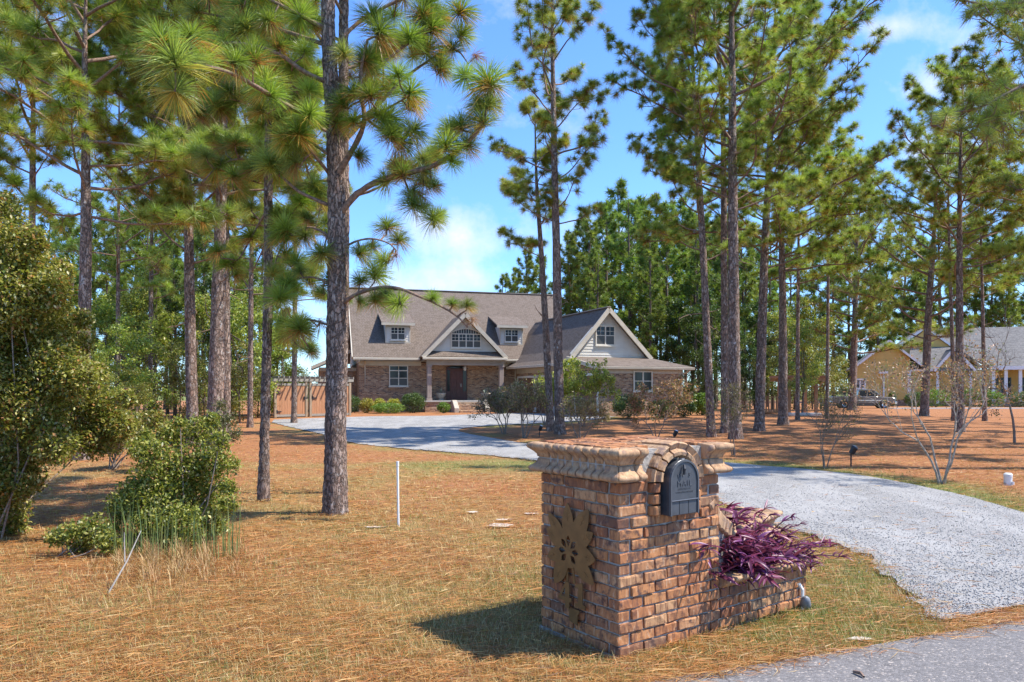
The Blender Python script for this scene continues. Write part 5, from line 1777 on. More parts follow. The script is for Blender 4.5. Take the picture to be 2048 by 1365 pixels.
# ---- the foreground pine
def main_pine():
    base = gp(669, 1027); y = base.y
    p = Pine(3)
    path = px_path([(670, 900), (672, 700), (673, 500), (673, 360), (668, 240), (657, 100), (655, 0)], y, base - Vector((0, 0, 0.12)))
    topx = path[-1]
    path += [topx + np.array([0.05, 0.05, 1.5]), topx + np.array([0.0, 0.1, 3.2])]
    rad = [0.160, 0.116, 0.108, 0.102, 0.097, 0.090, 0.082, 0.074, 0.06, 0.03]
    B = lambda px, py, dy=0.0: np.array(pt(px, py, y + dy))
    # right: long arm over the sky, riser, drooping arm in front of the roof
    p.manual([B(678, 430), B(715, 388, -.1), B(760, 362, -.2), B(820, 346, -.3), B(870, 330, -.4), B(915, 302, -.5), B(950, 268, -.6), B(972, 225, -.6), B(978, 175, -.6)], 0.045, 0.014)
    p.manual([B(662, 375), B(690, 325, -.1), B(718, 275, -.15), B(729, 235, -.2), B(722, 190, -.2), B(722, 140, -.25), B(735, 80, -.3)], 0.042, 0.016)
    p.manual([B(728, 240, -.2), B(770, 220, -.3), B(812, 196, -.4)], 0.02, 0.01)
    p.manual([B(730, 236, -.2), B(765, 262, -.2), B(800, 278, -.2)], 0.018, 0.009)
    p.manual([B(685, 608), B(715, 588, -.1), B(760, 575, -.2), B(800, 578, -.3), B(840, 594, -.4), B(880, 612, -.5), B(915, 634, -.55), B(935, 655, -.6)], 0.028, 0.008)
    p.manual([B(690, 494), B(715, 482), B(745, 478), B(775, 486), B(792, 500)], 0.016, 0.007)
    p.manual([B(806, 352, -.3), B(822, 392, -.3), B(845, 425, -.3), B(880, 432, -.3)], 0.014, 0.006)
    p.manual([B(672, 225), B(725, 165, .2), B(780, 115, .3), B(830, 78, .4), B(860, 62, .4)], 0.030, 0.012)
    p.manual([B(660, 120), B(700, 60, .3), B(760, 20, .5), B(830, -10, .6), B(920, -20, .7)], 0.030, 0.012)
    p.manual([B(672, 300), B(730, 240, .4), B(800, 165, .6), B(860, 120, .7), B(905, 95, .8)], 0.028, 0.012)
    # left
    p.manual([B(657, 250), B(600, 225, -.4), B(540, 190, -1.0), B(470, 150, -1.7), B(400, 130, -2.2), B(350, 118, -2.6)], 0.034, 0.013)
    p.manual([B(655, 165), B(610, 145, -.2), B(560, 110, -.3), B(500, 90, -.4), B(440, 85, -.6)], 0.034, 0.014)
    p.manual([B(655, 410), B(600, 385), B(560, 352, .1), B(520, 340, .2), B(470, 352, .3)], 0.024, 0.010)
    p.manual([B(656, 345), B(625, 305, -.3), B(600, 275, -.4), B(580, 262, -.5)], 0.022, 0.010)
    p.manual([B(655, 565), B(625, 555), B(590, 560), B(560, 580)], 0.014, 0.007)
    p.manual([B(655, 470), B(620, 455, .2), B(585, 470, .3), B(560, 500, .3), B(545, 545, .3)], 0.016, 0.007)
    p.manual([B(655, 650), B(620, 640, .2), B(600, 650, .3), B(585, 675, .2), B(600, 695, .1), B(622, 700, 0)], 0.014, 0.006)
    p.manual([B(655, 60), B(580, 20, -.3), B(500, -20, -.5)], 0.03, 0.012)
    p.manual([B(650, 90), B(560, 60, .4), B(470, 40, .6), B(380, 20, .6)], 0.03, 0.012)
    T = lambda px, py, d, dy=-.3, ax=None: p.attach(B(px, py, dy), d / 2.05 / F * (y + dy), ax)
    for a in ((974, 160, 150, -.6), (985, 175, 130, -.5), (930, 150, 90, -.2), (962, 240, 110, -.6), (935, 290, 90, -.5), (900, 255, 100, -.4), (980, 205, 100, -.6)):
        T(a[0], a[1], a[2], a[3])
    for a in ((761, 60, 125, -.3), (823, 182, 120, -.4), (806, 285, 130, -.2), (790, 330, 90, -.3), (864, 50, 120, .4), (925, 20, 110, .7), (900, 95, 100, .8),
              (880, 120, 90, .6), (735, 120, 90, -.2), (745, 30, 110, .2), (860, 5, 100, .6), (700, 150, 80, -.3), (720, 310, 80, -.2), (684, 205, 100, -.25), (775, 250, 100, -.3)):
        T(a[0], a[1], a[2], a[3])
    for a in ((850, 345, 80, -.3), (825, 385, 70, -.3), (880, 428, 64, -.3), (770, 362, 80, -.2), (870, 370, 70, -.4), (905, 320, 80, -.5), (850, 412, 50, -.3)):
        T(*a)
    for a in ((765, 520, 90, 0), (790, 512, 80, 0), (722, 505, 80, 0), (745, 492, 70, 0.1), (720, 560, 70, .1)):
        T(*a)
    for a in ((752, 598, 84, -.2), (793, 606, 100, -.3), (772, 588, 70, -.2), (722, 603, 56, -.1), (866, 594, 64, -.5), (905, 606, 60, -.55), (934, 608, 58, -.6), (944, 640, 62, -.6)):
        T(a[0], a[1], a[2], a[3], (0.1, 0, 1) if a[0] > 850 else None)
    for a in ((345, 112, 205, -2.6), (375, 160, 150, -2.3), (320, 75, 150, -2.6), (400, 115, 130, -2.1), (528, 160, 130, -.9), (545, 185, 110, -1.0), (265, 130, 0, 0)):
        if a[2]: T(*a)
    for a in ((470, 60, 100, -.4), (560, 90, 90, -.3), (500, 110, 90, -.4), (430, 90, 100, -.6), (610, 100, 90, -.2), (600, 262, 120, -.5), (575, 290, 90, -.4), (560, 340, 80, .1), (505, 335, 80, .2),
              (470, 350, 90, .3), (530, 325, 90, .2), (620, 180, 90, -.3), (600, 270, 100, -.4), (565, 270, 100, -.5), (540, 30, 100, -.3), (600, 30, 100, -.2), (480, 10, 110, -.4), (390, 20, 110, .6), (430, 50, 100, .6)):
        T(*a)
    for a in ((560, 582, 80, 0), (590, 575, 80, 0), (548, 545, 80, .3), (575, 505, 80, .3), (610, 470, 80, .2), (560, 470, 80, .3), (600, 540, 70, 0), (622, 702, 62, 0), (600, 640, 70, .3), (575, 620, 70, .2), (640, 585, 60, 0)):
        T(*a)
    fill_tufts(p, 4, 0.30, skip=(4,))
    # crown above the frame
    for k in range(5):
        z = path[-3][2] + 0.5 + k * 0.5
        p.branch(np.array([np.interp(z, [q[2] for q in path], [q[0] for q in path]), y, z]), k * 2.4, p.rng.uniform(0.1, 0.7), 2.3 - 0.09 * k, 0.03, 0.34)
    return finish_pine(p, 'pine_tree', base, 'tall foreground longleaf pine with rough plated trunk and big needle tufts', 'pines on the lawn', (path, rad, True, 44), 0, 0, 0, 2, tuft_protos=PROTO, split=True)


def second_pine():
    base = gp(681, 985); y = base.y
    p = Pine(8)
    path = px_path([(682, 860), (685, 700), (688, 500), (688, 300), (687, 120), (688, 0)], y, base - Vector((0, 0, 0.1)))
    path += [path[-1] + np.array([0.0, 0, 2.0]), path[-1] + np.array([0, 0.1, 4.5])]
    rad = [0.10, 0.072, 0.072, 0.070, 0.068, 0.066, 0.064, 0.05, 0.02]
    for z, az, L in ((4.7, 3.6, 2.0), (5.3, 4.2, 1.9), (5.9, 3.5, 2.2), (6.5, 3.8, 2.0), (4.4, 0.3, 1.6), (5.0, 3.3, 2.4), (5.6, -0.3, 1.5), (6.0, 2.4, 2.2), (6.4, 0.9, 1.8), (6.8, 3.0, 1.9), (3.5, 2.8, 1.7), (7.2, 4.4, 1.8), (7.6, 0.2, 2.0)):
        p.branch(np.array([pt(688, 300, y).x, y, z]), az, p.rng.uniform(-.05, .4), L, 0.026, 0.30, 0.75)
    for k in range(5):
        p.branch(np.array([path[-3][0], y, 8.0 + k * 0.6]), k * 2.4 + 1, p.rng.uniform(0.1, 0.7), 2.1 - 0.11 * k, 0.028, 0.32, 0.8)
    return finish_pine(p, 'pine_tree', base, 'slimmer pine trunk standing right behind the foreground pine', 'pines on the lawn', (path, rad, True, 32), 0, 0, 0, 2, tuft_protos=PROTO, split=True)


def thin_pine():
    base = gp(526, 1000); y = base.y
    p = Pine(14)
    path = px_path([(529, 900), (534, 700), (537, 500), (536, 300), (539, 100), (541, 0)], y, base - Vector((0, 0, 0.1)))
    path += [path[-1] + np.array([0.05, 0, 1.0]), path[-1] + np.array([0.1, 0, 2.4])]
    rad = [0.088, 0.060, 0.056, 0.051, 0.045, 0.039, 0.034, 0.028, 0.012]
    B = lambda px, py, dy=0.0: np.array(pt(px, py, y + dy))
    p.manual([B(540, 470), B(570, 445), B(600, 405, .1), B(625, 365, .1)], 0.018, 0.008)
    p.manual([B(535, 420), B(505, 470, .2), B(480, 515, .2), B(455, 530, .3)], 0.018, 0.007)
    p.manual([B(540, 530), B(575, 525), B(600, 545, .2), B(620, 560, .2)], 0.014, 0.006)
    p.manual([B(542, 600), B(565, 620), B(580, 660), B(600, 690), B(622, 692)], 0.013, 0.005)
    p.manual([B(536, 330), B(490, 318, -.2), B(440, 330, -.3), B(400, 372, -.4)], 0.020, 0.008)
    p.manual([B(538, 240), B(580, 215), B(610, 190), B(640, 180)], 0.020, 0.009)
    p.manual([B(538, 215), B(490, 205, -.3), B(450, 200, -.4), B(400, 225, -.4)], 0.020, 0.009)
    p.manual([B(540, 110), B(590, 80), B(630, 40)], 0.02, 0.009)
    p.manual([B(539, 130), B(480, 105, .3), B(420, 75, .4)], 0.02, 0.009)
    T = lambda px, py, d, dy=0.0: p.attach(B(px, py, dy), d / 2.1 / F * (y + dy))
    for a in ((590, 470, 90, .1), (575, 430, 80), (610, 400, 80), (630, 365, 80, .1), (470, 525, 80, .3), (500, 470, 80, .2), (450, 525, 70, .3), (600, 545, 80, .2), (622, 560, 80, .2), (575, 520, 70),
              (622, 690, 60), (600, 660, 60), (440, 330, 90, -.3), (405, 370, 80, -.4), (480, 300, 90, -.2), (560, 300, 90), (600, 195, 80), (640, 180, 80), (470, 195, 110, -.3), (430, 205, 90, -.4), (400, 225, 90, -.4),
              (580, 85, 90), (630, 45, 90), (480, 95, 90, .3), (420, 70, 90, .4), (540, 60, 100), (520, 250, 90), (560, 240, 90), (585, 375, 80), (555, 430, 70), (500, 410, 80, .1), (480, 375, 80), (450, 290, 80), (570, 330, 80, .2), (610, 310, 80, .2), (560, 150, 80)):
        T(*a)
    fill_tufts(p, 3, 0.26)
    for k in range(8):
        p.branch(np.array([path[-3][0], y, path[-3][2] - 0.2 + k * 0.27]), k * 2.4 + 2, p.rng.uniform(0.1, 0.7), 1.5 - 0.1 * k, 0.022, 0.30)
    return finish_pine(p, 'pine_tree', base, 'slender young pine left of the foreground pine', 'pines on the lawn', (path, rad, True, 28), 0, 0, 0, 2, tuft_protos=PROTO, split=True)


main_pine(); second_pine(); thin_pine()


def lawn_pine(seed, pxs, w, z0, top, n, Lmax, label, group='pines on the lawn', y=None, ts=0.34, needles=140, width=0.0110, old=0.55, skew=None, bare=0.3, twigs=1.15, el0=(-0.1, 0.35), stubs=3, basepx=None, tint=None, keep=None):
    """mature pine: pxs = photo pixels of the trunk from the foot up, w = trunk width in pixels low down"""
    base = gp(*pxs[0]) if y is None else Vector(((pxs[0][0] - CX) / F * y, y, gh(y)))
    y = base.y
    p = Pine(seed)
    rng = p.rng
    path = [np.array(base) - np.array([0, 0, 0.15])] + [np.array(pt(a, b, y)) for a, b in pxs[1:]]
    path.insert(1, path[0] + (path[1] - path[0]) * (0.60 / (path[1][2] - path[0][2])))
    r = w * 0.44 / F * y
    if path[-1][2] < top:
        d = path[-1] - path[-2]
        d = d / max(0.5, d[2])
        path.append(np.array([path[-1][0] + d[0] * 0.5 * (top - path[-1][2]), y, top]))
    zs = np.array([q[2] for q in path])
    xs = np.array([q[0] for q in path])
    hh = np.clip((zs - base.z) / (top - base.z), 0, 1)
    rad = r * np.where(np.arange(len(zs)) == 0, 1.45, 1.0) * np.clip(1.06 - hh ** 1.6, 0.06, 1.1)
    for k in range(n):
        t = (k + rng.random()) / n
        z = z0 + (top - 0.3 - z0) * t ** 0.92
        az = k * 2.39996 + rng.normal(0, 0.35)
        if skew is not None and rng.random() < skew[1]: az = skew[0] + rng.normal(0, 0.7)
        L = Lmax * (0.50 + 0.62 * math.sin(PI * min(1, 0.18 + 0.72 * t))) * rng.uniform(0.6, 1.1) * (1 - 0.45 * t ** 3)
        el = rng.uniform(*el0) + 0.65 * t
        rb = max(0.013, 0.010 + 0.0085 * L) * (1 if y < 40 else 1.4)
        p.branch(np.array([np.interp(z, zs, xs), y, z]), az, el, L, rb, ts, twigs, bare)
    p.tuft(path[-1], [0, 0, 1], ts)
    for k in range(stubs):
        z = z0 - rng.uniform(0.3, 2.5)
        if z < 2: continue
        q = np.array([np.interp(z, zs, xs), y, z])
        az = rng.uniform(0, 6.28)
        pp = curve_path(q, [math.cos(az), math.sin(az), -0.1], rng.uniform(0.5, 1.4), 5, rng, 0.2, 0.2)
        p.br.append([(pp, np.linspace(0.022, 0.006, 6))])
    return finish_pine(p, 'pine_tree', base, label, group, (path, rad, False, 12), needles, width, old, 1, bark='bark_mid', droop=0.14, tint=tint)


# left side
lawn_pine(21, [(163, 905), (165, 740), (172, 540), (172, 330), (168, 120), (172, 0)], 29, 5.2, 11.4, 28, 3.9, 'old pine with straight trunk behind the big left shrub', y=16.5, ts=0.40, old=0.6)
lawn_pine(22, [(386, 880), (381, 700), (378, 500), (374, 300), (370, 100)], 25, 5.0, 13.6, 32, 3.8, 'pine trunk standing left of the twin trunks in the left grove', y=21, ts=0.32, old=0.5)
lawn_pine(23, [(428, 890), (432, 760), (440, 480), (446, 280), (450, 60)], 34, 5.8, 12.8, 30, 4.0, 'thick grey trunked pine, front one of the twin pair at left', y=19.5, ts=0.34, old=0.5)
lawn_pine(24, [(452, 870), (452, 700), (452, 400), (450, 200)], 20, 6.0, 13.8, 22, 3.4, 'thin reddish pine tight behind the thick trunk of the left pair', y=22.5, ts=0.32, old=0.5)
lawn_pine(25, [(300, 850), (302, 600), (305, 300)], 10, 5.5, 17.8, 34, 3.8, 'pine between the old pine and the twin trunks, farther back', y=33, ts=0.34, old=0.45, needles=60, width=0.014)
lawn_pine(26, [(60, 870), (62, 600), (66, 300)], 20, 7.0, 12.6, 20, 3.4, 'pine at the left edge rising above the big shrub', y=20, ts=0.34, old=0.45)
lawn_pine(27, [(234, 850), (236, 600), (238, 300)], 9, 5.5, 17.4, 32, 3.6, 'slim pine right of the old pine in the left grove', y=32, ts=0.34, old=0.4, needles=60, width=0.013)
lawn_pine(28, [(500, 840), (502, 600), (505, 300)], 12, 5.0, 16.6, 32, 3.6, 'slim pine seen between the twin trunks and the slender young pine', y=30, ts=0.36, old=0.4, needles=56, width=0.015)
lawn_pine(29, [(588, 838), (590, 600), (592, 300)], 12, 5.5, 17.4, 30, 3.4, 'slim pine seen left of the foreground pine above the gate', y=33, ts=0.36, old=0.5, needles=56, width=0.016)
# pair in the island
lawn_pine(31, [(1120, 868), (1116, 700), (1113, 500), (1109, 330), (1106, 180), (1104, 30)], 21, 7.0, 17.8, 34, 2.8, 'straight pine of the pair in the straw island, right one', ts=0.34, tint=(1.25, 1.2, 1.15), bare=0.35, twigs=0.95)
lawn_pine(32, [(1102, 862), (1094, 700), (1084, 520), (1073, 380), (1070, 250)], 17, 6.4, 12.4, 14, 2.3, 'leaning slimmer pine of the pair in the straw island, left one', ts=0.34, tint=(1.25, 1.2, 1.15), bare=0.35, skew=(2.8, 0.4))
# right lawn
lawn_pine(33, [(1423, 874), (1415, 700), (1406, 500), (1397, 330), (1386, 150)], 18, 5.6, 16.5, 32, 3.2, 'curving pine leaning left at the right lawn edge', ts=0.30, skew=(3.2, 0.35))
lawn_pine(34, [(1472, 878), (1468, 700), (1466, 450), (1465, 300), (1464, 100), (1462, 0)], 26, 7.2, 18.5, 44, 4.4, 'tall straight pine with pale flecked bark behind the pillar', ts=0.32, bare=0.4)
lawn_pine(35, [(1450, 866), (1449, 700), (1448, 450), (1446, 200), (1430, 60)], 17, 8.0, 19.0, 28, 3.6, 'pine half hidden behind the tall flecked trunk', ts=0.30)
lawn_pine(36, [(1518, 862), (1523, 700), (1529, 500), (1538, 330), (1546, 180)], 21, 6.0, 17.4, 42, 4.6, 'pine leaning right with heavy crown of spreading limbs', ts=0.32, skew=(-0.3, 0.4))
lawn_pine(37, [(1566, 849), (1566, 700), (1564, 500), (1560, 400)], 20, 6.0, 13.6, 38, 4.8, 'stout pine with long low limbs reaching right', ts=0.33, skew=(-0.1, 0.55), el0=(-0.2, 0.15))
lawn_pine(38, [(1595, 840), (1596, 600), (1598, 400)], 9, 7.5, 14.5, 18, 2.4, 'thin pine right of the stout low limbed pine', ts=0.36, needles=56, width=0.016)
lawn_pine(39, [(1654, 838), (1656, 600), (1658, 400)], 8, 8.5, 15.0, 16, 2.6, 'very thin straight pine left of the pickup truck', ts=0.38, needles=50, width=0.018)
lawn_pine(40, [(1704, 822), (1708, 700), (1712, 560)], 16, 3.9, 15.0, 40, 5.0, 'dark pine trunk standing in front of the pickup truck', ts=0.42, needles=54, width=0.020, y=52)
lawn_pine(41, [(1848, 832), (1853, 720), (1858, 600), (1868, 480)], 17, 3.7, 15.5, 40, 4.6, 'dark leaning pine in front of the yellow house', ts=0.38, needles=56, width=0.016, y=40)
lawn_pine(42, [(1920, 864), (1919, 700), (1919, 500), (1920, 330), (1924, 230)], 17, 5.8, 13.2, 32, 3.5, 'pale barked pine right of the big crape myrtle', ts=0.31, skew=(0.0, 0.2))
lawn_pine(43, [(1908, 842), (1904, 650), (1898, 480)], 9, 6.5, 13.5, 16, 2.6, 'dark thin pine just left of the pale barked pine', ts=0.36, needles=56, width=0.015)
lawn_pine(44, [(1970, 842), (1966, 650), (1962, 480)], 9, 5.8, 12.5, 20, 3.0, 'dark thin pine at right in front of the porch posts', ts=0.36, needles=56, width=0.015)
# right edge: a big pine just outside the frame whose limbs reach in
def edge_pine():
    base = Vector((12.4, 14.5, 0))
    p = Pine(51)
    path = [np.array(base) - [0, 0, .1], np.array([12.4, 14.5, 8]), np.array([12.3, 14.5, 17])]
    y = 14.0
    B = lambda px, py, dy=0.0: np.array(pt(px, py, y + dy))
    for pts in ([B(2290, 240, .5), B(2160, 225, .3), B(2040, 225, 0), B(1960, 250, -.2), B(1900, 262, -.3), B(1862, 252, -.4)], [B(2290, 140, .5), B(2150, 140, .2), B(2050, 170, 0), B(1960, 215, -.1), B(1905, 225, -.2)],
                [B(2290, 10, .5), B(2150, -10, .2), B(2040, 5, 0), B(1970, 8, -.2), B(1930, 2, -.3)], [B(2290, 330, .8), B(2130, 290, .6), B(2050, 262, .4), B(1985, 262, .3)], [B(2280, 80, .3), B(2130, 75, .2), B(2060, 80, 0)]):
        p.manual(pts, 0.05, 0.012)
    rg = p.rng
    for cx, cy, sx, sy, n in ((1960, 225, 60, 30, 34), (1885, 240, 25, 18, 14), (2030, 205, 30, 40, 18), (1980, 10, 45, 10, 10), (2040, 12, 20, 15, 6), (2045, 80, 14, 14, 4), (2020, 270, 30, 25, 12), (2100, 200, 50, 60, 14)):
        for k in range(n):
            px, py = rg.normal(cx, sx * 0.6), rg.normal(cy, sy * 0.7)
            p.attach(B(px, py, rg.normal(0, 0.35)), 62 / 2.05 / F * y * rg.uniform(0.8, 1.15))
    for k in range(18):
        p.branch(np.array([12.3, 14.5, 9 + k * 0.45]), k * 2.4, rg.uniform(0, 0.6), 3.0 - 0.08 * k, 0.04, 0.32)
    finish_pine(p, 'pine_tree', base, 'pine at the right edge with dark limbs reaching across the sky', 'pines on the lawn', (path, [0.26, 0.2, 0.05], False, 14), 110, 0.0050, 0.5, 2, split=True, droop=0.12)


edge_pine()
# more pines of the same grove east of the view; their shade falls across the lawn
EDGE = ('nearest', 'second nearest', 'third nearest', 'fourth nearest', 'fifth nearest', 'sixth nearest', 'seventh nearest', 'farthest')
for k, (x, y, h) in enumerate(((15.0, 17.5, 14), (14.8, 20.0, 15), (19.5, 21.5, 16), (17.6, 24, 17), (23, 27, 17), (21.0, 30, 17), (25.5, 33, 17), (27.5, 38, 17))):
    lawn_pine(60 + k, [(CX + x / y * F, HY + (EYE - gh(y)) * F / y), (CX + x / y * F + 4, HY - 6 / y * F)], 0.34 / y * F, 6.5, h, 22, 3.4, EDGE[k] + ' pine of the grove just beyond the right edge', 'pines beyond the right edge', y=y, needles=50, width=0.018, ts=0.34)


# ---- the dense stand behind, copied from a few grown trees
def far_pine(seed, h, z0, Lmax, n, ts, needles, width, tint):
    p = Pine(seed)
    rng = p.rng
    path = [np.array([0, 0, -0.2]), np.array([rng.normal(0, .15), rng.normal(0, .15), h * .5]), np.array([rng.normal(0, .3), rng.normal(0, .3), h])]
    for k in range(n):
        t = (k + rng.random()) / n
        z = z0 + (h - 0.4 - z0) * t
        L = Lmax * (0.45 + 0.65 * math.sin(PI * min(1, 0.15 + 0.80 * t))) * rng.uniform(0.55, 1.15) * (1 - 0.4 * t ** 2)
        p.branch(np.array([0, 0, z]), k * 2.4 + rng.normal(0, .4), rng.uniform(-.1, .3) + .7 * t, L, 0.05, ts, 0.62, 0.3, 6)
    p.tuft(path[-1], [0, 0, 1], ts)
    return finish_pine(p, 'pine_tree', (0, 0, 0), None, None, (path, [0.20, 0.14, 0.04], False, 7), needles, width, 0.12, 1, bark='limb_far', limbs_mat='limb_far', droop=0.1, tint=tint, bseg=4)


def clone(root, loc, rz, sc, label, group):
    r = root.copy()
    COL.objects.link(r)
    r.location, r.rotation_euler, r.scale = loc, (0, 0, rz), (sc, sc, sc)
    tag(r, label, None, group)
    for ch in root.children:
        c = ch.copy()
        COL.objects.link(c)
        c.parent = r
    return r


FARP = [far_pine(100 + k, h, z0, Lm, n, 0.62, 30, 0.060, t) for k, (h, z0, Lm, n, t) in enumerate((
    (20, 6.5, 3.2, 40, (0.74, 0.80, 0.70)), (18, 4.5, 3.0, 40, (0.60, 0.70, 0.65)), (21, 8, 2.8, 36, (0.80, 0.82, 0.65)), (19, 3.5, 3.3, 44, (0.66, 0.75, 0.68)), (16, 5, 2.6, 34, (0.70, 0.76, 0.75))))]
rf = random.Random(9)
used = set()


def put_far(k, px, y, sc, label, group):
    loc = ((px - CX) / F * y, y, gh(y))
    rz = rf.uniform(0, 6.28)
    if k not in used:
        used.add(k)
        r = FARP[k]
        r.location, r.rotation_euler, r.scale = loc, (0, 0, rz), (sc, sc, sc)
        tag(r, label, None, group)
    else:
        clone(FARP[k], loc, rz, sc, label, group)


ORD = ['first', 'second', 'third', 'fourth', 'fifth', 'sixth', 'seventh', 'eighth', 'ninth', 'tenth', 'eleventh', 'twelfth', 'thirteenth', 'fourteenth', 'fifteenth', 'sixteenth', 'seventeenth', 'eighteenth', 'nineteenth',
       'twentieth', 'twenty-first', 'twenty-second', 'twenty-third', 'twenty-fourth', 'twenty-fifth', 'twenty-sixth', 'twenty-seventh', 'twenty-eighth', 'twenty-ninth', 'thirtieth', 'thirty-first', 'thirty-second', 'thirty-third', 'thirty-fourth',
       'thirty-fifth', 'thirty-sixth', 'thirty-seventh', 'thirty-eighth', 'thirty-ninth', 'fortieth']


def ranked(rows, key=0):
    '''rows in picture order, each with its rank word counted from the left'''
    return [(ORD[i], r) for i, r in enumerate(sorted(rows, key=lambda r: r[key]))]


Hk = [20, 18, 21, 19, 16]
lb_b, gr_b = 'dense dark pine in the stand behind the brick house', 'pines in the stand behind the brick house'
STAND = ((1010, 548, 84), (1032, 536, 80), (1056, 500, 76), (1080, 510, 88), (1140, 470, 74), (1165, 430, 78), (1178, 440, 70), (1212, 400, 72), (1240, 372, 76), (1262, 400, 66), (1285, 395, 78), (1310, 390, 70), (1335, 410, 66),
                    (1360, 400, 80), (1384, 420, 68), (1408, 430, 74), (1432, 440, 70), (1458, 430, 82), (1484, 450, 66), (1508, 455, 78), (1535, 460, 72), (1190, 500, 62), (1300, 480, 60), (1395, 500, 60), (1445, 500, 62), (1490, 520, 64), (1150, 520, 84), (1225, 460, 82), (1270, 450, 84), (1320, 450, 82), (1372, 450, 86), (1420, 470, 84))
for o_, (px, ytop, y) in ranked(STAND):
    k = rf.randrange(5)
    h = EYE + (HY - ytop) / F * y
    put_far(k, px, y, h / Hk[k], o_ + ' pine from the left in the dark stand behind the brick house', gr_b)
lb_r, gr_r = 'tall pine in the wood behind the yellow house', 'pines in the wood behind the yellow house'
RWOOD = ((1580, 480, 92), (1625, 470, 100), (1665, 500, 96), (1700, 470, 104), (1740, 455, 98), (1775, 480, 102), (1810, 440, 96), (1840, 470, 104), (1880, 440, 98), (1915, 480, 104), (1950, 430, 100), (1985, 460, 98), (2020, 430, 102), (2050, 470, 98), (1760, 560, 92), (1830, 560, 94), (2010, 560, 95))
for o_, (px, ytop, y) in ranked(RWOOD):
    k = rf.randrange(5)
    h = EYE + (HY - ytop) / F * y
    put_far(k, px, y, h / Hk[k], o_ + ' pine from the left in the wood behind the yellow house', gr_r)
lb_l, gr_l = 'pine in the green wood at the far left', 'pines in the wood at the far left'
LWOOD = ((-140, 430, 46), (-240, 420, 50), (-340, 440, 44), (-450, 430, 48), (-560, 440, 46), (-40, 430, 48), (20, 440, 52), (95, 425, 50), (140, 440, 44), (215, 470, 42), (250, 430, 52), (290, 420, 48), (330, 450, 56), (350, 500, 40), (410, 440, 54), (470, 460, 50), (500, 520, 46), (120, 560, 36), (240, 560, 38), (310, 580, 36), (185, 380, 58), (275, 360, 60), (345, 350, 62), (395, 380, 60), (445, 370, 64), (525, 440, 58), (555, 540, 56))
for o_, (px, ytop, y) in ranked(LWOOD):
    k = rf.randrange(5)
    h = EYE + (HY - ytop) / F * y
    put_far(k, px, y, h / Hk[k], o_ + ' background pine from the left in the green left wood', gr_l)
# ------------------------------------------------------------------ broad leaves
LEAFG = [(0.18, 0.25, 0.04), (0.28, 0.35, 0.055), (0.38, 0.40, 0.075), (0.12, 0.175, 0.034), (0.44, 0.40, 0.085)]


def leaves_np(P, size, rng, cols, w=None, aspect=0.55, up=0.35, var=0.3, fold=True):
    """small pointed leaves with a folded midrib (4 triangles less than a card would hide)"""
    n = len(P)
    P = np.asarray(P, float)
    d = nrm(rng.normal(0, 1, (n, 3)) + np.array([0, 0, -0.1]))
    s = nrm(np.cross(d, nrm(rng.normal(0, 1, (n, 3)) * 0.8 + np.array([0, 0, up * 2]))))
    nn = np.cross(s, d)
    L = size * rng.uniform(0.65, 1.25, (n, 1))
    W_ = L * aspect * 0.5
    a = P - d * L * .5; b = P + d * L * .5
    l = P + s * W_ + nn * W_ * 0.35; r = P - s * W_ + nn * W_ * 0.35
    V = np.stack([a, l, b, r], 1).reshape(-1, 3)
    i = np.arange(n)[:, None] * 4
    Fc = np.concatenate([i + np.array([[0, 1, 2]]), i + np.array([[0, 2, 3]])])
    cols = np.asarray(cols)
    ix = rng.choice(len(cols), n, p=w)
    C = np.repeat(cols[ix] * rng.uniform(1 - var, 1 + var, (n, 1)), 4, axis=0)
    return V, Fc, C


def clump_points(clumps, n, rng, shell=0.55):
    """clumps = (x, y, z, rx, ry, rz); points sit towards the outside of each clump"""
    c = np.asarray(clumps, float)
    vol = c[:, 3] * c[:, 4] + c[:, 4] * c[:, 5]
    ix = rng.choice(len(c), n, p=vol / vol.sum())
    d = nrm(rng.normal(0, 1, (n, 3)))
    r = (shell + (1 - shell) * rng.random((n, 1))) * (1 + rng.normal(0, 0.10, (n, 1)))
    return c[ix, :3] + d * r * c[ix, 3:]


def leafy(name, base, label, cat, clumps, n, size, rng, cols, w=None, stems=6, group=None, aspect=0.55, stem_r=0.02, shell=0.5, up=0.35, stem_mat='stem', var=0.3, trunk=None):
    b = np.array(base, float)
    root = empty(name, base, 0, label, cat, group)
    P = clump_points(clumps, n, rng, shell) - b
    P = P[P[:, 2] > 0.02]
    V, Fc, C = leaves_np(P, size, rng, cols, w, aspect, up, var)
    mob('foliage', mesh_np('foliage', V, Fc, C), M['leaf'], root)
    a = ACC()
    cl = np.asarray(clumps, float)
    if trunk is not None:
        v, q = tube_np(trunk[0] - b, trunk[1], 7)
        a.add(v, q)
    for k in range(stems):
        c = cl[int(rng.integers(0, len(cl)))]
        s0 = b + rng.normal(0, 0.06, 3) * [1, 1, 0] if trunk is None else trunk[0][-1 - (k % 2)]
        m1 = s0 * .6 + c[:3] * .4 + rng.normal(0, .08, 3) * np.linalg.norm(c[:3] - s0)
        v, q = tube_np(np.array([s0, m1, c[:3], c[:3] + nrm(c[:3] - s0) * c[3] * .8]) - b, np.array([1, .75, .5, .2]) * stem_r, 5)
        a.add(v, q)
    mob('stems' if trunk is None else 'trunk', a.mesh('stems', True), M[stem_mat], root)
    return root


def pxclump(px, py, y, r, flat=1.0):
    """clump centred under a pixel at depth y; r in pixels"""
    q = pt(px, py, y)
    k = r / F * y
    return (q.x, q.y, q.z, k, k, k * flat)


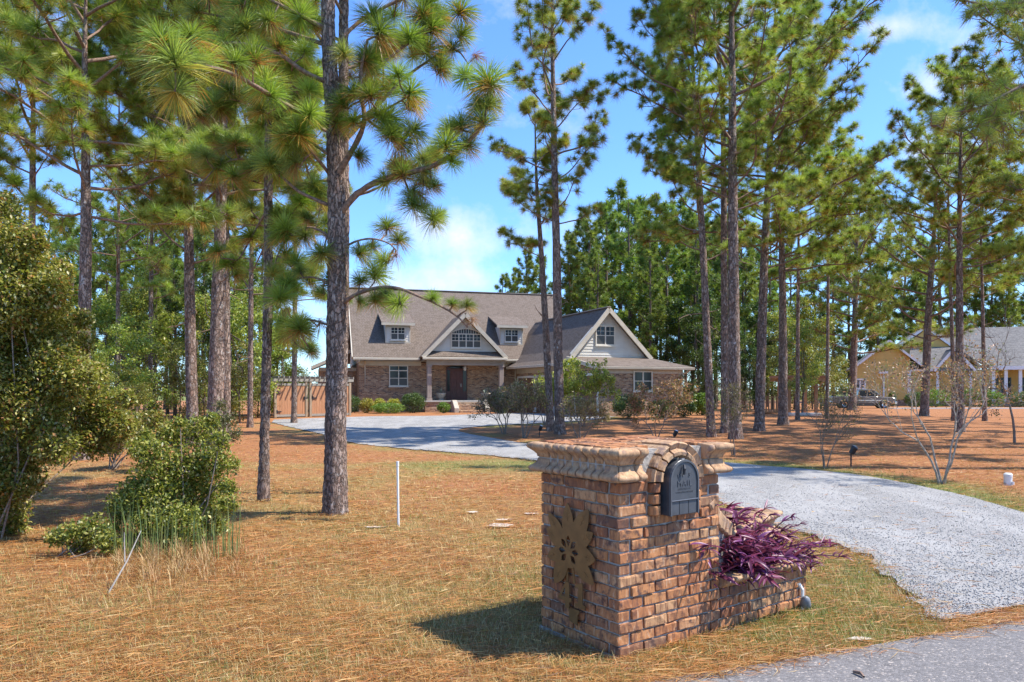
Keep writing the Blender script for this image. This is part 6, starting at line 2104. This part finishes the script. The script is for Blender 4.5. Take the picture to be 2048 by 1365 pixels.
rl_ = np.random.default_rng(31)
WAX = [(0.20, 0.225, 0.034), (0.32, 0.32, 0.055), (0.42, 0.38, 0.095), (0.10, 0.135, 0.024), (0.42, 0.22, 0.06), (0.52, 0.46, 0.19)]
WAXP = [0.24, 0.26, 0.2, 0.14, 0.08, 0.08]
# big left shrub
big = []
rr = random.Random(4)
for px, py, r in ((0, 440, 62), (28, 500, 66), (62, 550, 64), (98, 585, 56), (20, 600, 84), (85, 650, 74), (128, 650, 46), (150, 690, 42), (-30, 520, 80), (-40, 660, 90), (30, 720, 86), (110, 740, 72), (160, 760, 54), (-40, 780, 90),
                  (60, 820, 80), (140, 830, 62), (205, 815, 48), (235, 855, 40), (190, 880, 46), (110, 890, 54), (20, 900, 76), (-40, 960, 80), (40, 960, 54), (0, 1020, 60), (25, 1060, 36), (70, 480, 32), (10, 410, 30), (125, 540, 28), (168, 640, 24), (250, 800, 24), (195, 745, 26)):
    big.append(pxclump(px, py, 7.9 + rr.uniform(-0.6, 0.9) - (0.7 if py > 930 else 0), r * 0.9))
bb = gp(-10, 1045)
leafy('wax_myrtle_shrub', ((-20 - CX) / F * 7.6, 7.6, 0), 'tall rounded wax myrtle shrub with rusty green leaves filling the left edge', 'shrub', big, 90000, 0.046, rl_, WAX, WAXP, 5, stem_r=0.012, shell=0.45, aspect=0.55, var=0.35, up=1.3)
mid = [pxclump(px, py, 7.6 + rr.uniform(-.4, .5), r) for px, py, r in ((300, 905, 38), (345, 872, 36), (395, 862, 34), (425, 925, 44), (455, 1010, 26), (465, 930, 18), (235, 1010, 26), (225, 1060, 22), (440, 1060, 24), (360, 845, 16), (290, 870, 16), (370, 940, 60), (310, 960, 52), (270, 990, 40), (330, 1010, 56), (400, 990, 52), (360, 1050, 50), (300, 1050, 42), (420, 1040, 36), (440, 880, 24), (425, 840, 20), (455, 975, 22), (250, 1030, 26), (275, 900, 24))]
leafy('holly_bush', (gp(350, 1092).x, 7.5, 0), 'dark green small leaved bush in front of the left grove', 'bush', mid, 21000, 0.043, rl_, WAX[:4] + [(0.24, 0.20, 0.07)], [0.36, 0.24, 0.12, 0.22, 0.06], 9, stem_r=0.009, shell=0.35, up=1.0)
low = [pxclump(px, py, 7.0 + rr.uniform(-.2, .2), r) for px, py, r in ((140, 1070, 30), (185, 1060, 34), (215, 1085, 26), (165, 1090, 26), (110, 1075, 22))]
leafy('low_bush', (gp(165, 1105).x, 6.9, 0), 'low sprawling green bush between the tall shrub and dark bush', 'bush', low, 2400, 0.040, rl_, WAX[:4], None, 7, stem_r=0.008, shell=0.3)
back = [pxclump(px, py, 14.5 + rr.uniform(-.8, .8), r) for px, py, r in ((240, 850, 34), (280, 850, 30), (310, 840, 24), (225, 880, 34), (335, 865, 22), (290, 885, 26))]
leafy('understory_bush', (gp(290, 925).x, 14.5, 0), 'loose bush with rusty leaves behind the dark bush', 'bush', back, 5500, 0.07, rl_, WAX, WAXP, 9, stem_r=0.015, shell=0.35)
tw = [pxclump(px, py, 12.5 + rr.uniform(-.5, .5), r) for px, py, r in ((430, 850, 30), (455, 840, 22), (440, 810, 16), (470, 870, 20), (410, 880, 22))]
leafy('twiggy_bush', (gp(440, 945).x, 12.5, 0), 'twiggy grey green bush at the foot of the twin pines', 'bush', tw, 2000, 0.045, rl_, [(0.16, 0.15, 0.06), (0.2, 0.19, 0.08), (0.12, 0.13, 0.05)], None, 16, stem_r=0.012, shell=0.2, stem_mat='stem_pale')


# broadleaf trees in the left wood, grown three times and copied
def broadleaf(seed, h, w, n, size, cols, p=None, low=0.25):
    r = np.random.default_rng(seed)
    cl = []
    for k in range(26):
        z = h * (low + (1 - low) * r.random() ** 0.9)
        rad = w * (0.35 + 0.65 * math.sin(PI * min(1, (z / h - low) / (1 - low) * 0.85 + 0.15)))
        a = r.uniform(0, 6.28); q = rad * math.sqrt(r.random())
        s = w * r.uniform(0.22, 0.42)
        cl.append((q * math.cos(a), q * math.sin(a), z, s, s, s * 0.75))
    tr = (np.array([[0, 0, -.1], [r.normal(0, .1), r.normal(0, .1), h * .35], [r.normal(0, .2), r.normal(0, .2), h * .7]]), np.array([0.09, 0.07, 0.03]) * h / 7)
    return leafy('broadleaf_tree', (0, 0, 0), None, 'tree', cl, n, size, r, cols, p, 12, None, 0.6, 0.03, 0.3, 1.1, 'limb_far', 0.3, tr)


BL = [broadleaf(201, 8.0, 2.3, 6500, 0.17, LEAFG, None), broadleaf(202, 6.5, 2.0, 5200, 0.16, LEAFG, [.2, .3, .3, .1, .1], 0.08), broadleaf(203, 9.5, 2.2, 6500, 0.18, [(0.05, 0.095, 0.02), (0.085, 0.14, 0.03), (0.04, 0.075, 0.02), (0.13, 0.18, 0.035)], None, 0.15),
      broadleaf(204, 5.0, 1.9, 5000, 0.13, [(0.17, 0.19, 0.035), (0.24, 0.23, 0.05), (0.10, 0.13, 0.025), (0.30, 0.24, 0.06)], None, 0.05)]
usedb = set()


def put_bl(k, px, y, h, label, group):
    h0 = (8.0, 6.5, 9.5, 5.0)[k]
    loc = ((px - CX) / F * y, y, gh(y))
    sc = h / h0
    if k not in usedb:
        usedb.add(k)
        r = BL[k]
        r.location, r.rotation_euler, r.scale = loc, (0, 0, rf.uniform(0, 6)), (sc, sc, sc)
        tag(r, label, None, group)
    else:
        clone(BL[k], loc, rf.uniform(0, 6), sc, label, group)


gr = 'broadleaf trees in the left wood'
for o_, (px, y, ytop, k) in ranked(((200, 34, 600, 0), (235, 30, 640, 1), (270, 36, 590, 0), (305, 32, 650, 1), (335, 40, 560, 2), (400, 38, 600, 0), (465, 36, 600, 1), (500, 40, 590, 0), (535, 42, 640, 1), (560, 40, 665, 1), (480, 33, 690, 3), (515, 38, 720, 3), (572, 41, 715, 3), (430, 44, 560, 2), (360, 34, 690, 3), (410, 32, 720, 3), (250, 27, 740, 3), (185, 28, 690, 1), (120, 32, 620, 0), (60, 34, 560, 2), (-10, 34, 560, 0), (-110, 30, 560, 0), (-220, 33, 580, 1), (-330, 30, 560, 2), (-440, 34, 570, 0), (590, 43, 760, 3), (300, 44, 540, 2))):
    put_bl(k, px, y, EYE + (HY - ytop) / F * y, o_ + ' broadleaf tree from the left in the bright green left wood', gr)
gr = 'broadleaf trees under the right stand'
for o_, (px, y, ytop, k) in ranked(((1395, 56, 620, 2), (1430, 58, 580, 2), (1360, 60, 600, 2), (1480, 56, 640, 2), (1510, 60, 600, 2), (1545, 58, 650, 2), (1330, 62, 620, 2), (1290, 64, 600, 2), (1415, 52, 700, 2), (1460, 52, 720, 2), (1500, 54, 700, 2))):
    put_bl(k, px, y, EYE + (HY - ytop) / F * y, o_ + ' dark broadleaf tree from the left under the pines right of the garage', gr)
gr = 'broadleaf trees by the arbor'
for o_, (px, y, ytop, k) in ranked(((1590, 56, 660, 3), (1625, 58, 690, 3), (1560, 60, 620, 0), (1642, 62, 640, 0), (1606, 49, 610, 0), (1604, 41, 655, 0), (1570, 47, 640, 0), (1650, 50, 700, 3), (1670, 100, 690, 2), (1690, 105, 680, 2), (1720, 108, 660, 2))):
    put_bl(k, px, y, EYE + (HY - ytop) / F * y, o_ + ' broadleaf tree from the left behind the arbor and pickup truck', gr)
# far tree line on the horizon
cl = []
rg = np.random.default_rng(66)
for k in range(240):
    x = rg.uniform(-280, 330); y = rg.uniform(225, 270)
    s = rg.uniform(2.2, 4.2)
    cl.append((x, y, rg.uniform(1.0, 4.2), s * 1.3, s, s))
P = clump_points(cl, 26000, rg, 0.6)
P = P[P[:, 2] > 0]
V, Fc, C = leaves_np(P, 0.9, rg, [(0.05, 0.085, 0.04), (0.07, 0.105, 0.045), (0.04, 0.07, 0.035)], None, 0.8)
tag(mob('distant_treeline', mesh_np('treeline', V, Fc, C), M['leaf']), 'low dark line of trees along the horizon', kind='stuff')


# ------------------------------------------------------------------ clipped shrubs along the house
def round_bush(px, py, wpx, hpx, y, cols, label, n=2600, size=0.05, name='clipped_shrub', group=None, flat=False):
    rx = wpx / 2 / F * y
    h = hpx / F * y
    x = (px - CX) / F * y
    z0 = gh(y)
    r = np.random.default_rng(int(px * 7 + py))
    size = size * 1.6 if y < 60 else size
    n = int(n * 1.5)
    cl = [(x, y, z0 + h * 0.5, rx * 0.96, rx * 0.9, h * 0.5)]
    for k in range(12):
        a, e = r.uniform(0, 6.28), r.uniform(-0.3, 1.2)
        cl.append((x + rx * .72 * math.cos(a) * math.cos(e), y + rx * .7 * math.sin(a) * math.cos(e), z0 + h * .5 + h * .33 * math.sin(e), rx * .32, rx * .32, h * .2))
    return leafy(name, (x, y, z0), label, 'shrub', cl, n, size, r, cols, None, 6, group, 0.6, 0.02, 0.84, 0.5)


DG = [(0.06, 0.105, 0.028), (0.095, 0.15, 0.04), (0.15, 0.20, 0.065)]
YG = [(0.50, 0.43, 0.06), (0.36, 0.35, 0.055), (0.60, 0.52, 0.10), (0.20, 0.22, 0.04)]
BG = [(0.16, 0.25, 0.035), (0.11, 0.19, 0.03), (0.22, 0.30, 0.05)]
yh = FM.w(2, -1.4).y
round_bush(700, 820, 46, 34, 45.2, DG, 'dark green clipped shrub beside the foreground pine trunk', 2200)
round_bush(734, 822, 32, 29, 45.0, YG, 'golden yellow clipped shrub, leftmost of three by the brick wall', 1500)
round_bush(759, 820, 27, 28, 45.4, YG, 'golden yellow clipped shrub, middle of three by the brick wall', 1400)
round_bush(788, 820, 29, 28, 45.6, YG, 'golden yellow clipped shrub beside the big round green shrub', 1400)
round_bush(826, 824, 50, 40, 45.2, DG, 'big round dark green shrub left of the porch', 3000)
round_bush(776, 831, 70, 21, 44.0, BG, 'wide low bright green mound in front of the golden shrubs', 3200, 0.045)
round_bush(887, 824, 27, 22, 44.6, BG, 'small round bright green shrub at the porch foot', 1300)
round_bush(1256, 833, 64, 48, 37.2, DG, 'dark round holly in front of the garage end wall', 3200)
round_bush(1322, 832, 60, 36, 37.6, [(0.16, 0.17, 0.035), (0.24, 0.22, 0.05), (0.09, 0.12, 0.03)], 'yellowish loose shrub under the garage end window', 2600, 0.06)
round_bush(1368, 830, 48, 40, 38.6, DG + [(0.16, 0.2, 0.07)], 'rounded pale green shrub at the right corner of the garage', 2400, 0.06)
round_bush(1404, 828, 46, 44, 41, BG, 'bright green shrub right of the garage corner', 2400, 0.07)
round_bush(1000, 826, 40, 44, 43, DG, 'dark shrub right of the porch steps', 2200, 0.06)
for k, (px, w, h) in enumerate(((1830, 40, 30), (1872, 60, 36), (1945, 70, 38), (1985, 50, 34), (2040, 50, 30))):
    round_bush(px, 812, w, h, 71, BG if k % 2 else DG, ORD[k] + ' foundation shrub from the left along the yellow house', 1500, 0.13, group='foundation shrubs of the yellow house')
round_bush(1785, 812, 16, 30, 73, DG, 'small potted shrub against the yellow gable wall', 700, 0.12)


# ------------------------------------------------------------------ crape myrtles
def crape(px, py, pytop, wpx, nstem, label, leaf=(0.30, 0.16, 0.09), nleaf=300, size=0.035, seed=1, mat='stem', r0=0.028, single=False, lean=0.0, cols=None, up0=0.25):
    b = gp(px, py)
    y = b.y
    H_ = (pt(0, pytop, y).z - b.z)
    Wd_ = wpx / F * y
    r = np.random.default_rng(seed)
    root = empty('crape_myrtle', b, 0, label, 'tree', 'crape myrtles along the drive')
    tips = []

    def grow(a, p, d, L, rad, lev):
        n = 4
        pts = [np.array(p)]
        dd = np.array(d, float)
        for k in range(n):
            dd = nrm(dd + r.normal(0, 0.13, 3) + np.array([0, 0, 0.05]))
            pts.append(pts[-1] + dd * L / n)
        v, q = tube_np(np.array(pts), np.linspace(rad, rad * 0.62, n + 1), 6 if lev < 2 else 4)
        a.add(v, q)
        if lev >= 6 or rad < 0.0020:
            tips.extend(pts[1:])
            return
        for k in range(2 if r.random() < 0.65 else 3):
            an = r.uniform(0, 6.28)
            s = nrm(np.cross(dd, [math.cos(an), math.sin(an), 0.3]))
            grow(a, pts[-1], nrm(dd + s * r.uniform(0.30, 0.72)), L * r.uniform(0.55, 0.85), rad * 0.60, lev + 1)
        if lev >= 1 and r.random() < 0.8:
            s = nrm(r.normal(0, 1, 3))
            grow(a, pts[2], nrm(dd + s * 0.9), L * 0.55, rad * 0.42, lev + 1)
    if single:
        a = ACC()
        grow(a, (0, 0, -0.02), (0, 0, 1), H_ * 0.42, r0 * 1.2, 0)
        mob('stem', a.mesh('stem', True), M[mat], root)
    else:
        for k in range(nstem):
            a = ACC()
            an = 2 * PI * k / nstem + r.uniform(-.4, .4)
            sp_ = Wd_ / H_ * 0.42
            grow(a, (0.05 * math.cos(an), 0.05 * math.sin(an), -0.02), nrm(np.array([math.cos(an) * sp_ + lean, math.sin(an) * sp_, 1.0])), H_ * 0.36, r0, 0)
            mob('stem', a.mesh('stem', True), M[mat], root)
    if nleaf and tips:
        tp = np.array(tips)
        P = tp[r.integers(0, len(tp), nleaf)] + r.normal(0, 0.05, (nleaf, 3))
        V, Fc, C = leaves_np(P, size, r, cols or [leaf, tuple(c * 1.3 for c in leaf), tuple(c * 0.6 for c in leaf), (0.17, 0.18, 0.05)], None, 0.5)
        mob('foliage', mesh_np('foliage', V, Fc, C), M['leaf'], root)
    return root


c1 = crape(1884, 966, 700, 250, 4, 'big nearly bare crape myrtle with pale spreading stems beside the drive', (0.34, 0.17, 0.10), 2600, 0.045, 5, r0=0.023, mat='stem_pale')
crape(1650, 936, 775, 52, 3, 'slim crape myrtle with few dull leaves left of the path light', (0.16, 0.13, 0.06), 1500, 0.045, 6, r0=0.024).scale = (0.55, 0.7, 1.0)
crape(2029, 886, 655, 110, 1, 'bare single stemmed tree at the right edge', (0.3, 0.2, 0.1), 60, 0.04, 7, single=True, r0=0.036)
crape(1467, 912, 780, 46, 4, 'grey twiggy crape myrtle in front of the tall flecked pine', (0.17, 0.13, 0.07), 1600, 0.06, 8, r0=0.024).scale = (0.6, 0.8, 1.0)
crape(1312, 880, 765, 80, 3, 'russet crape myrtle in front of the garage end wall', (0.36, 0.20, 0.10), 3000, 0.075, 9, r0=0.022)
crape(1008, 868, 780, 62, 4, 'brown leaved crape myrtle, leftmost in the straw island', (0.25, 0.17, 0.10), 3600, 0.07, 10, r0=0.024, mat='stem')
crape(1049, 876, 775, 78, 4, 'brown leaved crape myrtle left of the paired pine trunks', (0.27, 0.18, 0.10), 3800, 0.07, 11, r0=0.026, mat='stem')
crape(1160, 882, 800, 90, 4, 'low crape myrtle with dull twigs right of the paired pines', (0.27, 0.19, 0.09), 2600, 0.065, 12, r0=0.022)
crape(1166, 852, 738, 120, 5, 'leafy yellow green crape myrtle in front of the garage doors', nleaf=7500, size=0.11, seed=13, r0=0.03, cols=[(0.42, 0.44, 0.06), (0.32, 0.36, 0.05), (0.54, 0.50, 0.10), (0.18, 0.22, 0.04)])
crape(1090, 850, 760, 70, 4, 'small leafy green crape myrtle behind the leaning pine', nleaf=3000, size=0.11, seed=14, r0=0.024, cols=[(0.38, 0.40, 0.06), (0.27, 0.30, 0.045), (0.44, 0.40, 0.09)])

# ------------------------------------------------------------------ purple trailing plants in the planter
pt_ = empty('purple_heart_plant', FP.w(LA + 0.4, 0.3, 0.27), PA, 'purple leaved trailing plants spilling over the brick planter', 'plant')
rg = np.random.default_rng(91)


def blade(L, w, bend, seed):
    r = np.random.default_rng(seed)
    n = 6
    V, C = [], []
    for k in range(n + 1):
        t = k / n
        hw = w * (0.55 + 0.75 * t - 1.3 * t * t) if t < 1 else 0.0005
        x = L * (t - 0.18 * bend * t * t)
        z = L * (0.10 * t - 0.42 * bend * t * t)
        V += [(x, -hw, z + hw * 0.45), (x, 0, z), (x, hw, z + hw * 0.45)]
        c = np.array([0.215, 0.042, 0.094]) * (0.75 + 0.5 * t)
        C += [c * 1.1, c * 0.8, c * 1.1]
    Fc = []
    for k in range(n):
        b = k * 3
        Fc += [(b, b + 3, b + 4, b + 1), (b + 1, b + 4, b + 5, b + 2)]
    C = np.array(C) * np.array(((1, 1, 1), (1.0, 1.3, 1.75), (1.25, 1.15, 0.95), (0.75, 0.8, 0.8))[seed % 4])
    me = mesh_np('leaf', np.array(V), np.array(Fc), C, True)
    me.materials.append(M['purple'])
    return me


BLD = [blade(0.15, 0.0175, bd, k) for k, bd in enumerate((0.3, 0.9, 0.6, 1.1, 0.2, 0.8, 0.5, 1.3))]
allv = ACC()
count = 0
stems = ACC()
for k in range(330):
    # stem root in the soil, arching outwards
    x0, y0 = rg.uniform(-0.30, 0.50), rg.uniform(-0.20, 0.30)
    if x0 < -0.05 or k % 4 == 0: x0 = rg.uniform(-0.38, 0.0); y0 = rg.uniform(-0.2, 0.4)
    big_ = x0 < 0.0
    az = rg.uniform(0, 6.28) if k % 3 else rg.uniform(-2.2, 0.6)
    L = rg.uniform(0.20, 0.44) + (0.03 if x0 > 0.35 else 0.06 if big_ else 0)
    el = rg.uniform(0.7, 1.4)
    p = np.array([x0, y0, 0.0]); pts = [p]
    d = np.array([math.cos(az) * math.cos(el), math.sin(az) * math.cos(el), math.sin(el)])
    if x0 > 0.3: d = nrm(d + np.array([0.4, -0.2, -0.1]))
    if y0 > 0.2: d[2] *= 0.5
    n = 6
    for i in range(n):
        d = nrm(d + np.array([0, 0, -0.17]) + rg.normal(0, 0.08, 3))
        q = pts[-1] + d * L / n
        if q[2] < 0.05 and q[0] < 0.62: q[2] = 0.05 - 0.4 * max(0.0, -0.36 - q[1])
        if q[1] < -0.46: q[1] = -0.46
        pts.append(q)
    pts = np.array(pts)
    v, f = tube_np(pts, np.full(n + 1, 0.004), 4)
    stems.add(v, f, np.array([0.13, 0.03, 0.07]))
    for i in range(1, n + 1):
        for s in (range(2) if i < n else range(5)):
            ang = math.atan2(d[1], d[0]) + rg.uniform(-1.6, 1.6) if i == n else math.atan2(pts[i][1] - pts[i - 1][1], pts[i][0] - pts[i - 1][0]) + (1 if (i + s) % 2 else -1) * rg.uniform(0.4, 1.1)
            sc = rg.uniform(0.5, 1.0) * (1.25 if big_ else 0.85)
            rot = (rg.normal(0, 0.35), -rg.uniform(-0.35, 0.75), ang)
            if count < 298:
                o = bpy.data.objects.new('leaf', BLD[int(rg.integers(0, 8))])
                o.location, o.rotation_euler, o.scale = pts[i], rot, (sc, sc, sc)
                link(o, pt_)
            else:
                me = BLD[int(rg.integers(0, 8))]
                co = np.empty(len(me.vertices) * 3, dtype=np.float32); me.vertices.foreach_get('co', co)
                from mathutils import Euler
                R = np.array(Euler(rot).to_matrix())
                cc = np.empty(len(me.vertices) * 4, dtype=np.float32); me.color_attributes['Col'].data.foreach_get('color', cc)
                Fq = np.array([list(pp.vertices) for pp in me.polygons])
                allv.add(co.reshape(-1, 3) @ R.T * sc + pts[i], Fq, cc.reshape(-1, 4)[:, :3])
            count += 1
mob('stem', stems.mesh('stem', True), M['purple'], pt_)
if allv.n:
    tag(mob('leaves', allv.mesh('leaves', True), M['purple'], pt_), kind='stuff')

# ------------------------------------------------------------------ grasses, needles and stones on the ground
def scatter(n, y0, y1, seed, spread=0.78):
    r = np.random.default_rng(seed)
    u = r.random(n)
    Y = 1 / (1 / y0 + u * (1 / y1 - 1 / y0))
    X = r.uniform(-spread, spread, n) * Y
    return X, Y, r


def keep_lawn(X, Y, pad=0.0, gravel_ok=0.0, r=None):
    k = Y > road_y(X) + 0.02
    if r is not None: k = Y > road_y(X) + 0.03 - np.abs(r.normal(0, 0.09, len(X))) * (gravel_ok > 0)
    dv_ = in_poly(X, Y, DRIVE)
    if r is not None:
        i = np.where(dv_)[0]
        dd = dist_line(X[i], Y[i], LINE1[::2])
        dv_[i] &= dd > np.abs(r.normal(0, 0.07 if not gravel_ok else 0.13, len(i)))
    if gravel_ok and r is not None: dv_ &= r.random(len(X)) > gravel_ok
    k &= ~dv_
    u = (X - PC[0]) * FP.c + (Y - PC[1]) * FP.s
    v = -(X - PC[0]) * FP.s + (Y - PC[1]) * FP.c
    k &= ~((u > -0.0) & (u < LP + 0.02) & (v > -0.0) & (v < LB + 0.1))
    return k


# fallen needles
X, Y, r = scatter(320000, 3.3, 26.0, 501, 1.08)
st, gr_ = zones(X, Y)
patch = np.sin(X * 2.3 + 1.3 * np.sin(Y * 1.1)) * np.sin(Y * 1.7 + X * 0.6) * 0.25 + np.sin(X * 6.1 + 2.1 * np.sin(Y * 3.3)) * np.sin(Y * 7.7 + X * 2.6) * 0.22
k = keep_lawn(X, Y, 0, 0.03, r) & (r.random(len(X)) < np.clip(0.30 + 0.62 * st + patch, 0.12, 1))
X, Y = X[k], Y[k]
n = len(X)
ang = r.normal(0.22, 0.75, n)
L = r.uniform(0.07, 0.24, n)
z = gha(Y) + np.abs(r.normal(0.012, 0.010, n)) + np.where(Y < road_y(X) + 0.03, 0.012, 0)
d = np.stack([np.cos(ang), np.sin(ang), r.normal(0, 0.06, n)], 1)
s = np.stack([-np.sin(ang), np.cos(ang), r.normal(0, 0.5, n)], 1)
wd = r.uniform(0.0012, 0.0023, n)[:, None] * np.clip(Y / 6, 0.9, 2.2)[:, None]
c0 = np.stack([X, Y, z], 1)
bend = (np.stack([-np.sin(ang), np.cos(ang), np.zeros(n)], 1)) * (r.normal(0, 0.12, n) * L)[:, None]
a_, b_, e_ = c0 - d * L[:, None] / 2, c0 + bend + [0, 0, 0.004], c0 + d * L[:, None] / 2
V = np.stack([a_, b_ - s * wd, b_ + s * wd, e_], 1).reshape(-1, 3)
i = np.arange(n)[:, None] * 4
Fc = np.concatenate([i + np.array([[0, 1, 2]]), i + np.array([[1, 3, 2]])])
pal = np.array([(0.47, 0.195, 0.055), (0.37, 0.135, 0.040), (0.52, 0.29, 0.10), (0.19, 0.075, 0.034), (0.55, 0.37, 0.165)])
C = np.repeat(pal[r.choice(5, n, p=[.34, .26, .2, .12, .08])] * r.uniform(0.75, 1.2, (n, 1)), 4, axis=0)
tag(mob('pine_straw', mesh_np('pine_straw', V, Fc, C), M['straw']), 'fallen orange pine needles strewn over the lawn', kind='stuff')
# grass blades
X, Y, r = scatter(350000, 3.2, 20.0, 502, 1.05)
st, gr_ = zones(X, Y)
patch = np.sin(X * 3.1 + 2 * np.sin(Y * 1.3)) * np.sin(Y * 2.3 + X) * 0.3
k = keep_lawn(X, Y, 0, 0, r) & (r.random(len(X)) < np.clip(0.95 - 0.75 * st + patch, 0.08, 1))
X, Y, gr_, st = X[k], Y[k], gr_[k], st[k]
n = len(X)
h = r.uniform(0.015, 0.045, n) * np.where(r.random(n) < 0.08, 1.8, 1.0)
ang = r.uniform(0, 2 * PI, n)
lean = r.uniform(0.3, 1.3, n) * h
z = gha(Y)
wd = r.uniform(0.0015, 0.0032, n) * np.clip(Y / 5.5, 0.9, 2.0)
p0 = np.stack([X, Y, z - 0.004], 1)
sd = np.stack([-np.sin(ang) * wd, np.cos(ang) * wd, np.zeros(n)], 1)
tip = np.stack([X + np.cos(ang) * lean, Y + np.sin(ang) * lean, z + h], 1)
V = np.stack([p0 - sd, p0 + sd, tip], 1).reshape(-1, 3)
Fc = np.arange(n * 3).reshape(-1, 3)
gp_ = np.sin(X * 2.1 + np.sin(Y * 0.9) * 2) * np.sin(Y * 1.9 - X * 0.7)
isg = r.random(n) < np.clip(gr_ * 0.75 + gp_ * 0.28 - 0.08, 0.03, 0.9)
tan_ = np.array([(0.46, 0.32, 0.125), (0.54, 0.41, 0.19), (0.36, 0.23, 0.08), (0.44, 0.24, 0.085)])
grn = np.array([(0.14, 0.19, 0.035), (0.20, 0.24, 0.05), (0.10, 0.13, 0.025), (0.28, 0.28, 0.08)])
C = np.where(isg[:, None], grn[r.integers(0, 4, n)], tan_[r.integers(0, 4, n)]) * r.uniform(0.75, 1.2, (n, 1))
tag(mob('lawn_grass', mesh_np('lawn_grass', V, Fc, np.repeat(C, 3, axis=0)), M['straw']), 'short dry and green grass blades of the lawn', kind='stuff')
# tall dry grass in front of the left bushes
r = np.random.default_rng(503)
Vs, Fs, Cs = [], [], []
for kind, n in (('dry', 4200), ('green', 190)):
    px = r.normal(330, 105, n) if kind == 'dry' else r.choice([262, 285, 330, 352, 395, 420, 470, 240, 310, 445], n) + r.normal(0, 14, n)
    Yb = r.normal(6.6, 0.38, n) if kind == 'dry' else r.normal(6.9, 0.15, n)
    X = (px - CX) / F * Yb
    h = r.uniform(0.05, 0.24, n) * np.exp(-((px - 340) / 170) ** 2) * (0.6 + 0.4 * np.sin(px * 0.11)) if kind == 'dry' else r.uniform(0.15, 0.60, n)
    ang = r.uniform(0, 6.28, n)
    ln = h * (r.uniform(0.25, 1.1, n) if kind == 'dry' else r.uniform(0.03, 0.22, n))
    w = 0.0022 if kind == 'dry' else 0.003
    a_ = np.stack([X, Yb, np.zeros(n)], 1)
    m_ = a_ + np.stack([np.cos(ang) * ln * .35, np.sin(ang) * ln * .35, h * .6], 1)
    t_ = a_ + np.stack([np.cos(ang) * ln, np.sin(ang) * ln, h], 1)
    s = np.stack([-np.sin(ang), np.cos(ang), np.zeros(n)], 1) * w
    V = np.stack([a_ - s, a_ + s, m_ - s, m_ + s, t_], 1).reshape(-1, 3)
    i = np.arange(n)[:, None] * 5
    Fc = np.concatenate([i + np.array([[0, 1, 3]]), i + np.array([[0, 3, 2]]), i + np.array([[2, 3, 4]])])
    pl_ = np.array([(0.42, 0.24, 0.10), (0.36, 0.18, 0.07), (0.52, 0.35, 0.16)]) if kind == 'dry' else np.array([(0.18, 0.22, 0.06), (0.26, 0.27, 0.09), (0.12, 0.17, 0.05)])
    C = np.repeat(pl_[r.integers(0, 3, n)] * r.uniform(0.7, 1.2, (n, 1)), 5, axis=0)
    tag(mob('tall_grass', mesh_np('tall_grass', V, Fc, C), M['straw']), 'tall tan grass below the left bushes' if kind == 'dry' else 'upright green grass stems in front of the dark bush', kind='stuff')
# loose stones on the near part of the drive and along its edges
X, Y, r = scatter(60000, 4.6, 12.0, 504, 0.72)
k = in_poly(X, Y, DRIVE)
X, Y = X[k], Y[k]
n2 = 1600
ln = np.array(LINE1[: int(len(LINE1) * 0.5)])
ix = r.integers(0, len(ln), n2)
off = r.normal(0, 0.10, (n2, 2))
X = np.concatenate([X, ln[ix, 0] + off[:, 0]]); Y = np.concatenate([Y, ln[ix, 1] + off[:, 1]])
k = Y > road_y(X) + 0.12
X, Y = X[k], Y[k]
n = len(X)
s = r.uniform(0.003, 0.0085, n)
octa = np.array([(1, 0, 0), (0, 1, 0), (-1, 0, 0), (0, -1, 0), (0, 0, 0.8), (0, 0, -0.5)], float)
fo = np.array([(0, 1, 4), (1, 2, 4), (2, 3, 4), (3, 0, 4), (1, 0, 5), (2, 1, 5), (3, 2, 5), (0, 3, 5)])
an = r.uniform(0, 6.28, n)
base = octa[None] * r.uniform(0.7, 1.3, (n, 6, 1))
xx = base[..., 0] * np.cos(an)[:, None] - base[..., 1] * np.sin(an)[:, None]
yy = base[..., 0] * np.sin(an)[:, None] + base[..., 1] * np.cos(an)[:, None]
V = np.stack([xx, yy, base[..., 2]], -1) * s[:, None, None] + np.stack([X, Y, gha(Y) + 0.012 + s * 0.2], 1)[:, None]
Fc = (np.arange(n)[:, None, None] * 6 + fo[None]).reshape(-1, 3)
v_ = r.choice([0.17, 0.27, 0.36, 0.44, 0.52], n, p=[.08, .2, .34, .26, .12])
C = np.repeat(np.stack([v_, v_ * 0.98, v_ * 0.94], 1), 6, axis=0)
tag(mob('gravel', mesh_np('gravel', V.reshape(-1, 3), Fc, C), M['stone']), 'loose pale gravel stones on the drive', kind='stuff')
